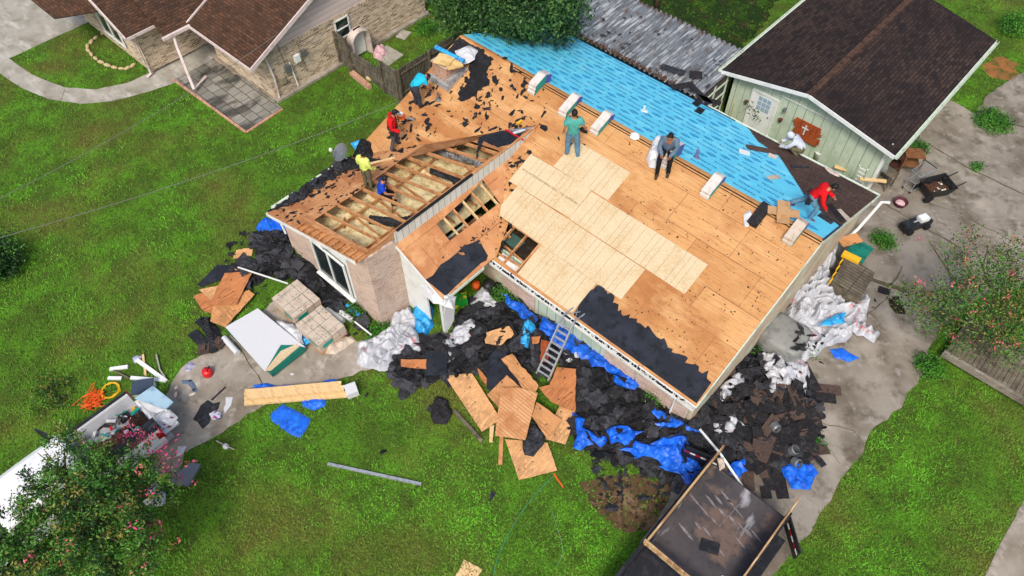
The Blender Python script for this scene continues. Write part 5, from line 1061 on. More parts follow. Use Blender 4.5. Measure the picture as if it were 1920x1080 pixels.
for i,(a,b) in enumerate([((985,395),(1000,372)),((985,440),(995,405)),((1062,428),(1105,412))]):
    p=P(Z((0,600),3,[a])[0]);q=P(Z((0,600),3,[b])[0]); c=(p+q)/2; d=q-p; mt=Matrix.Rotation(math.atan2(d.y,d.x),3,'Z'); mb=MB(); mb.ell((c.x,c.y,.035),(d.length/2,.055,.04),10,6,mat=mt); o=mb.build('shoe',M('cream_shoe',L(222,204,190)),smooth=True); tag(o,['cream shoe nearer the jeans of two beside the dirt','cream shoe nearer the truck of two beside the dirt','cream shoes pair at the foot of the dropped jeans'][i],'shoe')
cr('clothes_heap',Z((0,600),3,[(1085,560),(1110,520),(1130,480),(1170,450),(1200,470),(1240,460),(1230,500),(1190,530),(1180,580),(1140,615)]),.16,m_black2,'dark heap of cloth and felt on the concrete','cloth heap',162,fr=2.5)
sticks('stick',Z((0,600),3,[(1190,450)])[0],Z((0,600),3,[(1268,377)])[0],.05,.03,m_black2,'thin dark strip sticking out of the dark heap','strip',.05)
cr('chip_bag',Z((0,600),3,[(1180,535),(1215,515),(1250,530),(1245,562),(1200,570)]),.08,M('snack_bag',L(214,214,224),[(L(40,50,130),8,.52,.56),(L(214,60,110),7,.58,.62)],.4),'white blue and pink snack bags on the dark heap','bag',163,base=lambda x,y:.08)
cr('plastic_bag',Z((0,600),3,[(1270,435),(1310,435),(1300,480),(1265,525),(1258,500)]),.08,m_sheetw,'thin white plastic bag lying flat on concrete','bag',164)
o=MB().box(P((548,702)),(.12,.08,.05),.5).build('paper_cup',m_sheetw); tag(o,'tiny white scrap near the green string by the stack','scrap')
# coils
def coil(name,q,r,n,mat,lab,rad=.018,flat=1,seed=1):
    c=P(q); rn=random.Random(seed); pts=[]
    for k in range(n*18): a=2*math.pi*k/18; rr=r*(1+.16*rn.uniform(-1,1)*(0 if k%4 else 1))+.02*math.sin(a*.37); pts.append((c.x+rr*math.cos(a)*flat,c.y+rr*math.sin(a),.03+.006*(k/18)+rn.uniform(0,.01)))
    o=MB().tube(pts,rad,5).build(name,mat); return tag(o,lab,'hose')
coil('air_hose',(208,733),.3,6,m_yel,'coiled yellow air hose on the grass beside the truck')
rn=random.Random(6); c=P((178,752)); pts=[]
for k in range(130): pts.append((c.x+rn.gauss(0,.3),c.y+rn.gauss(0,.33),.03+rn.random()*.12))
sm=[tuple((Vector(a)+Vector(b))/2) for a,b in zip(pts,pts[1:])]
o=MB().tube(sm,.014,4).build('cord',m_org); tag(o,'tangled orange extension cord in the grass beside the truck','cord')
for i,(a,b,w_,m_,lb) in enumerate([((618,277),(720,263),.13,m_white,'short white gutter piece lying furthest left in the grass'),((608,327),(685,328),.12,m_white,'white gutter piece next to the yellow hose'),((735,325),(930,340),.12,m_white,'long low white gutter piece by the storage box'),((770,225),(935,345),.14,m_white,'diagonal white gutter piece crossing the others'),((640,285),(725,328),.06,m_woodd,'thin brown strip between the gutter pieces'),((805,195),(820,310),.07,m_woodn,'pale wooden stick standing out among the gutter pieces'),((880,195),(900,280),.05,m_conc3,'faint curved pale strip in the grass by the gutters'),((900,280),(930,325),.05,m_conc3,'lower faint pale strip in grass by the gutters')]):
    p,q=Z((0,600),3,[a,b]); sticks('gutter_piece',p,q,w_,.07,m_,lb,'gutter piece' if i<4 else 'strip',.06+.02*(i==3))
cr('plastic_bag',Z((0,600),3,[(745,215),(770,198),(800,205),(790,240),(755,245)]),.2,M('lilac_bag',L(176,176,210),rough=.4),'lilac plastic bag at the tip of the diagonal gutter','bag',165)
sbx=thing('storage_box','white storage box with dark blue lid behind the truck','box',tuple(P((267,725)))); c=P((267,725),.35); MB().box((c.x,c.y,.17),(.62,.5,.34),.9).build('tub',m_white,sbx); mb=MB(); mb.box((c.x,c.y,.36),(.7,.56,.05),.9); mb.build('lid',M('navy_lid',L(62,74,92),rough=.5),sbx)
sp=thing('sprinkler','small white lawn sprinkler alone on the front lawn','sprinkler',tuple(P((424,838)))); c=P((424,838)); MB().lathe((c.x,c.y,0),[(0,.14),(.08,.12),(.1,.0)],12).build('base',m_white,sp,smooth=True); MB().tube([c+V3(-.35,-.1,.12),c+V3(.35,.12,.12)],.02,5).build('arm',m_conc3,sp)
# orange handled bar & green string
sticks('pry_bar',(1038,888),(1056,914),.04,.04,m_org,'orange tool bar lying in the grass below the plywood','tool',.03)
def cord(name,qs,r,mat,lab,z=.03,cat='string'):
    w_=[P(q,z) for q in qs]; pts=[]
    for i in range(len(w_)-1):
        a=w_[max(0,i-1)];b=w_[i];c=w_[i+1];d=w_[min(len(w_)-1,i+2)]
        for k in range(5):
            t=k/5; pts.append(.5*((2*b)+(c-a)*t+(2*a-5*b+4*c-d)*t*t+(3*b-a-3*c+d)*t**3))
    pts.append(w_[-1]); return tag(MB().tube(pts,r,5).build(name,mat),lab,cat)
cord('string',[(1040,890),(1020,910),(985,950),(960,990),(935,1040),(925,1080)],.012,M('green_string',L(60,150,110)),'thin green string winding down the front lawn')
cord('string',[(1035,960),(1045,990),(1055,1030),(1045,1060)],.01,M('pale_string',L(110,150,110)),'second thin pale string on the lawn near the dirt')
# ladder leaning on the gutter
ld=thing('ladder','aluminium ladder leaning against the front gutter','ladder',tuple(P((1020,700))))
Z4=lambda q:Z((640,540),3,[q])[0]
fl,fr_=P(Z4((1100,478)),.45),P(Z4((1165,520)),.45); tl=P(Z4((1250,150)),2.55); tr=tl+(fr_-fl).normalized()*(fr_-fl).length*.9
mb=MB(); mb.beam(fl,tl,.05,.09); mb.beam(fr_,tr,.05,.09); mb.build('rails',m_alu,ld)
for k in range(9): t=.05+.1*k; mb=MB().beam(fl.lerp(tl,t),fr_.lerp(tr,t),.06,.05); mb.build('rung',m_alu,ld)
mb=MB(); b1=tl+V3(.05,.75,-.1);b2=tr+V3(.05,.75,-.1); mb.beam(tl,b1,.04,.04); mb.beam(tr,b2,.04,.04); mb.beam(b1,b2,.04,.04); mb.beam(tl,b2,.02,.02); mb.beam(tr,b1,.02,.02); mb.build('stabiliser',m_alu,ld)
# porch things
c=P((858,568),.1)
o=MB().box((c.x,c.y,.22),(.75,.5,.3),.9).build('soil_bag',M('green_bag',L(34,150,50),[(L(226,200,50),2.6,.54,.57),(L(20,110,40),6,.55,.62)],.45)); tag(o,'green and yellow garden soil bag on the porch edge','soil bag')
cr('plastic_sheet',[(787,530),(815,522),(855,552),(850,575),(812,565),(800,552)],.25,m_sheetw,'white plastic sheet draped over the porch roof corner','plastic sheet',170,z=2.4,base=lambda x,y:2.25,fr=1.2,fall=.1)
o=MB().slab([PP([(835,560),(853,556),(850,600),(840,618),(832,590)],((1,0,0),XI+.12))],.03).build('plastic_sheet',m_sheetw); tag(o,'white plastic strip hanging down from the porch corner','plastic sheet')
p=P((892,530),.4); o=MB().lathe((p.x,p.y,.05),[(0,.35),(.14,.34),(.17,.2),(.14,.02),(0,0)],12).build('pumpkin_bucket',m_org,smooth=True); tag(o,'orange bucket under the porch eave','bucket')
p=P((915,535),.3); o=MB().lathe((p.x,p.y,.0),[(0,.5),(.2,.48),(.26,.3),(.22,.02),(0,0)],12).build('black_pot',m_blackp,smooth=True); tag(o,'black pot in the inner corner by the porch','pot')
# roof heaps at the left
cr('felt_heap',[(660,290),(672,262),(690,258),(703,275),(700,300),(680,305)],.6,m_black,'high heap of torn black felt beside the satellite dish','felt heap',180,z=2.5,base=lambda x,y:max(2.35,zw(x)),fr=1.6,fall=.3)
cr('felt_heap',[(640,320),(655,298),(690,300),(720,312),(700,322),(660,325)],.18,m_black,'low felt heap on the wing eave right of the dish','felt heap',181,z=2.5,base=lambda x,y:zw(x)+.02,fr=2,fall=.2)
scraps('felt_pieces',[(505,402),(560,362),(640,302),(700,300),(690,320),(640,330),(560,380),(530,395)],110,.08,.3,58,FM,'torn felt pieces piled along the wing eave',.03,.3,.06,2.52)
cr('tarp',[(655,262),(675,255),(697,262),(690,280),(665,275)],.3,m_tarpl,'blue and white wrap hanging over the left eave','tarp',182,z=2.3,base=lambda x,y:2.1)
# satellite dish
ds=thing('satellite_dish','grey satellite dish on the left eave above the lawn','satellite dish',tuple(P((655,300),2.5)))
c=P((641,287),2.9); mt=Matrix.Rotation(R(-20),3,'Z')@Matrix.Rotation(R(38),3,'X'); vs=[];fs=[]
for j in range(6):
    r_=.42*j/5
    for k in range(20): a=2*math.pi*k/20; vs.append(mt@V3(r_*math.cos(a),r_*math.sin(a)*.85,.5*r_*r_)+c)
for j in range(5):
    for k in range(20): fs.append((j*20+k,j*20+(k+1)%20,(j+1)*20+(k+1)%20,(j+1)*20+k))
mb=MB(); mb.add(vs,fs); mb.build('dish',m_met,ds,smooth=True); f_=c+mt@V3(0,-.1,.5); MB().tube([c+mt@V3(0,-.36,.08),f_],.02,6).build('arm',m_met,ds); MB().ell(tuple(f_),(.07,.07,.09)).build('receiver',m_white,ds)
b_=P((660,303),2.45); MB().tube([c,c+V3(.05,0,-.15),b_],.025,6).build('mast',m_white,ds)
sticks('loose_board',(690,308),(740,296),.1,.05,m_woodn,'loose pale board on the deck behind the yellow shirt worker','board',2.95)
# tools near ridge end
for i,(a,b,w_,m_,lb) in enumerate([((955,245),(1000,240),.06,m_alu,'long tool lying at the tip of the clerestory'),((948,243),(982,263),.04,m_red,'red handled pry bar on the felt by the wing tip'),((962,250),(985,243),.09,m_sheetw,'white tool box by the wing tip'),((970,232),(978,226),.1,m_yel,'yellowish scrap by the wing tip')]): sticks('roof_tool',P and a,b,w_,.05,m_,lb,'tool',4.1)
# overhead wires
def wire(name,a,za,b,zb_,sag,lab):
    A=P(a,za);B=P(b,zb_); pts=[A.lerp(B,t/24)-V3(0,0,sag*4*(t/24)*(1-t/24)) for t in range(25)]; return tag(MB().tube(pts,.011,5).build(name,M(name+'_grey',L(112,116,110),rough=.6)),lab,'wire')
wire('overhead_wire',(-60,462),4.5,(757,187),3.2,.35,'pale overhead wire ending at the left gable of the stripped roof')
wire('overhead_wire',(-60,402),4.5,(573,25),3.3,.4,'overhead wire ending at the neighbour gable')
# ---- back right yard items ----
wl=thing('white_downspout','long white downspout pipe propped at the right gable','pipe',tuple(P((1590,470))))
mb=MB(); mb.tube([P((1583,452),.6),P((1608,430),1.0),P((1653,379),2.0),P((1668,380),2.0)],.06,8); mb.build('pipe',m_white,wl)
bn=thing('waste_bin','green lidded waste bin beside the fence panel','bin',tuple(P((1615,475))),0); c=P((1610,472),.9)
mb=MB(); mb.slab([V3(c.x-.3,c.y-.4,.9),V3(c.x+.3,c.y-.4,.9),V3(c.x+.3,c.y+.4,.9),V3(c.x-.3,c.y+.4,.9)],.9); mb.build('body',m_teal,bn)
mb=MB(); mb.box((c.x,c.y,.95),(.72,.95,.07)); mb.box((c.x+.05,c.y,.99),(.5,.7,.04)); mb.build('lid',m_teal,bn); MB().tube([(c.x-.3,c.y-.5,.9),(c.x+.3,c.y-.5,.9)],.03,6).build('handle',m_blackp,bn)
sticks('yellow_bar',(1580,475),(1612,490),.28,.12,m_yel,'yellow plastic lid bar in front of the green bin','bar',1.0)
sticks('plywood_scrap',(1575,455),(1612,445),.45,.03,m_ply,'torn tan board resting on the green bin','board',1.15)
board('fence_panel',[(1590,478),(1640,512),(1612,560),(1563,525)],.9,m_fence,'weathered grey wooden box top beside the white wraps',31,.06,0,cat='wooden box') if False else None
bxx=thing('wooden_box','weathered grey wooden bin enclosure with slatted top beside white wraps','wooden box',tuple(P((1600,540))))
A7=PP([(1588,478),(1641,512),(1612,562),(1562,526)],.95); MB().slab([A7],.05).build('top',m_fence if False else M('panel_boards',L(112,106,92),[(L(80,74,64),2.5,.46,.62)],.9,.004,30,.1,brick=dict(map='x',w=9,h=.14,mort=.012,c1=L(116,110,96),c2=L(98,92,82),cm=L(40,38,34),off=0)),bxx)
mb=MB(); lo=[p.copy() for p in A7]
for a,b in zip(A7,A7[1:]+A7[:1]): mb.add([a-V3(0,0,.05),b-V3(0,0,.05),V3(b.x,b.y,0),V3(a.x,a.y,0)],[(0,1,2,3)])
mb.build('sides',m_woodd,bxx)
mb=MB(); a=A7[3];b=A7[0]
for k in range(5): p=a.lerp(b,k/4)+V3(-.06,0,-.1); mb.box(p,(.05,.22,.16))
mb.build('yellow_black_tape',m_yel,bxx)
# shopping cart
ct=thing('shopping_cart','wire shopping cart standing on the concrete next to wheelbarrow','shopping cart',tuple(P((1700,360)))); c=P((1712,350)); d=V3(.25,.97,0).normalized(); s=V3(-d.y,d.x,0)
mb=MB(); 
def ring(o_,w0,w1,l,z): a=[o_-d*l/2-s*w0/2,o_+d*l/2-s*w1/2,o_+d*l/2+s*w1/2,o_-d*l/2+s*w0/2]; return [p+V3(0,0,z) for p in a]
top=ring(c,.42,.6,.9,1.0); bot=ring(c,.34,.48,.75,.5)
for rg_ in(top,bot): mb.tube(rg_+[rg_[0]],.014,5)
for k in range(9):
    for i in range(4):
        t=k/8; mb.tube([top[i].lerp(top[(i+1)%4],t),bot[i].lerp(bot[(i+1)%4],t)],.006,3)
for k in range(10): t=k/9; mb.tube([bot[0].lerp(bot[1],t),bot[3].lerp(bot[2],t)],.006,3); mb.tube([top[1].lerp(bot[1],t),top[2].lerp(bot[2],t)],.006,3)
mb.build('basket',m_alu,ct); mb=MB()
lo=ring(c,.36,.56,.95,.12)
for i in range(4): mb.tube([bot[i],lo[i]],.016,5)
mb.tube(lo+[lo[0]],.016,5); mb.build('frame',m_alu,ct)
for i in range(4): MB().ell(tuple(lo[i]-V3(0,0,.05)),(.03,.06,.06)).build('wheel',m_tire,ct)
MB().tube([top[1]+V3(0,0,.06),top[2]+V3(0,0,.06)],.02,6).build('handle',m_blackp,ct)
# wheelbarrow / yard cart
wb=thing('yard_cart','black two wheeled yard cart full of brown rubbish','yard cart',tuple(P((1750,350)))); c=P((1757,348),.5); d=V3(.55,.83,0).normalized(); s=V3(-d.y,d.x,0)
mb=MB(); T_=[c+d*.62+s*.46,c+d*.62-s*.46,c-d*.62-s*.4,c-d*.62+s*.4]; B_=[c+(p-c)*.72-V3(0,0,.35) for p in T_]
for i in range(4): j=(i+1)%4; mb.add([T_[i]+V3(0,0,.15),T_[j]+V3(0,0,.15),B_[j],B_[i]],[(0,1,2,3)])
mb.add(B_,[(0,1,2,3)]); mb.build('tray',m_blackp,wb)
for k in(-1,1): MB().tube([c+s*.3*k+d*.5,c+s*.3*k+d*1.05+V3(0,0,.25)],.03,6).build('handle',m_blackp,wb); mb=MB(); mb.tube([c-d*.5+s*(.36*k)-V3(0,0,.28),c-d*.5+s*(.44*k)-V3(0,0,.28)],.2,14); mb.build('wheel',m_tire,wb)
crumple('rubbish',[tuple((c+(p-c)*.7)[:2]) for p in T_],.2,M('brown_rubbish',L(84,54,38),[(L(40,30,24),7,.46,.58),(L(220,214,200),5,.6,.62)],.9),base=.42,seed=190,fr=3,lab='brown leaves and paper rubbish filling the yard cart',cat='rubbish')
# pink basket
bk_=thing('basket','dark pink plastic basket on the concrete','basket',tuple(P((1686,384)))); c=P((1686,384)); mb=MB(); mb.lathe((c.x,c.y,0),[(0,.02),(.2,.02),(.27,.22),(.29,.22),(.22,0)],14); mb.build('tub',M('dark_pink',L(92,50,62)),bk_); MB().ell((c.x,c.y,.1),(.2,.2,.08)).build('contents',m_pinkf,bk_)
# mobility scooter like machine
mc=thing('lawn_machine','black and white small machine with engine on the concrete near flowering tree','machine',tuple(P((1710,432)))); c=P((1712,428)); d=(P((1735,415))-P((1685,432))).normalized(); s=V3(-d.y,d.x,0)
MB().box(c+V3(0,0,.28),(1.25,.42,.28),math.atan2(d.y,d.x)).build('body',m_blackp,mc); MB().box(c+d*.25+V3(0,0,.48),(.4,.3,.2),math.atan2(d.y,d.x)).build('engine_cover',m_white,mc)
MB().tube([c-d*.5+V3(0,0,.3),c-d*.95+V3(0,0,.75)],.025,6).build('handle',m_blackm,mc); MB().tube([c-d*.2+V3(0,0,.45),c+d*.5+V3(0,0,.5)],.04,8).build('pipe',m_alu,mc)
for a_ in(-.4,.42):
    for b_ in(-.24,.24): q=c+d*a_+s*b_+V3(0,0,.14); MB().tube([q-s*.05,q+s*.05],.14,12).build('wheel',m_tire,mc)
# junk furniture under the garage eave
def crate(name,lab,cat,q,z,dims,rz,m_): 
    t=thing(name,lab,cat,tuple(P(q))); c=P(q,0); x,y,h=dims
    mb=MB(); mt=Matrix.Rotation(rz,3,'Z')
    for a in(-1,1):
        for b in(-1,1): mb.box(mt@V3(a*(x/2-.03),b*(y/2-.03),h/2)+c,(.06,.06,h),rz)
    mb.build('legs',m_,t); MB().box(c+V3(0,0,h),(x,y,.05),rz).build('top',m_,t); MB().box(c+V3(0,0,h*.45),(x*.95,y*.95,.04),rz).build('shelf',m_,t); return t
crate('table','weathered wooden bench table below the garage corner','table',(1640,338),.8,(1.35,.5,.8),-.2,m_woodd); crate('cabinet','open brown wood cabinet frame at the garage corner','cabinet',(1698,318),.9,(.8,.6,.95),.6,M('brown_cabinet_wood',L(128,86,52),[(L(90,60,38),4,.46,.62)],.8))
crate('dark_table','dark wooden stand behind the weathered bench','table',(1668,318),.8,(.6,.5,.85),.4,M('dark_brown_wood',L(64,36,28)))
sticks('orange_board',(1612,335),(1662,340),.16,.05,m_woodn,'yellowish board across the weathered bench','board',.9)
o=MB().box(P((1650,312),.95),(.6,.4,.14),.3).build('pale_box',m_greyc); tag(o,'pale grey box on the dark stand','box')
lw=thing('white_ladder','short white ladder leaning on the garage wall','ladder',tuple(P((1605,330)))); a=P((1600,345),.2);b=P((1612,310),1.6); s=V3(.35,0,0); mb=MB(); mb.beam(a,b,.04,.05); mb.beam(a+s,b+s,.04,.05); mb.build('rails',m_white,lw)
for k in range(5): MB().beam(a.lerp(b,.1+.2*k),a.lerp(b,.1+.2*k)+s,.035,.035).build('rung',m_white,lw)
sticks('leaning_board',(1622,320),(1645,288),.25,.04,m_woodd,'grey plank leaning at the garage corner','board',.2) ; sticks('wood_frame',(1575,318),(1583,298),.5,.04,m_woodn,'open yellow wood frame leaning against green wall','frame',.3)
pb=thing('paint_bucket','white paint bucket under the garage wall','bucket',tuple(P((1530,300)))); c=P((1530,298)); MB().lathe((c.x,c.y,0),[(0,0),(.16,0),(.19,.42),(.2,.44),(.0,.44)],14).build('pail',m_white,pb,smooth=True)
cr('rag',[(1545,310),(1560,315),(1575,322),(1572,335),(1555,330)],.12,M('torn_wrapper',L(222,196,180),[(L(70,150,160),5,.56,.6)],.6),'torn pink and teal wrapper on the back eave','wrapper',191,z=2.3,base=lambda x,y:zb(y)+.05)
p=P((1413,232)); tree('potted_shrub','leafy green potted shrub in front of the garage door','shrub',(p.x,p.y,0),[(p.x,p.y,.9,.55,.4,.4)],420,.09,[m_lo1,m_lo3,m_lo2],[.4,.35,.25],[([(p.x,p.y,0),(p.x,p.y,.8)],[.05,.03])],seed=70,spread=.15,clump=12)
bm_=thing('broom','yellow handled broom leaning on the green wall','broom',tuple(P((1368,225)))); MB().beam(P((1368,222),.2),P((1377,192),1.5),.03,.03).build('handle',m_yel,bm_); MB().box(P((1367,224),.12),(.3,.08,.15)).build('brush',m_red,bm_)
chh=thing('folding_chair','dark red folding chair beside the garage door','chair',tuple(P((1390,225)))); c=P((1392,222)); MB().box(c+V3(0,0,.45),(.45,.4,.04),.4).build('seat',m_rust if False else m_red,chh); MB().beam(c+V3(.2,.1,.45),c+V3(.25,.15,.95),.4,.03).build('backrest',M('maroon',L(120,40,44)),chh)
for a_ in(-.2,.2):
    for b_ in(-.17,.17): MB().beam(c+V3(a_,b_,0),c+V3(a_,b_,.45),.03,.03).build('leg',m_blackm,chh)
# bundles on the ridge
def bundle(lab,q,n=1,seed=1,rz=0,wrap=m_bundw,open_=False):
    p=P(q,FRONT); x=p.x; yc=p.y; t=thing('shingle_bundle',lab,'shingle bundle',(x,yc,zf(yc)),rz)
    for k in range(n):
        mb=MB(); L_=1.0; W_=.36; T=.115; N=12; vs=[];fs=[]
        for i in range(N+1):
            s=-.5*L_+L_*i/N; yy=yc+s*.92+k*.04; zs=(zf(yy) if yy<YR else zb(yy)); 
            zs=min(zs, ZR-.5*.33*abs(yy-YR)+0 if abs(yy-YR)>.3 else ZR-.05-.6*abs(yy-YR)**2)
            zs=max(zs,(zf(yy) if yy<YR else zb(yy)))+.03+k*.09
            for a,b in((-W_/2,0),(W_/2,0),(W_/2,T),(-W_/2,T)): vs.append((a,yy-yc,zs+b-zf(yc)+k*.03))
        for i in range(N):
            for j in range(4): fs.append((i*4+j,i*4+(j+1)%4,(i+1)*4+(j+1)%4,(i+1)*4+j))
        fs+= [(0,1,2,3),(N*4+3,N*4+2,N*4+1,N*4)]
        mb.add(vs,fs); me=mb.mesh('wrapper'); o=link('wrapper' if not open_ else 'shingles',me,wrap,t,local=True)
        mb=MB(); vs2=[(a*1.012 if j in(1,2) else a,b,c+(.004 if j>1 else 0)) for j,(a,b,c) in [(i%4,v) for i,v in enumerate(vs)]]
        f2=[];m2=[]
        for i in range(N):
            f2.append((i*4+1,(i+1)*4+1,(i+1)*4+2,i*4+2)); m2.append(0 if i<8 else 1)
        mb.v=vs2; mb.f=f2; mb.m=m2; 
        if not open_: link('printed_side',mb.mesh('printed_side'),[m_tealw,m_violet],t,local=True)
    return t
bundle('white wrapped shingle bundle stack highest up the ridge, above the teal shirt worker',(1010,160),3,1)
bundle('white wrapped shingle bundle just behind the head of the teal shirt worker',(1068,202),2,2)
bundle('white wrapped shingle bundle right of the teal shirt worker',(1128,235),2,3)
bundle('shingle bundle stack the dark haired man is sitting on',(1255,296),4,4)
bundle('wrapped shingle bundle between the seated man and the opened bundle',(1335,352),2,5)
bundle('grey tan wrapped shingle bundle nearest the right end of ridge',(1490,438),2,6,wrap=m_kraft)
bundle('opened bundle showing dark shingles near the cardboard box',(1424,404),1,7,wrap=m_shdk,open_=True)
cr('plastic_sheet',[(1212,295),(1222,270),(1235,262),(1240,290),(1232,312),(1218,308)],.35,m_sheetw,'white plastic flap beside the seated man','plastic sheet',195,z=4.6,base=lambda x,y:zf(min(y,YR))+.05,fr=1.5,fall=.1)
cr('paper',[(1391,410),(1402,405),(1412,418),(1400,430),(1395,428)],.12,m_sheetw,'torn white wrapper next to the opened bundle','paper',196,z=4.3,base=lambda x,y:zf(y)+.02,fall=.08)
cbx=thing('cardboard_box','opened flat cardboard box on the ridge','cardboard box',tuple(P((1467,402),FRONT))); c=P((1467,402),FRONT); mt=Matrix.Rotation(.5,3,'Z')
mb=MB()
for a,b,rr in((0,-.35,.5),(0,.35,.4),(-.35,0,.3),(.35,0,.35)): mb.box(c+mt@V3(a,b,.12),(.4 if a==0 else .3,.32 if a==0 else .36,.012),.5)
mb.box(c+V3(0,0,.1),(.42,.4,.2),.5); mb.build('box',m_card,cbx)
for i,(q,lb) in enumerate([((1240,232),'white') ,((1352,282),'x')][:0]): pass
for i,(a,b,w_,m_,lb) in enumerate([((1400,278),(1455,288),.3,m_shbr,'brown shingle strip on the blue beside the hooded worker'),((1385,285),(1405,291),.25,m_sheetw,'torn pale wrapper on the blue at the hooded worker'),((1440,292),(1455,298),.2,m_kraft,'pinkish torn paper in front of the hooded worker'),((1440,336),(1460,333),.2,m_kraft,'pale pink paper scrap in the middle of the blue'),((1483,314),(1515,315),.12,m_black2,'thin dark strip on the brown shingles'),((1552,385),(1580,418),.25,m_shdk,'upper dark shingle strips on the brown corner'),((1570,395),(1590,415),.2,m_kraft,'pale backing paper at the corner by dark strips'),((1535,404),(1560,420),.33,m_black2,'dark shingle lying on the blue corner')]):
    A=P(a,BACK);B=P(b,BACK); o=MB().beam(A+V3(0,0,.06),B+V3(0,0,.06),w_,.03).build('roof_scrap',m_); tag(o,lb,'scrap')
# ================= TRUCK =================
tk=thing('pickup_truck','white pickup truck with open loaded bed half hidden by the flowering tree','truck',(-16.4,-2.6,0))
x0,x1=-17.45,-15.35; yt=.15; yb=-1.95; yc=-4.6; xm=(x0+x1)/2
def strip(mb,secs,m=0,close=False):
    n=len(secs[0]); vs=[p for s in secs for p in s]; fs=[]
    for i in range(len(secs)-1):
        for j in range(n-1): fs.append((i*n+j,i*n+j+1,(i+1)*n+j+1,(i+1)*n+j))
    mb.add(vs,fs,m)
mb=MB()
for s in(-1,1):
    X=lambda v:xm+s*v
    secs=[]
    for y in np.linspace(yt,yb,10):
        wf=.03*math.exp(-((y+.95)/.5)**2)
        secs.append([(X(1.0),y,.45),(X(1.06+wf),y,.75),(X(1.03+wf),y,1.2),(X(.99),y,1.33),(X(.9),y,1.33),(X(.87),y,1.25),(X(.86),y,.72)])
    strip(mb,secs)
mb.build('bed_sides',m_paint,tk,smooth=False)
mb=MB()
for s in(-1,1): mb.box((xm+s*.945,(yt+yb)/2,1.345),(.1,abs(yt-yb),.03))
mb.build('rail_cap',m_blackp,tk)
mb=MB(); mb.box((xm,(yt+yb)/2,.7),(1.74,abs(yt-yb),.05)); mb.box((xm,yb,1.02),(1.74,.05,.64))
for k in range(9): mb.box((xm-.7+k*.175,(yt+yb)/2,.735),(.07,abs(yt-yb),.02))
mb.build('bed_floor',m_bed,tk)
tg=MB(); tg.box((xm,yt+.3,.74),(1.75,.58,.09)); tg=tg.build('tailgate',m_paint,tk); MB().box((xm,yt+.3,.795),(1.5,.4,.02)).build('liner',m_bed,tg)
MB().box((xm,yt+.12,.55),(1.95,.22,.2)).build('bumper',m_alu,tk)
for s in(-1,1): MB().box((xm+s*.99,yt-.05,1.05),(.12,.22,.4)).build('tail_light',m_redr,tk)
# cab
mb=MB(); secs=[]
prof=[(1.05,.5),(1.06,.95),(1.02,1.15),(.86,1.72),(.7,1.8),(0,1.83),(-.7,1.8),(-.86,1.72),(-1.02,1.15),(-1.06,.95),(-1.05,.5)]
for y,sc,dz in((-2.02,1.0,-.05),(-2.1,1,0),(-3.0,1,.02),(-3.8,1,0),(-4.5,.98,-.05)): secs.append([(xm+a*sc,y,b+(dz if b>1.3 else 0)) for a,b in prof])
strip(mb,secs); mb.add([(xm+a,-2.02,b-.05*(b>1.3)) for a,b in prof],[tuple(range(11))]); mb.build('cab',m_paint,tk)
mb=MB(); secs=[]
for y,z in((-4.5,1.7),(-5.15,1.2),): secs.append([(xm+a,y,z) for a in(-.8,-.4,0,.4,.8)])
strip(mb,secs); mb.build('windscreen',m_glass,tk)
mb=MB()
mb.box((xm,-2.0,1.42),(1.35,.03,.42))
for s in(-1,1):
    mb.add([(xm+s*1.03,-2.25,1.2),(xm+s*.9,-2.35,1.62),(xm+s*.9,-3.15,1.66),(xm+s*1.03,-3.2,1.2)],[(0,1,2,3)]); mb.add([(xm+s*1.03,-3.3,1.2),(xm+s*.9,-3.3,1.66),(xm+s*.9,-4.3,1.66),(xm+s*1.03,-4.6,1.2)],[(0,1,2,3)])
mb.build('side_window',m_glass,tk)
mb=MB(); secs=[]
for y,z in((-5.1,1.2),(-5.6,1.15),(-6.4,1.05),(-6.6,.85)): secs.append([(xm-1.03,y,.6),(xm-1.0,y,z-.08),(xm-.8,y,z),(xm,y,z+.04),(xm+.8,y,z),(xm+1.0,y,z-.08),(xm+1.03,y,.6)])
strip(mb,secs); mb.build('hood',m_paint,tk)
for s in(-1,1):
    for y in(-1.0,-5.6):
        w_=MB(); w_.tube([(xm+s*.82,y,.4),(xm+s*1.06,y,.4)],.4,18); w_=w_.build('wheel',m_tire,tk); MB().tube([(xm+s*1.05,y,.4),(xm+s*1.07,y,.4)],.22,12).build('rim',m_alu,w_)
    MB().box((xm+s*1.25,-4.3,1.25),(.28,.12,.24)).build('mirror',m_blackp,tk)
# an open side door seen left of the cab
MB().box((x0-.4,-2.35,1.0),(.7,.07,.95),.35).build('open_door',m_blackp,tk)
# load
def load(name,cx,cy,z,dx,dy,h,mat,lab,cat,seed,rz=0): 
    o=[]
    for a,b in((-1,-1),(1,-1),(1,1),(-1,1)): v=Matrix.Rotation(rz,3,'Z')@V3(a*dx/2,b*dy/2,0); o.append((cx+v.x,cy+v.y))
    return crumple(name,o,h,mat,base=z,seed=seed,fr=3,fall=.1,lab=lab,cat=cat)
mb=MB(); rn=random.Random(21)
for k in range(46): mb.box((rn.uniform(x0+.3,x1-.3),rn.uniform(yb+.1,yt-.1),.8+rn.random()*.12),(rn.uniform(.08,.35),rn.uniform(.04,.14),.05),rn.uniform(0,3),m=rn.randrange(6))
tag(mb.build('small_tools',[m_blackp,m_red,m_yel,m_sheetw,m_woodd,m_tealw]),'loose small tools and scraps strewn on the truck bed floor','tools',None,'stuff')
load('tool_pile',-16.3,-.9,.75,.8,.9,.3,M('mixed_tools',L(90,56,40),[(L(30,30,32),6,.5,.56),(L(190,80,60),5,.6,.64),(L(190,180,160),9,.62,.66)],.8),'mixed tools and hoses heaped in the middle of the truck bed','tools',200)
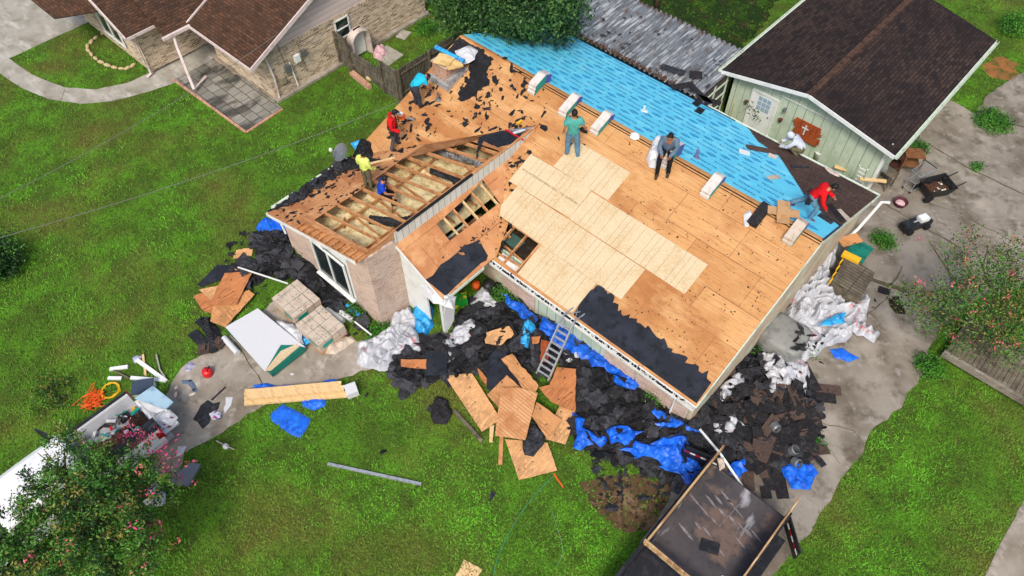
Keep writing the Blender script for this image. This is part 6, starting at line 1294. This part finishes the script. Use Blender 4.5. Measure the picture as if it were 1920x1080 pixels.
load('black_bag',-16.5,-.1,.76,.5,.5,.4,M('brown_black_bag',L(60,38,28),[(L(24,22,22),5,.5,.58)],.8),'brown black bag at the rear of the truck bed','bag',201)
load('bucket_contents',-17.0,-.35,.75,.35,.35,.25,m_blackp,'small black bucket heap by the left bed rail','bucket',202)
for i,(dx,m_) in enumerate([(.0,m_blackp),(.2,m_black2),(.38,m_shdk)]):
    o=MB().beam(V3(-16.0+dx,-1.5,.95),V3(-15.95+dx*1.0,.25,1.15+.03*i),.17,.05).build('dark_plank',m_); tag(o,['dark plank furthest left of the three sticking over the tailgate','middle dark plank of the three sticking over the tailgate','right dark plank of the three sticking over the tailgate'][i],'plank')
load('orange_hose_pile',-16.3,-1.4,.8,.7,.5,.25,M('red_hose_pile',L(190,70,50),[(L(110,60,130),4,.5,.6)],.7),'red hose pile in the truck bed next to the planks','hose',203)
o=board('ice_chest_lid',Z((0,600),3,[(755,440),(860,370),(975,460),(930,500)]),.95,M('pale_blue_board',L(164,196,214),[(L(130,160,180),2,.5,.64)],.5),'pale blue board lying across the open tailgate',40,.06,0,cat='board')
cr('plastic_sheet',Z((0,600),3,[(760,440),(850,385),(880,420),(930,500),(880,520),(800,480)]),.15,m_sheetw,'white crumpled sheet below the pale blue board','plastic sheet',204,z=.85,base=lambda x,y:.8)
cr('white_gear',Z((0,600),3,[(860,560),(950,500),(1000,545),(960,600),(900,610)]),.2,M('white_red_gear',L(222,222,224),[(L(130,60,80),5,.6,.62)],.4),'white and red box gear on the right of the tailgate','gear',205,z=.85,base=lambda x,y:.8)
cr('white_sheet_end',Z((0,720),3,[(1000,350),(1050,350),(1030,395),(990,410)]),.3,m_sheetw,'white panel end right of the truck under the flowers','panel',206)
board('toolbox_lid',Z((0,720),3,[(940,540),(1075,440),(1128,450),(1060,570),(980,565)]),.5,m_met,'grey metal tray right of the truck behind the flowering tree',41,.12,0,cat='tray')
cr('plastic_sheet',Z((0,720),3,[(780,650),(880,540),(935,620),(930,680),(830,690)]),.35,m_sheetw,'white sheet right of the truck below the grey tray','plastic sheet',207)
# dark car front at the left edge
# ================= TRAILER =================
tr=thing('dump_trailer','empty steel dump trailer with wooden side boards and open rear doors','trailer',(-.65,8,0))
x0,x1,y1,y0=-1.95,.62,11.25,5.6; zf_,zt=.78,1.3
MB().box(((x0+x1)/2,(y0+y1)/2,zf_),(x1-x0-.04,y1-y0,.06)).build('bed_floor',m_trail,tr)
mb=MB(); mb.box((x0,(y0+y1)/2,(zf_+zt)/2),(.06,y1-y0,zt-zf_)); mb.box((x1,(y0+y1)/2,(zf_+zt)/2),(.06,y1-y0,zt-zf_)); mb.box(((x0+x1)/2,y0,(zf_+zt)/2),(x1-x0,.06,zt-zf_))
for k in range(7):
    y=y0+.3+k*.85; mb.box((x0-.07,y,1.02),(.08,.08,.55)); mb.box((x1+.07,y,1.02),(.08,.08,.55))
mb.box((x0-.03,(y0+y1)/2,zt),(.12,y1-y0,.06)); mb.box((x1+.03,(y0+y1)/2,zt),(.12,y1-y0,.06)); mb.box(((x0+x1)/2,y1,.72),(x1-x0,.08,.12)); mb.build('steel_sides',m_blackm,tr)
yw=7.72
mb=MB(); mb.box((x0+.02,(yw+y1+.2)/2,1.45),(.05,y1-yw+.5,.26)); mb.build('side_board',m_woodn if False else M('weathered_plank',L(190,156,112),[(L(140,106,72),2,.46,.62,(2,.4,1)),(L(208,180,140),5,.52,.64,(3,.4,1))],.8,.003,30),tr)
mp_=bpy.data.materials['weathered_plank']
MB().box((x1-.0,(yw+y1+.3)/2-.05,1.45),(.05,y1-yw+.7,.24)).build('side_board',mp_,tr); MB().box(((x0+x1)/2,yw-.1,1.47),(x1-x0+.1,.05,.3)).build('front_board',mp_,tr)
MB().box(((x0+x1)/2,y0+1.0,1.0),(x1-x0,2.1,.05)).build('cover_plate',m_blackm,tr)
def gate(a,b):
    A=P(a,1.0);B=P(b,1.0); d=(B-A).normalized(); n=V3(-d.y,d.x,0); g_=MB().beam(A-V3(0,0,.1),B-V3(0,0,.1),.06,.62).build('rear_door',m_blackm,tr)
    mb=MB()
    for k in range(6):
        p=A.lerp(B,(k+.5)/6); 
        for s in(-1,1): mb.beam(p-d*.09+n*s*.034+V3(0,0,-.05),p+d*.09+n*s*.034+V3(0,0,-.05),.006,.08,m=k%2)
    mb.build('reflector_tape',[m_redr,m_white],g_); MB().tube([A+V3(0,0,.2),B+V3(0,0,.2)],.035,6).build('frame',m_blackm,g_)
gate((1476,968),(1497,1040)); gate((1285,842),(1345,868))
for s,x in((1,x1+.24),):
    for y in(9.2,10.1): w_=MB(); w_.tube([(x-.08,y,.38),(x+.08,y,.38)],.38,18); w_=w_.build('wheel',m_tire,tr); MB().tube([(x+s*.1,y,.38),(x+s*.12,y,.38)],.18,10).build('rim',m_alu,w_)
    MB().box((x,9.65,.82),(.26,2.0,.04)).build('fender',m_blackm,tr)
mb=MB(); mb.box(((x0+x1)/2,(y0+y1)/2,.6),(.9,y1-y0,.16)); mb.build('chassis',m_blackm,tr)
cr('rag',[(1345,858),(1358,856),(1360,875),(1350,882)],.15,m_kraft,'pale rag tied at the rear corner of the trailer','rag',210,z=1.4,base=lambda x,y:1.35)
mb=MB(); rn=random.Random(12)
for q in Z((1100,780),3.5556,[(720,560),(780,630),(850,700),(880,560),(830,570),(930,540),(960,580),(900,640),(970,690),(740,730),(800,770),(1040,750),(1080,780),(1020,840),(660,770),(780,880),(900,910),(1130,800),(1010,640)]):
    p=P(q,.82); L__=rn.uniform(.14,.34); d=V3(.98,-.15,0); d=(P((q[0]+18,q[1]+22),.82)-p).normalized(); n_=V3(-d.y,d.x,0); w__=rn.uniform(.02,.045); pts=[p+d*L__*a+n_*w__*b for a,b in((-1,0),(-.5,.8),(0,1),(.6,.7),(1,0),(.5,-.8),(0,-1),(-.6,-.6))]; mb.add([x+V3(0,0,.004) for x in pts],[tuple(range(8))])
a,b=Z((1100,780),3.5556,[(885,735),(1050,550)]); mb.beam(P(a,.82),P(b,.82),.02,.012); mb.build('scuff_marks',M('pale_scuffs',L(138,132,134),[(L(110,102,102),14,.45,.6)],.7),tr)
o=MB().box((-.55,9.0,.84),(.55,.35,.04),.4).build('steel_mat',m_blackm); tag(o,'small black mesh mat lying in the trailer bed','mat')
mb=MB(); mb.ell((.2,8.5,.85),(.06,.08,.05)); tag(mb.build('white_rag',m_sheetw,smooth=True),'tiny white rag in the trailer bed','rag')
# ================= PEOPLE =================
BASEJ=dict(pel=(0,0,.95),spi=(0,0,1.15),che=(0,.0,1.36),nec=(0,.0,1.5),hed=(0,.03,1.64),
 shL=(-.19,0,1.43),elL=(-.25,-.02,1.15),wrL=(-.26,.1,.92),shR=(.19,0,1.43),elR=(.25,-.02,1.15),wrR=(.26,.1,.92),
 hiL=(-.1,0,.92),knL=(-.11,.03,.5),anL=(-.12,-.02,.09),hiR=(.1,0,.92),knR=(.11,.03,.5),anR=(.12,-.02,.09),tL=(0,.17,-.05),tR=(0,.17,-.05),face=(0,1,-.1))
def skinmesh(vs,es,rad,root=0,sub=1):
    me=bpy.data.meshes.new('b'); me.from_pydata([tuple(v) for v in vs],es,[]); o=bpy.data.objects.new('b',me); COL.objects.link(o)
    md=o.modifiers.new('s','SKIN'); md.use_smooth_shade=True
    for i,r_ in enumerate(rad):
        sv=me.skin_vertices[0].data[i]; sv.radius=r_ if isinstance(r_,tuple) else (r_,r_); sv.use_root=(i==root)
    if sub: sb_=o.modifiers.new('u','SUBSURF'); sb_.levels=sub
    dg=bpy.context.evaluated_depsgraph_get(); out=bpy.data.meshes.new_from_object(o.evaluated_get(dg)); bpy.data.objects.remove(o); bpy.data.meshes.remove(me); return out
m_skin=M('skin',L(176,124,94),[(L(160,108,80),6,.5,.64)],.6,spec=.35); m_hair=M('black_hair',L(24,22,22),rough=.6)
m_eye=M('eye',L(30,26,24),rough=.3); m_lip=M('lip',L(150,90,76))
def cloth(n,c,c2=None,s=5): return M(n,c,[(c2 or tuple(x*.75 for x in c[:3])+(1,),s,.48,.66)],.85,.006,14,.15)
def person(lab,q,pl,hv,pose,top,bot,shoe,sc=1.0,sleeve='short',hair=True,cap=None,hood=None,belt=None,logo=None,off=(0,0,0)):
    J={k:Vector(v) for k,v in BASEJ.items()}
    for k,v in pose.items(): J[k]=Vector(v)
    b=P(q,pl)+Vector(off); t=thing('person',lab,'person',b[:],math.atan2(-hv[0],hv[1])); t.scale=(sc,sc,sc)
    names=['pel','spi','che','nec','hed','shL','elL','wrL','shR','elR','wrR','hiL','knL','anL','hiR','knR','anR']; ix={n:i for i,n in enumerate(names)}
    vs=[J[n] for n in names]; hdir=(J['hed']-J['nec']).normalized()
    vs[4]=J['nec']+hdir*.06
    for s in 'LR':
        ix['to'+s]=len(vs); vs.append(J['an'+s]+J['t'+s])
        wr=J['wr'+s]; d=(wr-J['el'+s]).normalized(); ix['pa'+s]=len(vs); vs.append(wr+d*.07)
    es=[(ix[a],ix[b_]) for a,b_ in [('pel','spi'),('spi','che'),('che','nec'),('nec','hed'),('che','shL'),('shL','elL'),('elL','wrL'),('wrL','paL'),('che','shR'),('shR','elR'),('elR','wrR'),('wrR','paR'),('pel','hiL'),('hiL','knL'),('knL','anL'),('anL','toL'),('pel','hiR'),('hiR','knR'),('knR','anR'),('anR','toR')]]
    rr={'pel':(.145,.11),'spi':(.135,.105),'che':(.155,.11),'nec':.055,'hed':.055,'sh':.075,'el':.047,'wr':.033,'hi':.095,'kn':.062,'an':.042,'to':.035,'pa':.034}
    rad=[]
    inv={v:k for k,v in ix.items()}
    for i in range(len(vs)): n=inv[i]; rad.append(rr.get(n) or rr[n[:2]])
    bod=skinmesh(vs,es,rad,0,1)
    # head, hands appended to the body mesh
    mb=MB(); mb.v=[tuple(v.co) for v in bod.vertices]; mb.f=[tuple(p.vertices) for p in bod.polygons]; mb.m=[0]*len(mb.f); nbody=len(mb.f)
    hc=J['hed']; fz=hdir; fy=Vector(J['face']); fy=(fy-fz*fy.dot(fz)).normalized(); fx=fy.cross(fz); HMt=Matrix((fx,fy,fz)).transposed()
    mb.ell(hc,(.078,.098,.118),16,12,0,HMt)
    mb.ell(hc+HMt@V3(0,.1,-.01),(.014,.022,.024),6,5,0,HMt); mb.ell(hc+HMt@V3(0,.03,-.085),(.05,.055,.035),8,6,0,HMt)
    for s in(-1,1):
        mb.ell(hc+HMt@V3(s*.08,0,-.005),(.012,.022,.032),6,5,0,HMt); mb.ell(hc+HMt@V3(s*.032,.088,.018),(.013,.01,.009),6,4,1,HMt)
    mb.ell(hc+HMt@V3(0,.093,-.05),(.024,.008,.007),6,4,2,HMt)
    for s in 'LR':
        wr=J['wr'+s]; d=(wr-J['el'+s]).normalized(); sd_=d.cross(V3(0,0,1)); sd_=sd_.normalized() if sd_.length>.1 else V3(1,0,0); nn=sd_.cross(d); p0=wr+d*.08; sg=-1 if s=='L' else 1
        for k in range(4):
            o_=(k-1.5)*.02; ln=[.07,.085,.08,.06][k]; a=p0+sd_*o_; m_=a+d*ln*.55+nn*.004; mb.tube([a,m_,m_+d*ln*.4-nn*.02*1],[.0095,.0085,.006],5)
        a=wr+d*.035+sd_*.03*sg; mb.tube([a,a+d*.035+sd_*.025*sg,a+d*.06+sd_*.03*sg-nn*.01],[.012,.01,.007],5)
    mb.build('body',[m_skin,m_eye,m_lip],t,smooth=True,local=True)
    # clothing shells from the body faces nearest to given bones
    segs={'top':[('pel','spi'),('spi','che'),('che','shL'),('che','shR')],'bot':[('pel','hiL'),('pel','hiR'),('hiL','knL'),('hiR','knR'),('knL','anL'),('knR','anR')],'sho':[('anL','toL'),('anR','toR')],
     'up':[('shL','elL'),('shR','elR')],'fo':[('elL','wrL'),('elR','wrR')],'oth':[('che','nec'),('nec','hed'),('wrL','paL'),('wrR','paR')]}
    def near(p):
        best=(9,None,0)
        for k,l in segs.items():
            for a,b_ in l:
                A=vs[ix[a]];B=vs[ix[b_]];e=B-A;u=max(0,min(1,(p-A).dot(e)/max(e.dot(e),1e-6))); dd=(p-A-e*u).length/(rr.get(a) if isinstance(rr.get(a),float) else (rr.get(a) or (rr.get(a[:2]) or .1,))[0] if not isinstance(rr.get(a[:2]),float) else rr[a[:2]])
                if dd<best[0]: best=(dd,k,u)
        return best
    no=[v.normal.copy() for v in bod.vertices]; cls=[]
    for p in bod.polygons:
        c=p.center; d_,k,u=near(c)
        if k=='oth': k='top' if (c-vs[ix['nec']]).length<.12 and (c-vs[ix['nec']]).dot(hdir)<-.03 else 'skin'
        elif k=='up': k='top' if (sleeve=='long' or u<.6) else 'skin'
        elif k=='fo': k='top' if sleeve=='long' else 'skin'
        elif k=='top' and (c-J['pel']).dot((J['che']-J['pel']).normalized())<-.0: k='bot'
        cls.append(k)
    def shell(name,k,mat,inf,wr=.012):
        m2=MB(); mp={}; 
        for p,c in zip(bod.polygons,cls):
            if c!=k: continue
            f=[]
            for vi in p.vertices:
                if vi not in mp:
                    co=bod.vertices[vi].co; mp[vi]=len(m2.v); m2.v.append(tuple(co+no[vi]*(inf+wr*noise.noise(co*11))))
                f.append(mp[vi])
            m2.f.append(tuple(f)); m2.m.append(0)
        if m2.f: m2.build(name,mat,t,smooth=True,local=True)
    shell('shirt','top',top,.03,.024); shell('trousers','bot',bot,.024,.018); shell('shoes','sho',shoe,.016,.003)
    bpy.data.meshes.remove(bod)
    if hair:
        m3=MB(); m3.ell(hc+HMt@V3(0,-.012,.022),(.09,.105,.118),16,12,0,HMt)
        keep=[];
        for f in m3.f:
            c=sum((Vector(m3.v[i]) for i in f),Vector())/len(f)-hc; l=HMt.transposed()@c
            if not(l.y>.045 and l.z<.07) and l.z>-.07: keep.append(f)
        m3.f=keep; m3.m=[0]*len(keep); m3.v=[tuple(Vector(v)+(Vector(v)-hc).normalized()*.012*noise.noise(Vector(v)*40)) for v in m3.v]; m3.build('hair',m_hair,t,smooth=True,local=True)
    if cap:
        m3=MB(); m3.ell(hc+HMt@V3(0,-.005,.035),(.093,.112,.1),14,8,0,HMt); m3.box(hc+HMt@V3(0,.13,.045),(.13,.1,.012),mat=HMt); m3.build('cap',cap,t,smooth=False,local=True)
    if hood:
        m3=MB(); m3.ell(hc+HMt@V3(0,-.02,.01),(.115,.13,.15),14,10,0,HMt)
        keep=[f for f in m3.f if not (lambda l:l.y>.06 and abs(l.z)<.09)(HMt.transposed()@(sum((Vector(m3.v[i]) for i in f),Vector())/len(f)-hc))]
        m3.f=keep; m3.m=[0]*len(keep); m3.build('hood',hood,t,smooth=True,local=True)
    if belt:
        c=J['pel']+(J['spi']-J['pel'])*.1; m3=MB(); ax=(J['spi']-J['pel']).normalized(); q_=V3(1,0,0); w_=ax.cross(q_).normalized(); pts=[c+q_*.2*math.cos(a)+w_*.16*math.sin(a) for a in np.linspace(0,6.28,15)]; m3.tube(pts,.03,6)
        for s in(-1,1): m3.box(c+q_*.2*s-ax*.1,(.07,.14,.2))
        m3.build('tool_belt',belt,t,local=True)
    if logo:
        ax=(J['che']-J['spi']).normalized(); bk=V3(1,0,0).cross(ax).normalized(); bk=bk if bk.y<0 else -bk; c=J['che']*.6+J['spi']*.4+bk*.17; m3=MB(); lv,lf=textmesh(logo[0],.085); m3.add([c+V3(1,0,0)*v[0]+ax*v[1] for v in lv],lf); lv,lf=textmesh(logo[1],.05); m3.add([c-ax*.09+V3(1,0,0)*v[0]+ax*v[1] for v in lv],lf); m3.build('shirt_print',m_sheetw,t,local=True)
    return t
away=(-.68,.73); jean=cloth('faded_jeans',L(96,136,160),L(74,110,138)); greyt=cloth('grey_trousers',L(84,84,86)); blackt=cloth('black_trousers',L(28,28,32)); olive=cloth('olive_trousers',L(104,98,74)); shoe_b=M('brown_boots',L(70,52,42)); shoe_d=M('dark_boots',L(34,32,32))
person('person in teal T-shirt and faded jeans standing on the new pale sheets',(1071,294),FRONT,away,dict(elR=(.3,.02,1.18),wrR=(.36,.14,.98),anR=(.2,-.02,.02),knR=(.15,.02,.48),anL=(-.14,.02,.14),knL=(-.12,.05,.55)),cloth('teal_shirt',L(82,162,154),L(66,140,134)),jean,shoe_b,1.2)
person('person in a turquoise shirt and dark cap bending over near the chimney',(785,200),FRONT,(.15,1),dict(pel=(0,-.12,.9),spi=(0,.03,1.06),che=(0,.24,1.14),nec=(0,.38,1.16),hed=(0,.5,1.1),shL=(-.18,.27,1.15),elL=(-.24,.34,.88),wrL=(-.16,.5,.68),shR=(.18,.27,1.15),elR=(.25,.34,.88),wrR=(.17,.5,.66),hiL=(-.1,-.1,.88),hiR=(.1,-.1,.88),knL=(-.12,-.02,.47),knR=(.12,.0,.47),face=(0,.4,-1)),cloth('turquoise_shirt',L(38,180,214),L(28,156,190)),cloth('dark_jeans',L(58,62,72)),shoe_d,1.08,cap=M('navy_cap',L(40,42,60)))
pr_=person('person in red shirt, dark cap and black harness holding a chainsaw',(742,277),FRONT,(.55,.5),dict(pel=(0,0,.93),spi=(0,.02,1.12),che=(0,.06,1.32),nec=(0,.1,1.46),hed=(-.03,.16,1.58),wrR=(.28,.26,1.0),elR=(.27,.0,1.12),elL=(-.27,-.04,1.1),wrL=(-.24,.1,.88),knL=(-.12,.08,.5),anL=(-.16,.05,.09),knR=(.12,.0,.5),anR=(.2,-.12,.1),face=(-.5,.7,-.5)),cloth('red_shirt',L(206,30,34),L(176,22,28)),greyt,shoe_d,1.08,'long',cap=M('dark_cap',L(40,38,42)),belt=m_blackp)
mb=MB(); 
for s in(-1,1): mb.tube([(s*.1,-.13,1.1),(s*.08,-.12,1.3),(s*.09,.02,1.49),(s*.1,.17,1.3),(s*.1,.17,1.1)],.015,5)
mb.build('harness',m_blackp,pr_,local=True)
cs=thing('chainsaw','orange and white chainsaw held by the person in red with the harness','chainsaw',tuple(P((757,250),FRONT)),.4); mb=MB(); mb.box((0,0,.85),(.3,.16,.18)); mb.build('body',m_org,cs,local=True); MB().box((-.02,0,.96),(.2,.17,.08)).build('cover',m_white,cs,local=True); MB().box((.36,0,.84),(.42,.02,.08)).build('bar',m_alu,cs,local=True); MB().tube([(-.1,-.08,.92),(-.05,-.1,1.05),(.06,-.08,1.02)],.015,6).build('handle',m_blackp,cs,local=True)
person('person in a yellow long sleeved shirt standing at the edge of the open rafters',(692,352),WING,(-.2,.9),dict(hed=(.02,.08,1.6),nec=(0,.04,1.48),wrL=(-.28,.16,.96),wrR=(.27,.16,.96),face=(0,.8,-.5)),cloth('hi_vis_shirt',L(216,228,120),L(190,206,96)),olive,shoe_d,1.0,'long')
person('person in a blue printed T-shirt crouching astride a rafter',(722,383),2.6,(.75,.7),dict(pel=(0,-.1,.55),spi=(0,-.05,.75),che=(0,.04,.95),nec=(0,.1,1.08),hed=(0,.16,1.21),shL=(-.19,.04,1.0),elL=(-.26,.14,.76),wrL=(-.2,.34,.68),shR=(.19,.04,1.0),elR=(.27,.16,.78),wrR=(.2,.36,.68),hiL=(-.1,-.06,.53),knL=(-.17,.3,.42),anL=(-.16,.22,.05),hiR=(.1,-.06,.53),knR=(.2,.34,.6),anR=(.2,.3,.2),face=(0,.8,-.5)),cloth('royal_blue_shirt',L(26,70,190),L(18,50,150)),blackt,shoe_d,1.08,logo=('Roofing','and repair'))
person('person in a grey blue long sleeved shirt sitting on the ridge bundles facing the camera',(1243,322),FRONT,(.45,-.9),dict(pel=(0,-.34,.62),spi=(0,-.32,.82),che=(0,-.26,1.02),nec=(0,-.2,1.16),hed=(0,-.12,1.29),shL=(-.19,-.25,1.07),elL=(-.26,-.18,.82),wrL=(-.12,.06,.72),shR=(.19,-.25,1.07),elR=(.26,-.18,.8),wrR=(.14,.04,.7),hiL=(-.1,-.32,.6),knL=(-.14,.08,.56),anL=(-.16,.1,.1),hiR=(.1,-.32,.6),knR=(.17,.12,.54),anR=(.16,.2,.04),face=(0,.7,-.7)),cloth('slate_shirt',L(98,118,140),L(80,98,120)),blackt,shoe_b,1.15,'long')
person('person in a white hooded shirt crouching at the back eave beside brown shingles',(1494,290),BACK,(-.95,-.3),dict(pel=(0,-.14,.3),spi=(0,.0,.48),che=(0,.2,.62),nec=(0,.33,.68),hed=(0,.44,.74),shL=(-.19,.22,.64),elL=(-.26,.4,.42),wrL=(-.16,.6,.3),shR=(.19,.22,.64),elR=(.26,.42,.42),wrR=(.16,.62,.3),hiL=(-.1,-.12,.3),knL=(-.2,.26,.38),anL=(-.17,-.02,.08),hiR=(.1,-.12,.3),knR=(.2,.26,.38),anR=(.17,-.02,.08),face=(0,.7,-.7)),cloth('pale_hoodie',L(196,204,214),L(176,184,198)),olive,shoe_d,1.1,'long',hair=False,hood=cloth('pale_hood',L(196,204,214)))
pp_=person('person in red shirt and jeans carrying shingles across the blue roof',(1508,404),BACK,(.85,.35),dict(pel=(0,-.05,.82),spi=(0,.06,.98),che=(0,.22,1.14),nec=(0,.33,1.24),hed=(0,.43,1.34),shL=(-.19,.22,1.18),elL=(-.26,.34,.94),wrL=(-.16,.52,.86),shR=(.19,.22,1.18),elR=(.27,.28,.9),wrR=(.22,.42,.68),hiL=(-.1,-.03,.8),knL=(-.14,-.2,.46),anL=(-.16,-.52,.22),hiR=(.1,-.03,.8),knR=(.14,.24,.52),anR=(.16,.14,.06),face=(0,.7,-.7)),cloth('bright_red_shirt',L(214,26,34),L(180,20,28)),jean,M('maroon_shoes',L(96,48,56)),1.12,'long',belt=m_blackp)
o=MB().box(P((1540,387),BACK)+V3(0,0,.62),(.1,.32,.6),.5).build('shingle_strip',m_shdk); tag(o,'dark shingles held by the person in the bright red shirt','shingle')
# ================= TREES =================
p=P((150,1010)); bx_,by_=p.x,p.y
c3=lambda q,z,r,rz_=None:tuple(P(q,z))+(r,r,rz_ or r*.8)
bl=[c3((150,900),3.4,1.15),c3((250,930),3.0,1.1),c3((90,960),3.2,1.15),c3((190,1000),3.6,1.3),c3((60,1050),3.0,1.1),c3((250,1040),2.8,.85),c3((120,840),3.0,.7),c3((255,860),2.6,.6),c3((320,905),2.4,.45),c3((10,1040),2.6,.8),c3((150,1080),3.2,1.2),c3((190,880),3.6,.9),c3((70,900),3.0,.6)]
b0=P((170,1000),0); tr0=tree('flowering_tree','large pink flowering tree in front of the white truck at lower left','tree',(b0.x,b0.y,0),bl,38000,.05,[m_lf1,m_lf2,m_lf3],[.52,.28,.2],limbs((b0.x,b0.y,0),[b[:3] for b in bl[:9]],.09,3),11,
 ([b[:3]+tuple(x*1.05 for x in b[3:]) for b in bl[:9]]+[c3((170,830),3.2,.3),c3((320,850),2.8,.5),c3((290,840),2.6,.45),c3((345,890),2.4,.4)],480,.05,[m_fl,m_fl2],[.5,.5]),.1,50,shell=.4)
bl=[c3((1850,520),3.2,.9),c3((1800,480),3.4,.5),c3((1720,560),2.6,.7),c3((1790,560),3.0,.9),c3((1870,600),2.6,.8),c3((1900,480),3.2,.7),c3((1760,600),2.3,.6),c3((1740,450),2.6,.28),c3((1820,440),3.0,.4),c3((1900,650),1.8,.7),c3((1810,640),1.8,.55),c3((1930,560),3,1.0)]
leaves('blossoms',[c3((170,830),3.3,.3),c3((320,850),2.9,.45),c3((290,835),2.7,.45),c3((345,890),2.6,.45),c3((240,820),2.9,.4),c3((330,870),2.5,.4)],420,.05,[m_fl,m_fl2],[.85,.15],tr0,77,12,.09,.7)
b0=P((1880,640)); tree('flowering_tree','sparse pink flowering tree over the driveway at the right edge','tree',(b0.x,b0.y,0),bl,14000,.048,[m_lf1,m_lf2,m_lf3],[.45,.35,.2],limbs((b0.x,b0.y,0),[b[:3] for b in bl],.06,5),12,(bl,900,.04,[m_fl2,m_fl],[.8,.2]),.2,14,shell=.3)
bl=[c3((960,0),5.0,1.9,1.5),c3((1020,10),4.6,1.4,1.2),c3((900,25),4.4,1.3,1.1),c3((1050,40),4.0,.9,.8),c3((860,20),4.4,1.0,.9),c3((940,42),4.2,.8,.7),c3((1000,-30),6.0,2.0,1.5),c3((1070,10),4.2,1.0,.8),c3((880,-40),5.5,1.8,1.4),c3((970,40),4.4,.8,.7),c3((1055,62),3.8,.5,.4)]
b0=P((965,10)); tree('oak_tree','big dense green tree overhanging the top corner of the blue roof','tree',(b0.x,b0.y,0),bl,46000,.085,[m_lo1,m_lo2,m_lo3],[.42,.4,.18],[([(b0.x,b0.y,0),(b0.x+.1,b0.y,2.5)],[.3,.22])]+limbs((b0.x+.1,b0.y,2.4),[b[:3] for b in bl],.13,7),13,None,.26,30)
def shrub(name,lab,cat,q,r,h,n,mats=None,pr=None,size=.05,seed=1):
    p=P(q); return tree(name,lab,cat,(p.x,p.y,0),[(p.x,p.y,h*.5,r,r,h*.55)],n,size,mats or [m_lf1,m_ly1,m_lf2],pr or [.4,.35,.25],[([(p.x,p.y,0),(p.x,p.y,h*.6)],[.03,.015])],seed,spread=.12,clump=12,shell=.2)
shrub('shrub','dark green bush at the left edge of the lawn','shrub',(0,505),1.1,1.2,5000,[m_lf2,m_lf1],[.7,.3],.07,21)
shrub('shrub','dark rusty low shrub on the lawn left of the orange cord','shrub',(105,745),.9,.35,900,[m_lf2,m_lf3],[.7,.3],.05,22)
WD=[((900,1000),0,0,''),]
for i,(q,r_,h,lb) in enumerate([((575,470),.45,.5,'weed clump at the left brick wall below the window'),((668,590),.35,.35,'low weeds by the white tube near the brick corner'),((715,630),.45,.35,'weeds right in front of brick corner'),((935,560),.45,.5,'green weeds in the inner corner by the front wall'),((962,575),.35,.4,'smaller weed clump right of the inner corner'),((1225,750),.4,.5,'yellow green weed clump at front wall under the felt'),((1655,455),.5,.35,'green weed clump on the concrete by the bin'),((1720,280),.45,.3,'green weeds beside the garage gutter'),((1830,316),.25,.12,'small grass tuft in the driveway joint'),((1510,660),.3,.3,'bright weed between the white wraps and the grey cube'),((1420,655),.35,.4,'dark weeds behind the grey covered cube'),((1530,835),.2,.2,'weed tuft at the edge of the shingle heap'),((1740,690),.55,.3,'bright weeds at the corner of the lower right lawn'),((1900,60),.9,.9,'pale green bush at the top right corner'),((1860,230),.9,.25,'weedy grass strip between the garage and clay patch'),((800,60),.6,.5,'dark weeds under the oak by the fence')]):
    shrub('weeds' if h<.8 else 'shrub',lb,'weeds' if h<.8 else 'shrub',q,r_,h,int(900*r_*r_*6+150),[m_ly1,m_lf1,m_lf2],[.5,.3,.2],.045,30+i)
cr('dead_brush',[(1665,560),(1685,555),(1695,575),(1698,590),(1680,588),(1668,575)],.2,M('dead_brush',L(60,44,34),[(L(36,28,24),9,.5,.6)],.95,.03,20),'dark dead brush pile on the driveway below the flowering tree','brush',220,fr=3)

# ---------- split combined parts into one mesh per piece ----------
def split_loose(o,nm):
    me=o.data; n=len(me.vertices); par=list(range(n))
    def fd(a):
        while par[a]!=a: par[a]=par[par[a]]; a=par[a]
        return a
    for e in me.edges: a,b=fd(e.vertices[0]),fd(e.vertices[1]); par[a]=b
    gs={}
    for p in me.polygons: gs.setdefault(fd(p.vertices[0]),[]).append(p)
    if len(gs)<2 or len(gs)>100: return
    for g in gs.values():
        mp={};mb=MB()
        for p in g:
            f=[]
            for vi in p.vertices:
                if vi not in mp: mp[vi]=len(mb.v); mb.v.append(tuple(me.vertices[vi].co))
                f.append(mp[vi])
            mb.f.append(tuple(f)); mb.m.append(p.material_index)
        q=mb.mesh(nm); c=bpy.data.objects.new(nm,q); COL.objects.link(c); c.parent=o.parent; c.location=o.location
        for m in me.materials: q.materials.append(m)
        q.polygons.foreach_set('use_smooth',[g[0].use_smooth]*len(q.polygons))
    for ch in list(o.children): bpy.data.objects.remove(ch)
    bpy.data.objects.remove(o)
SP={'posts':'post','bed_sides':'bed_side','brick_wall':'brick_wall','side_wall':'side_wall','rails':'rail','legs':'leg','drip_edge':'drip_edge','rail_cap':'rail_cap','fascia':'fascia','rake_fascia':'rake_fascia','side_window':'side_window','panes':'pane','gutter_debris':'gutter_debris','trim':'trim','steel_sides':'steel_side'}
for o in list(bpy.data.objects):
    try: k=o.name.split('.')[0]
    except ReferenceError: continue
    if k in SP and o.parent is not None and o.type=='MESH' and k!='gutter_debris': split_loose(o,SP[k])
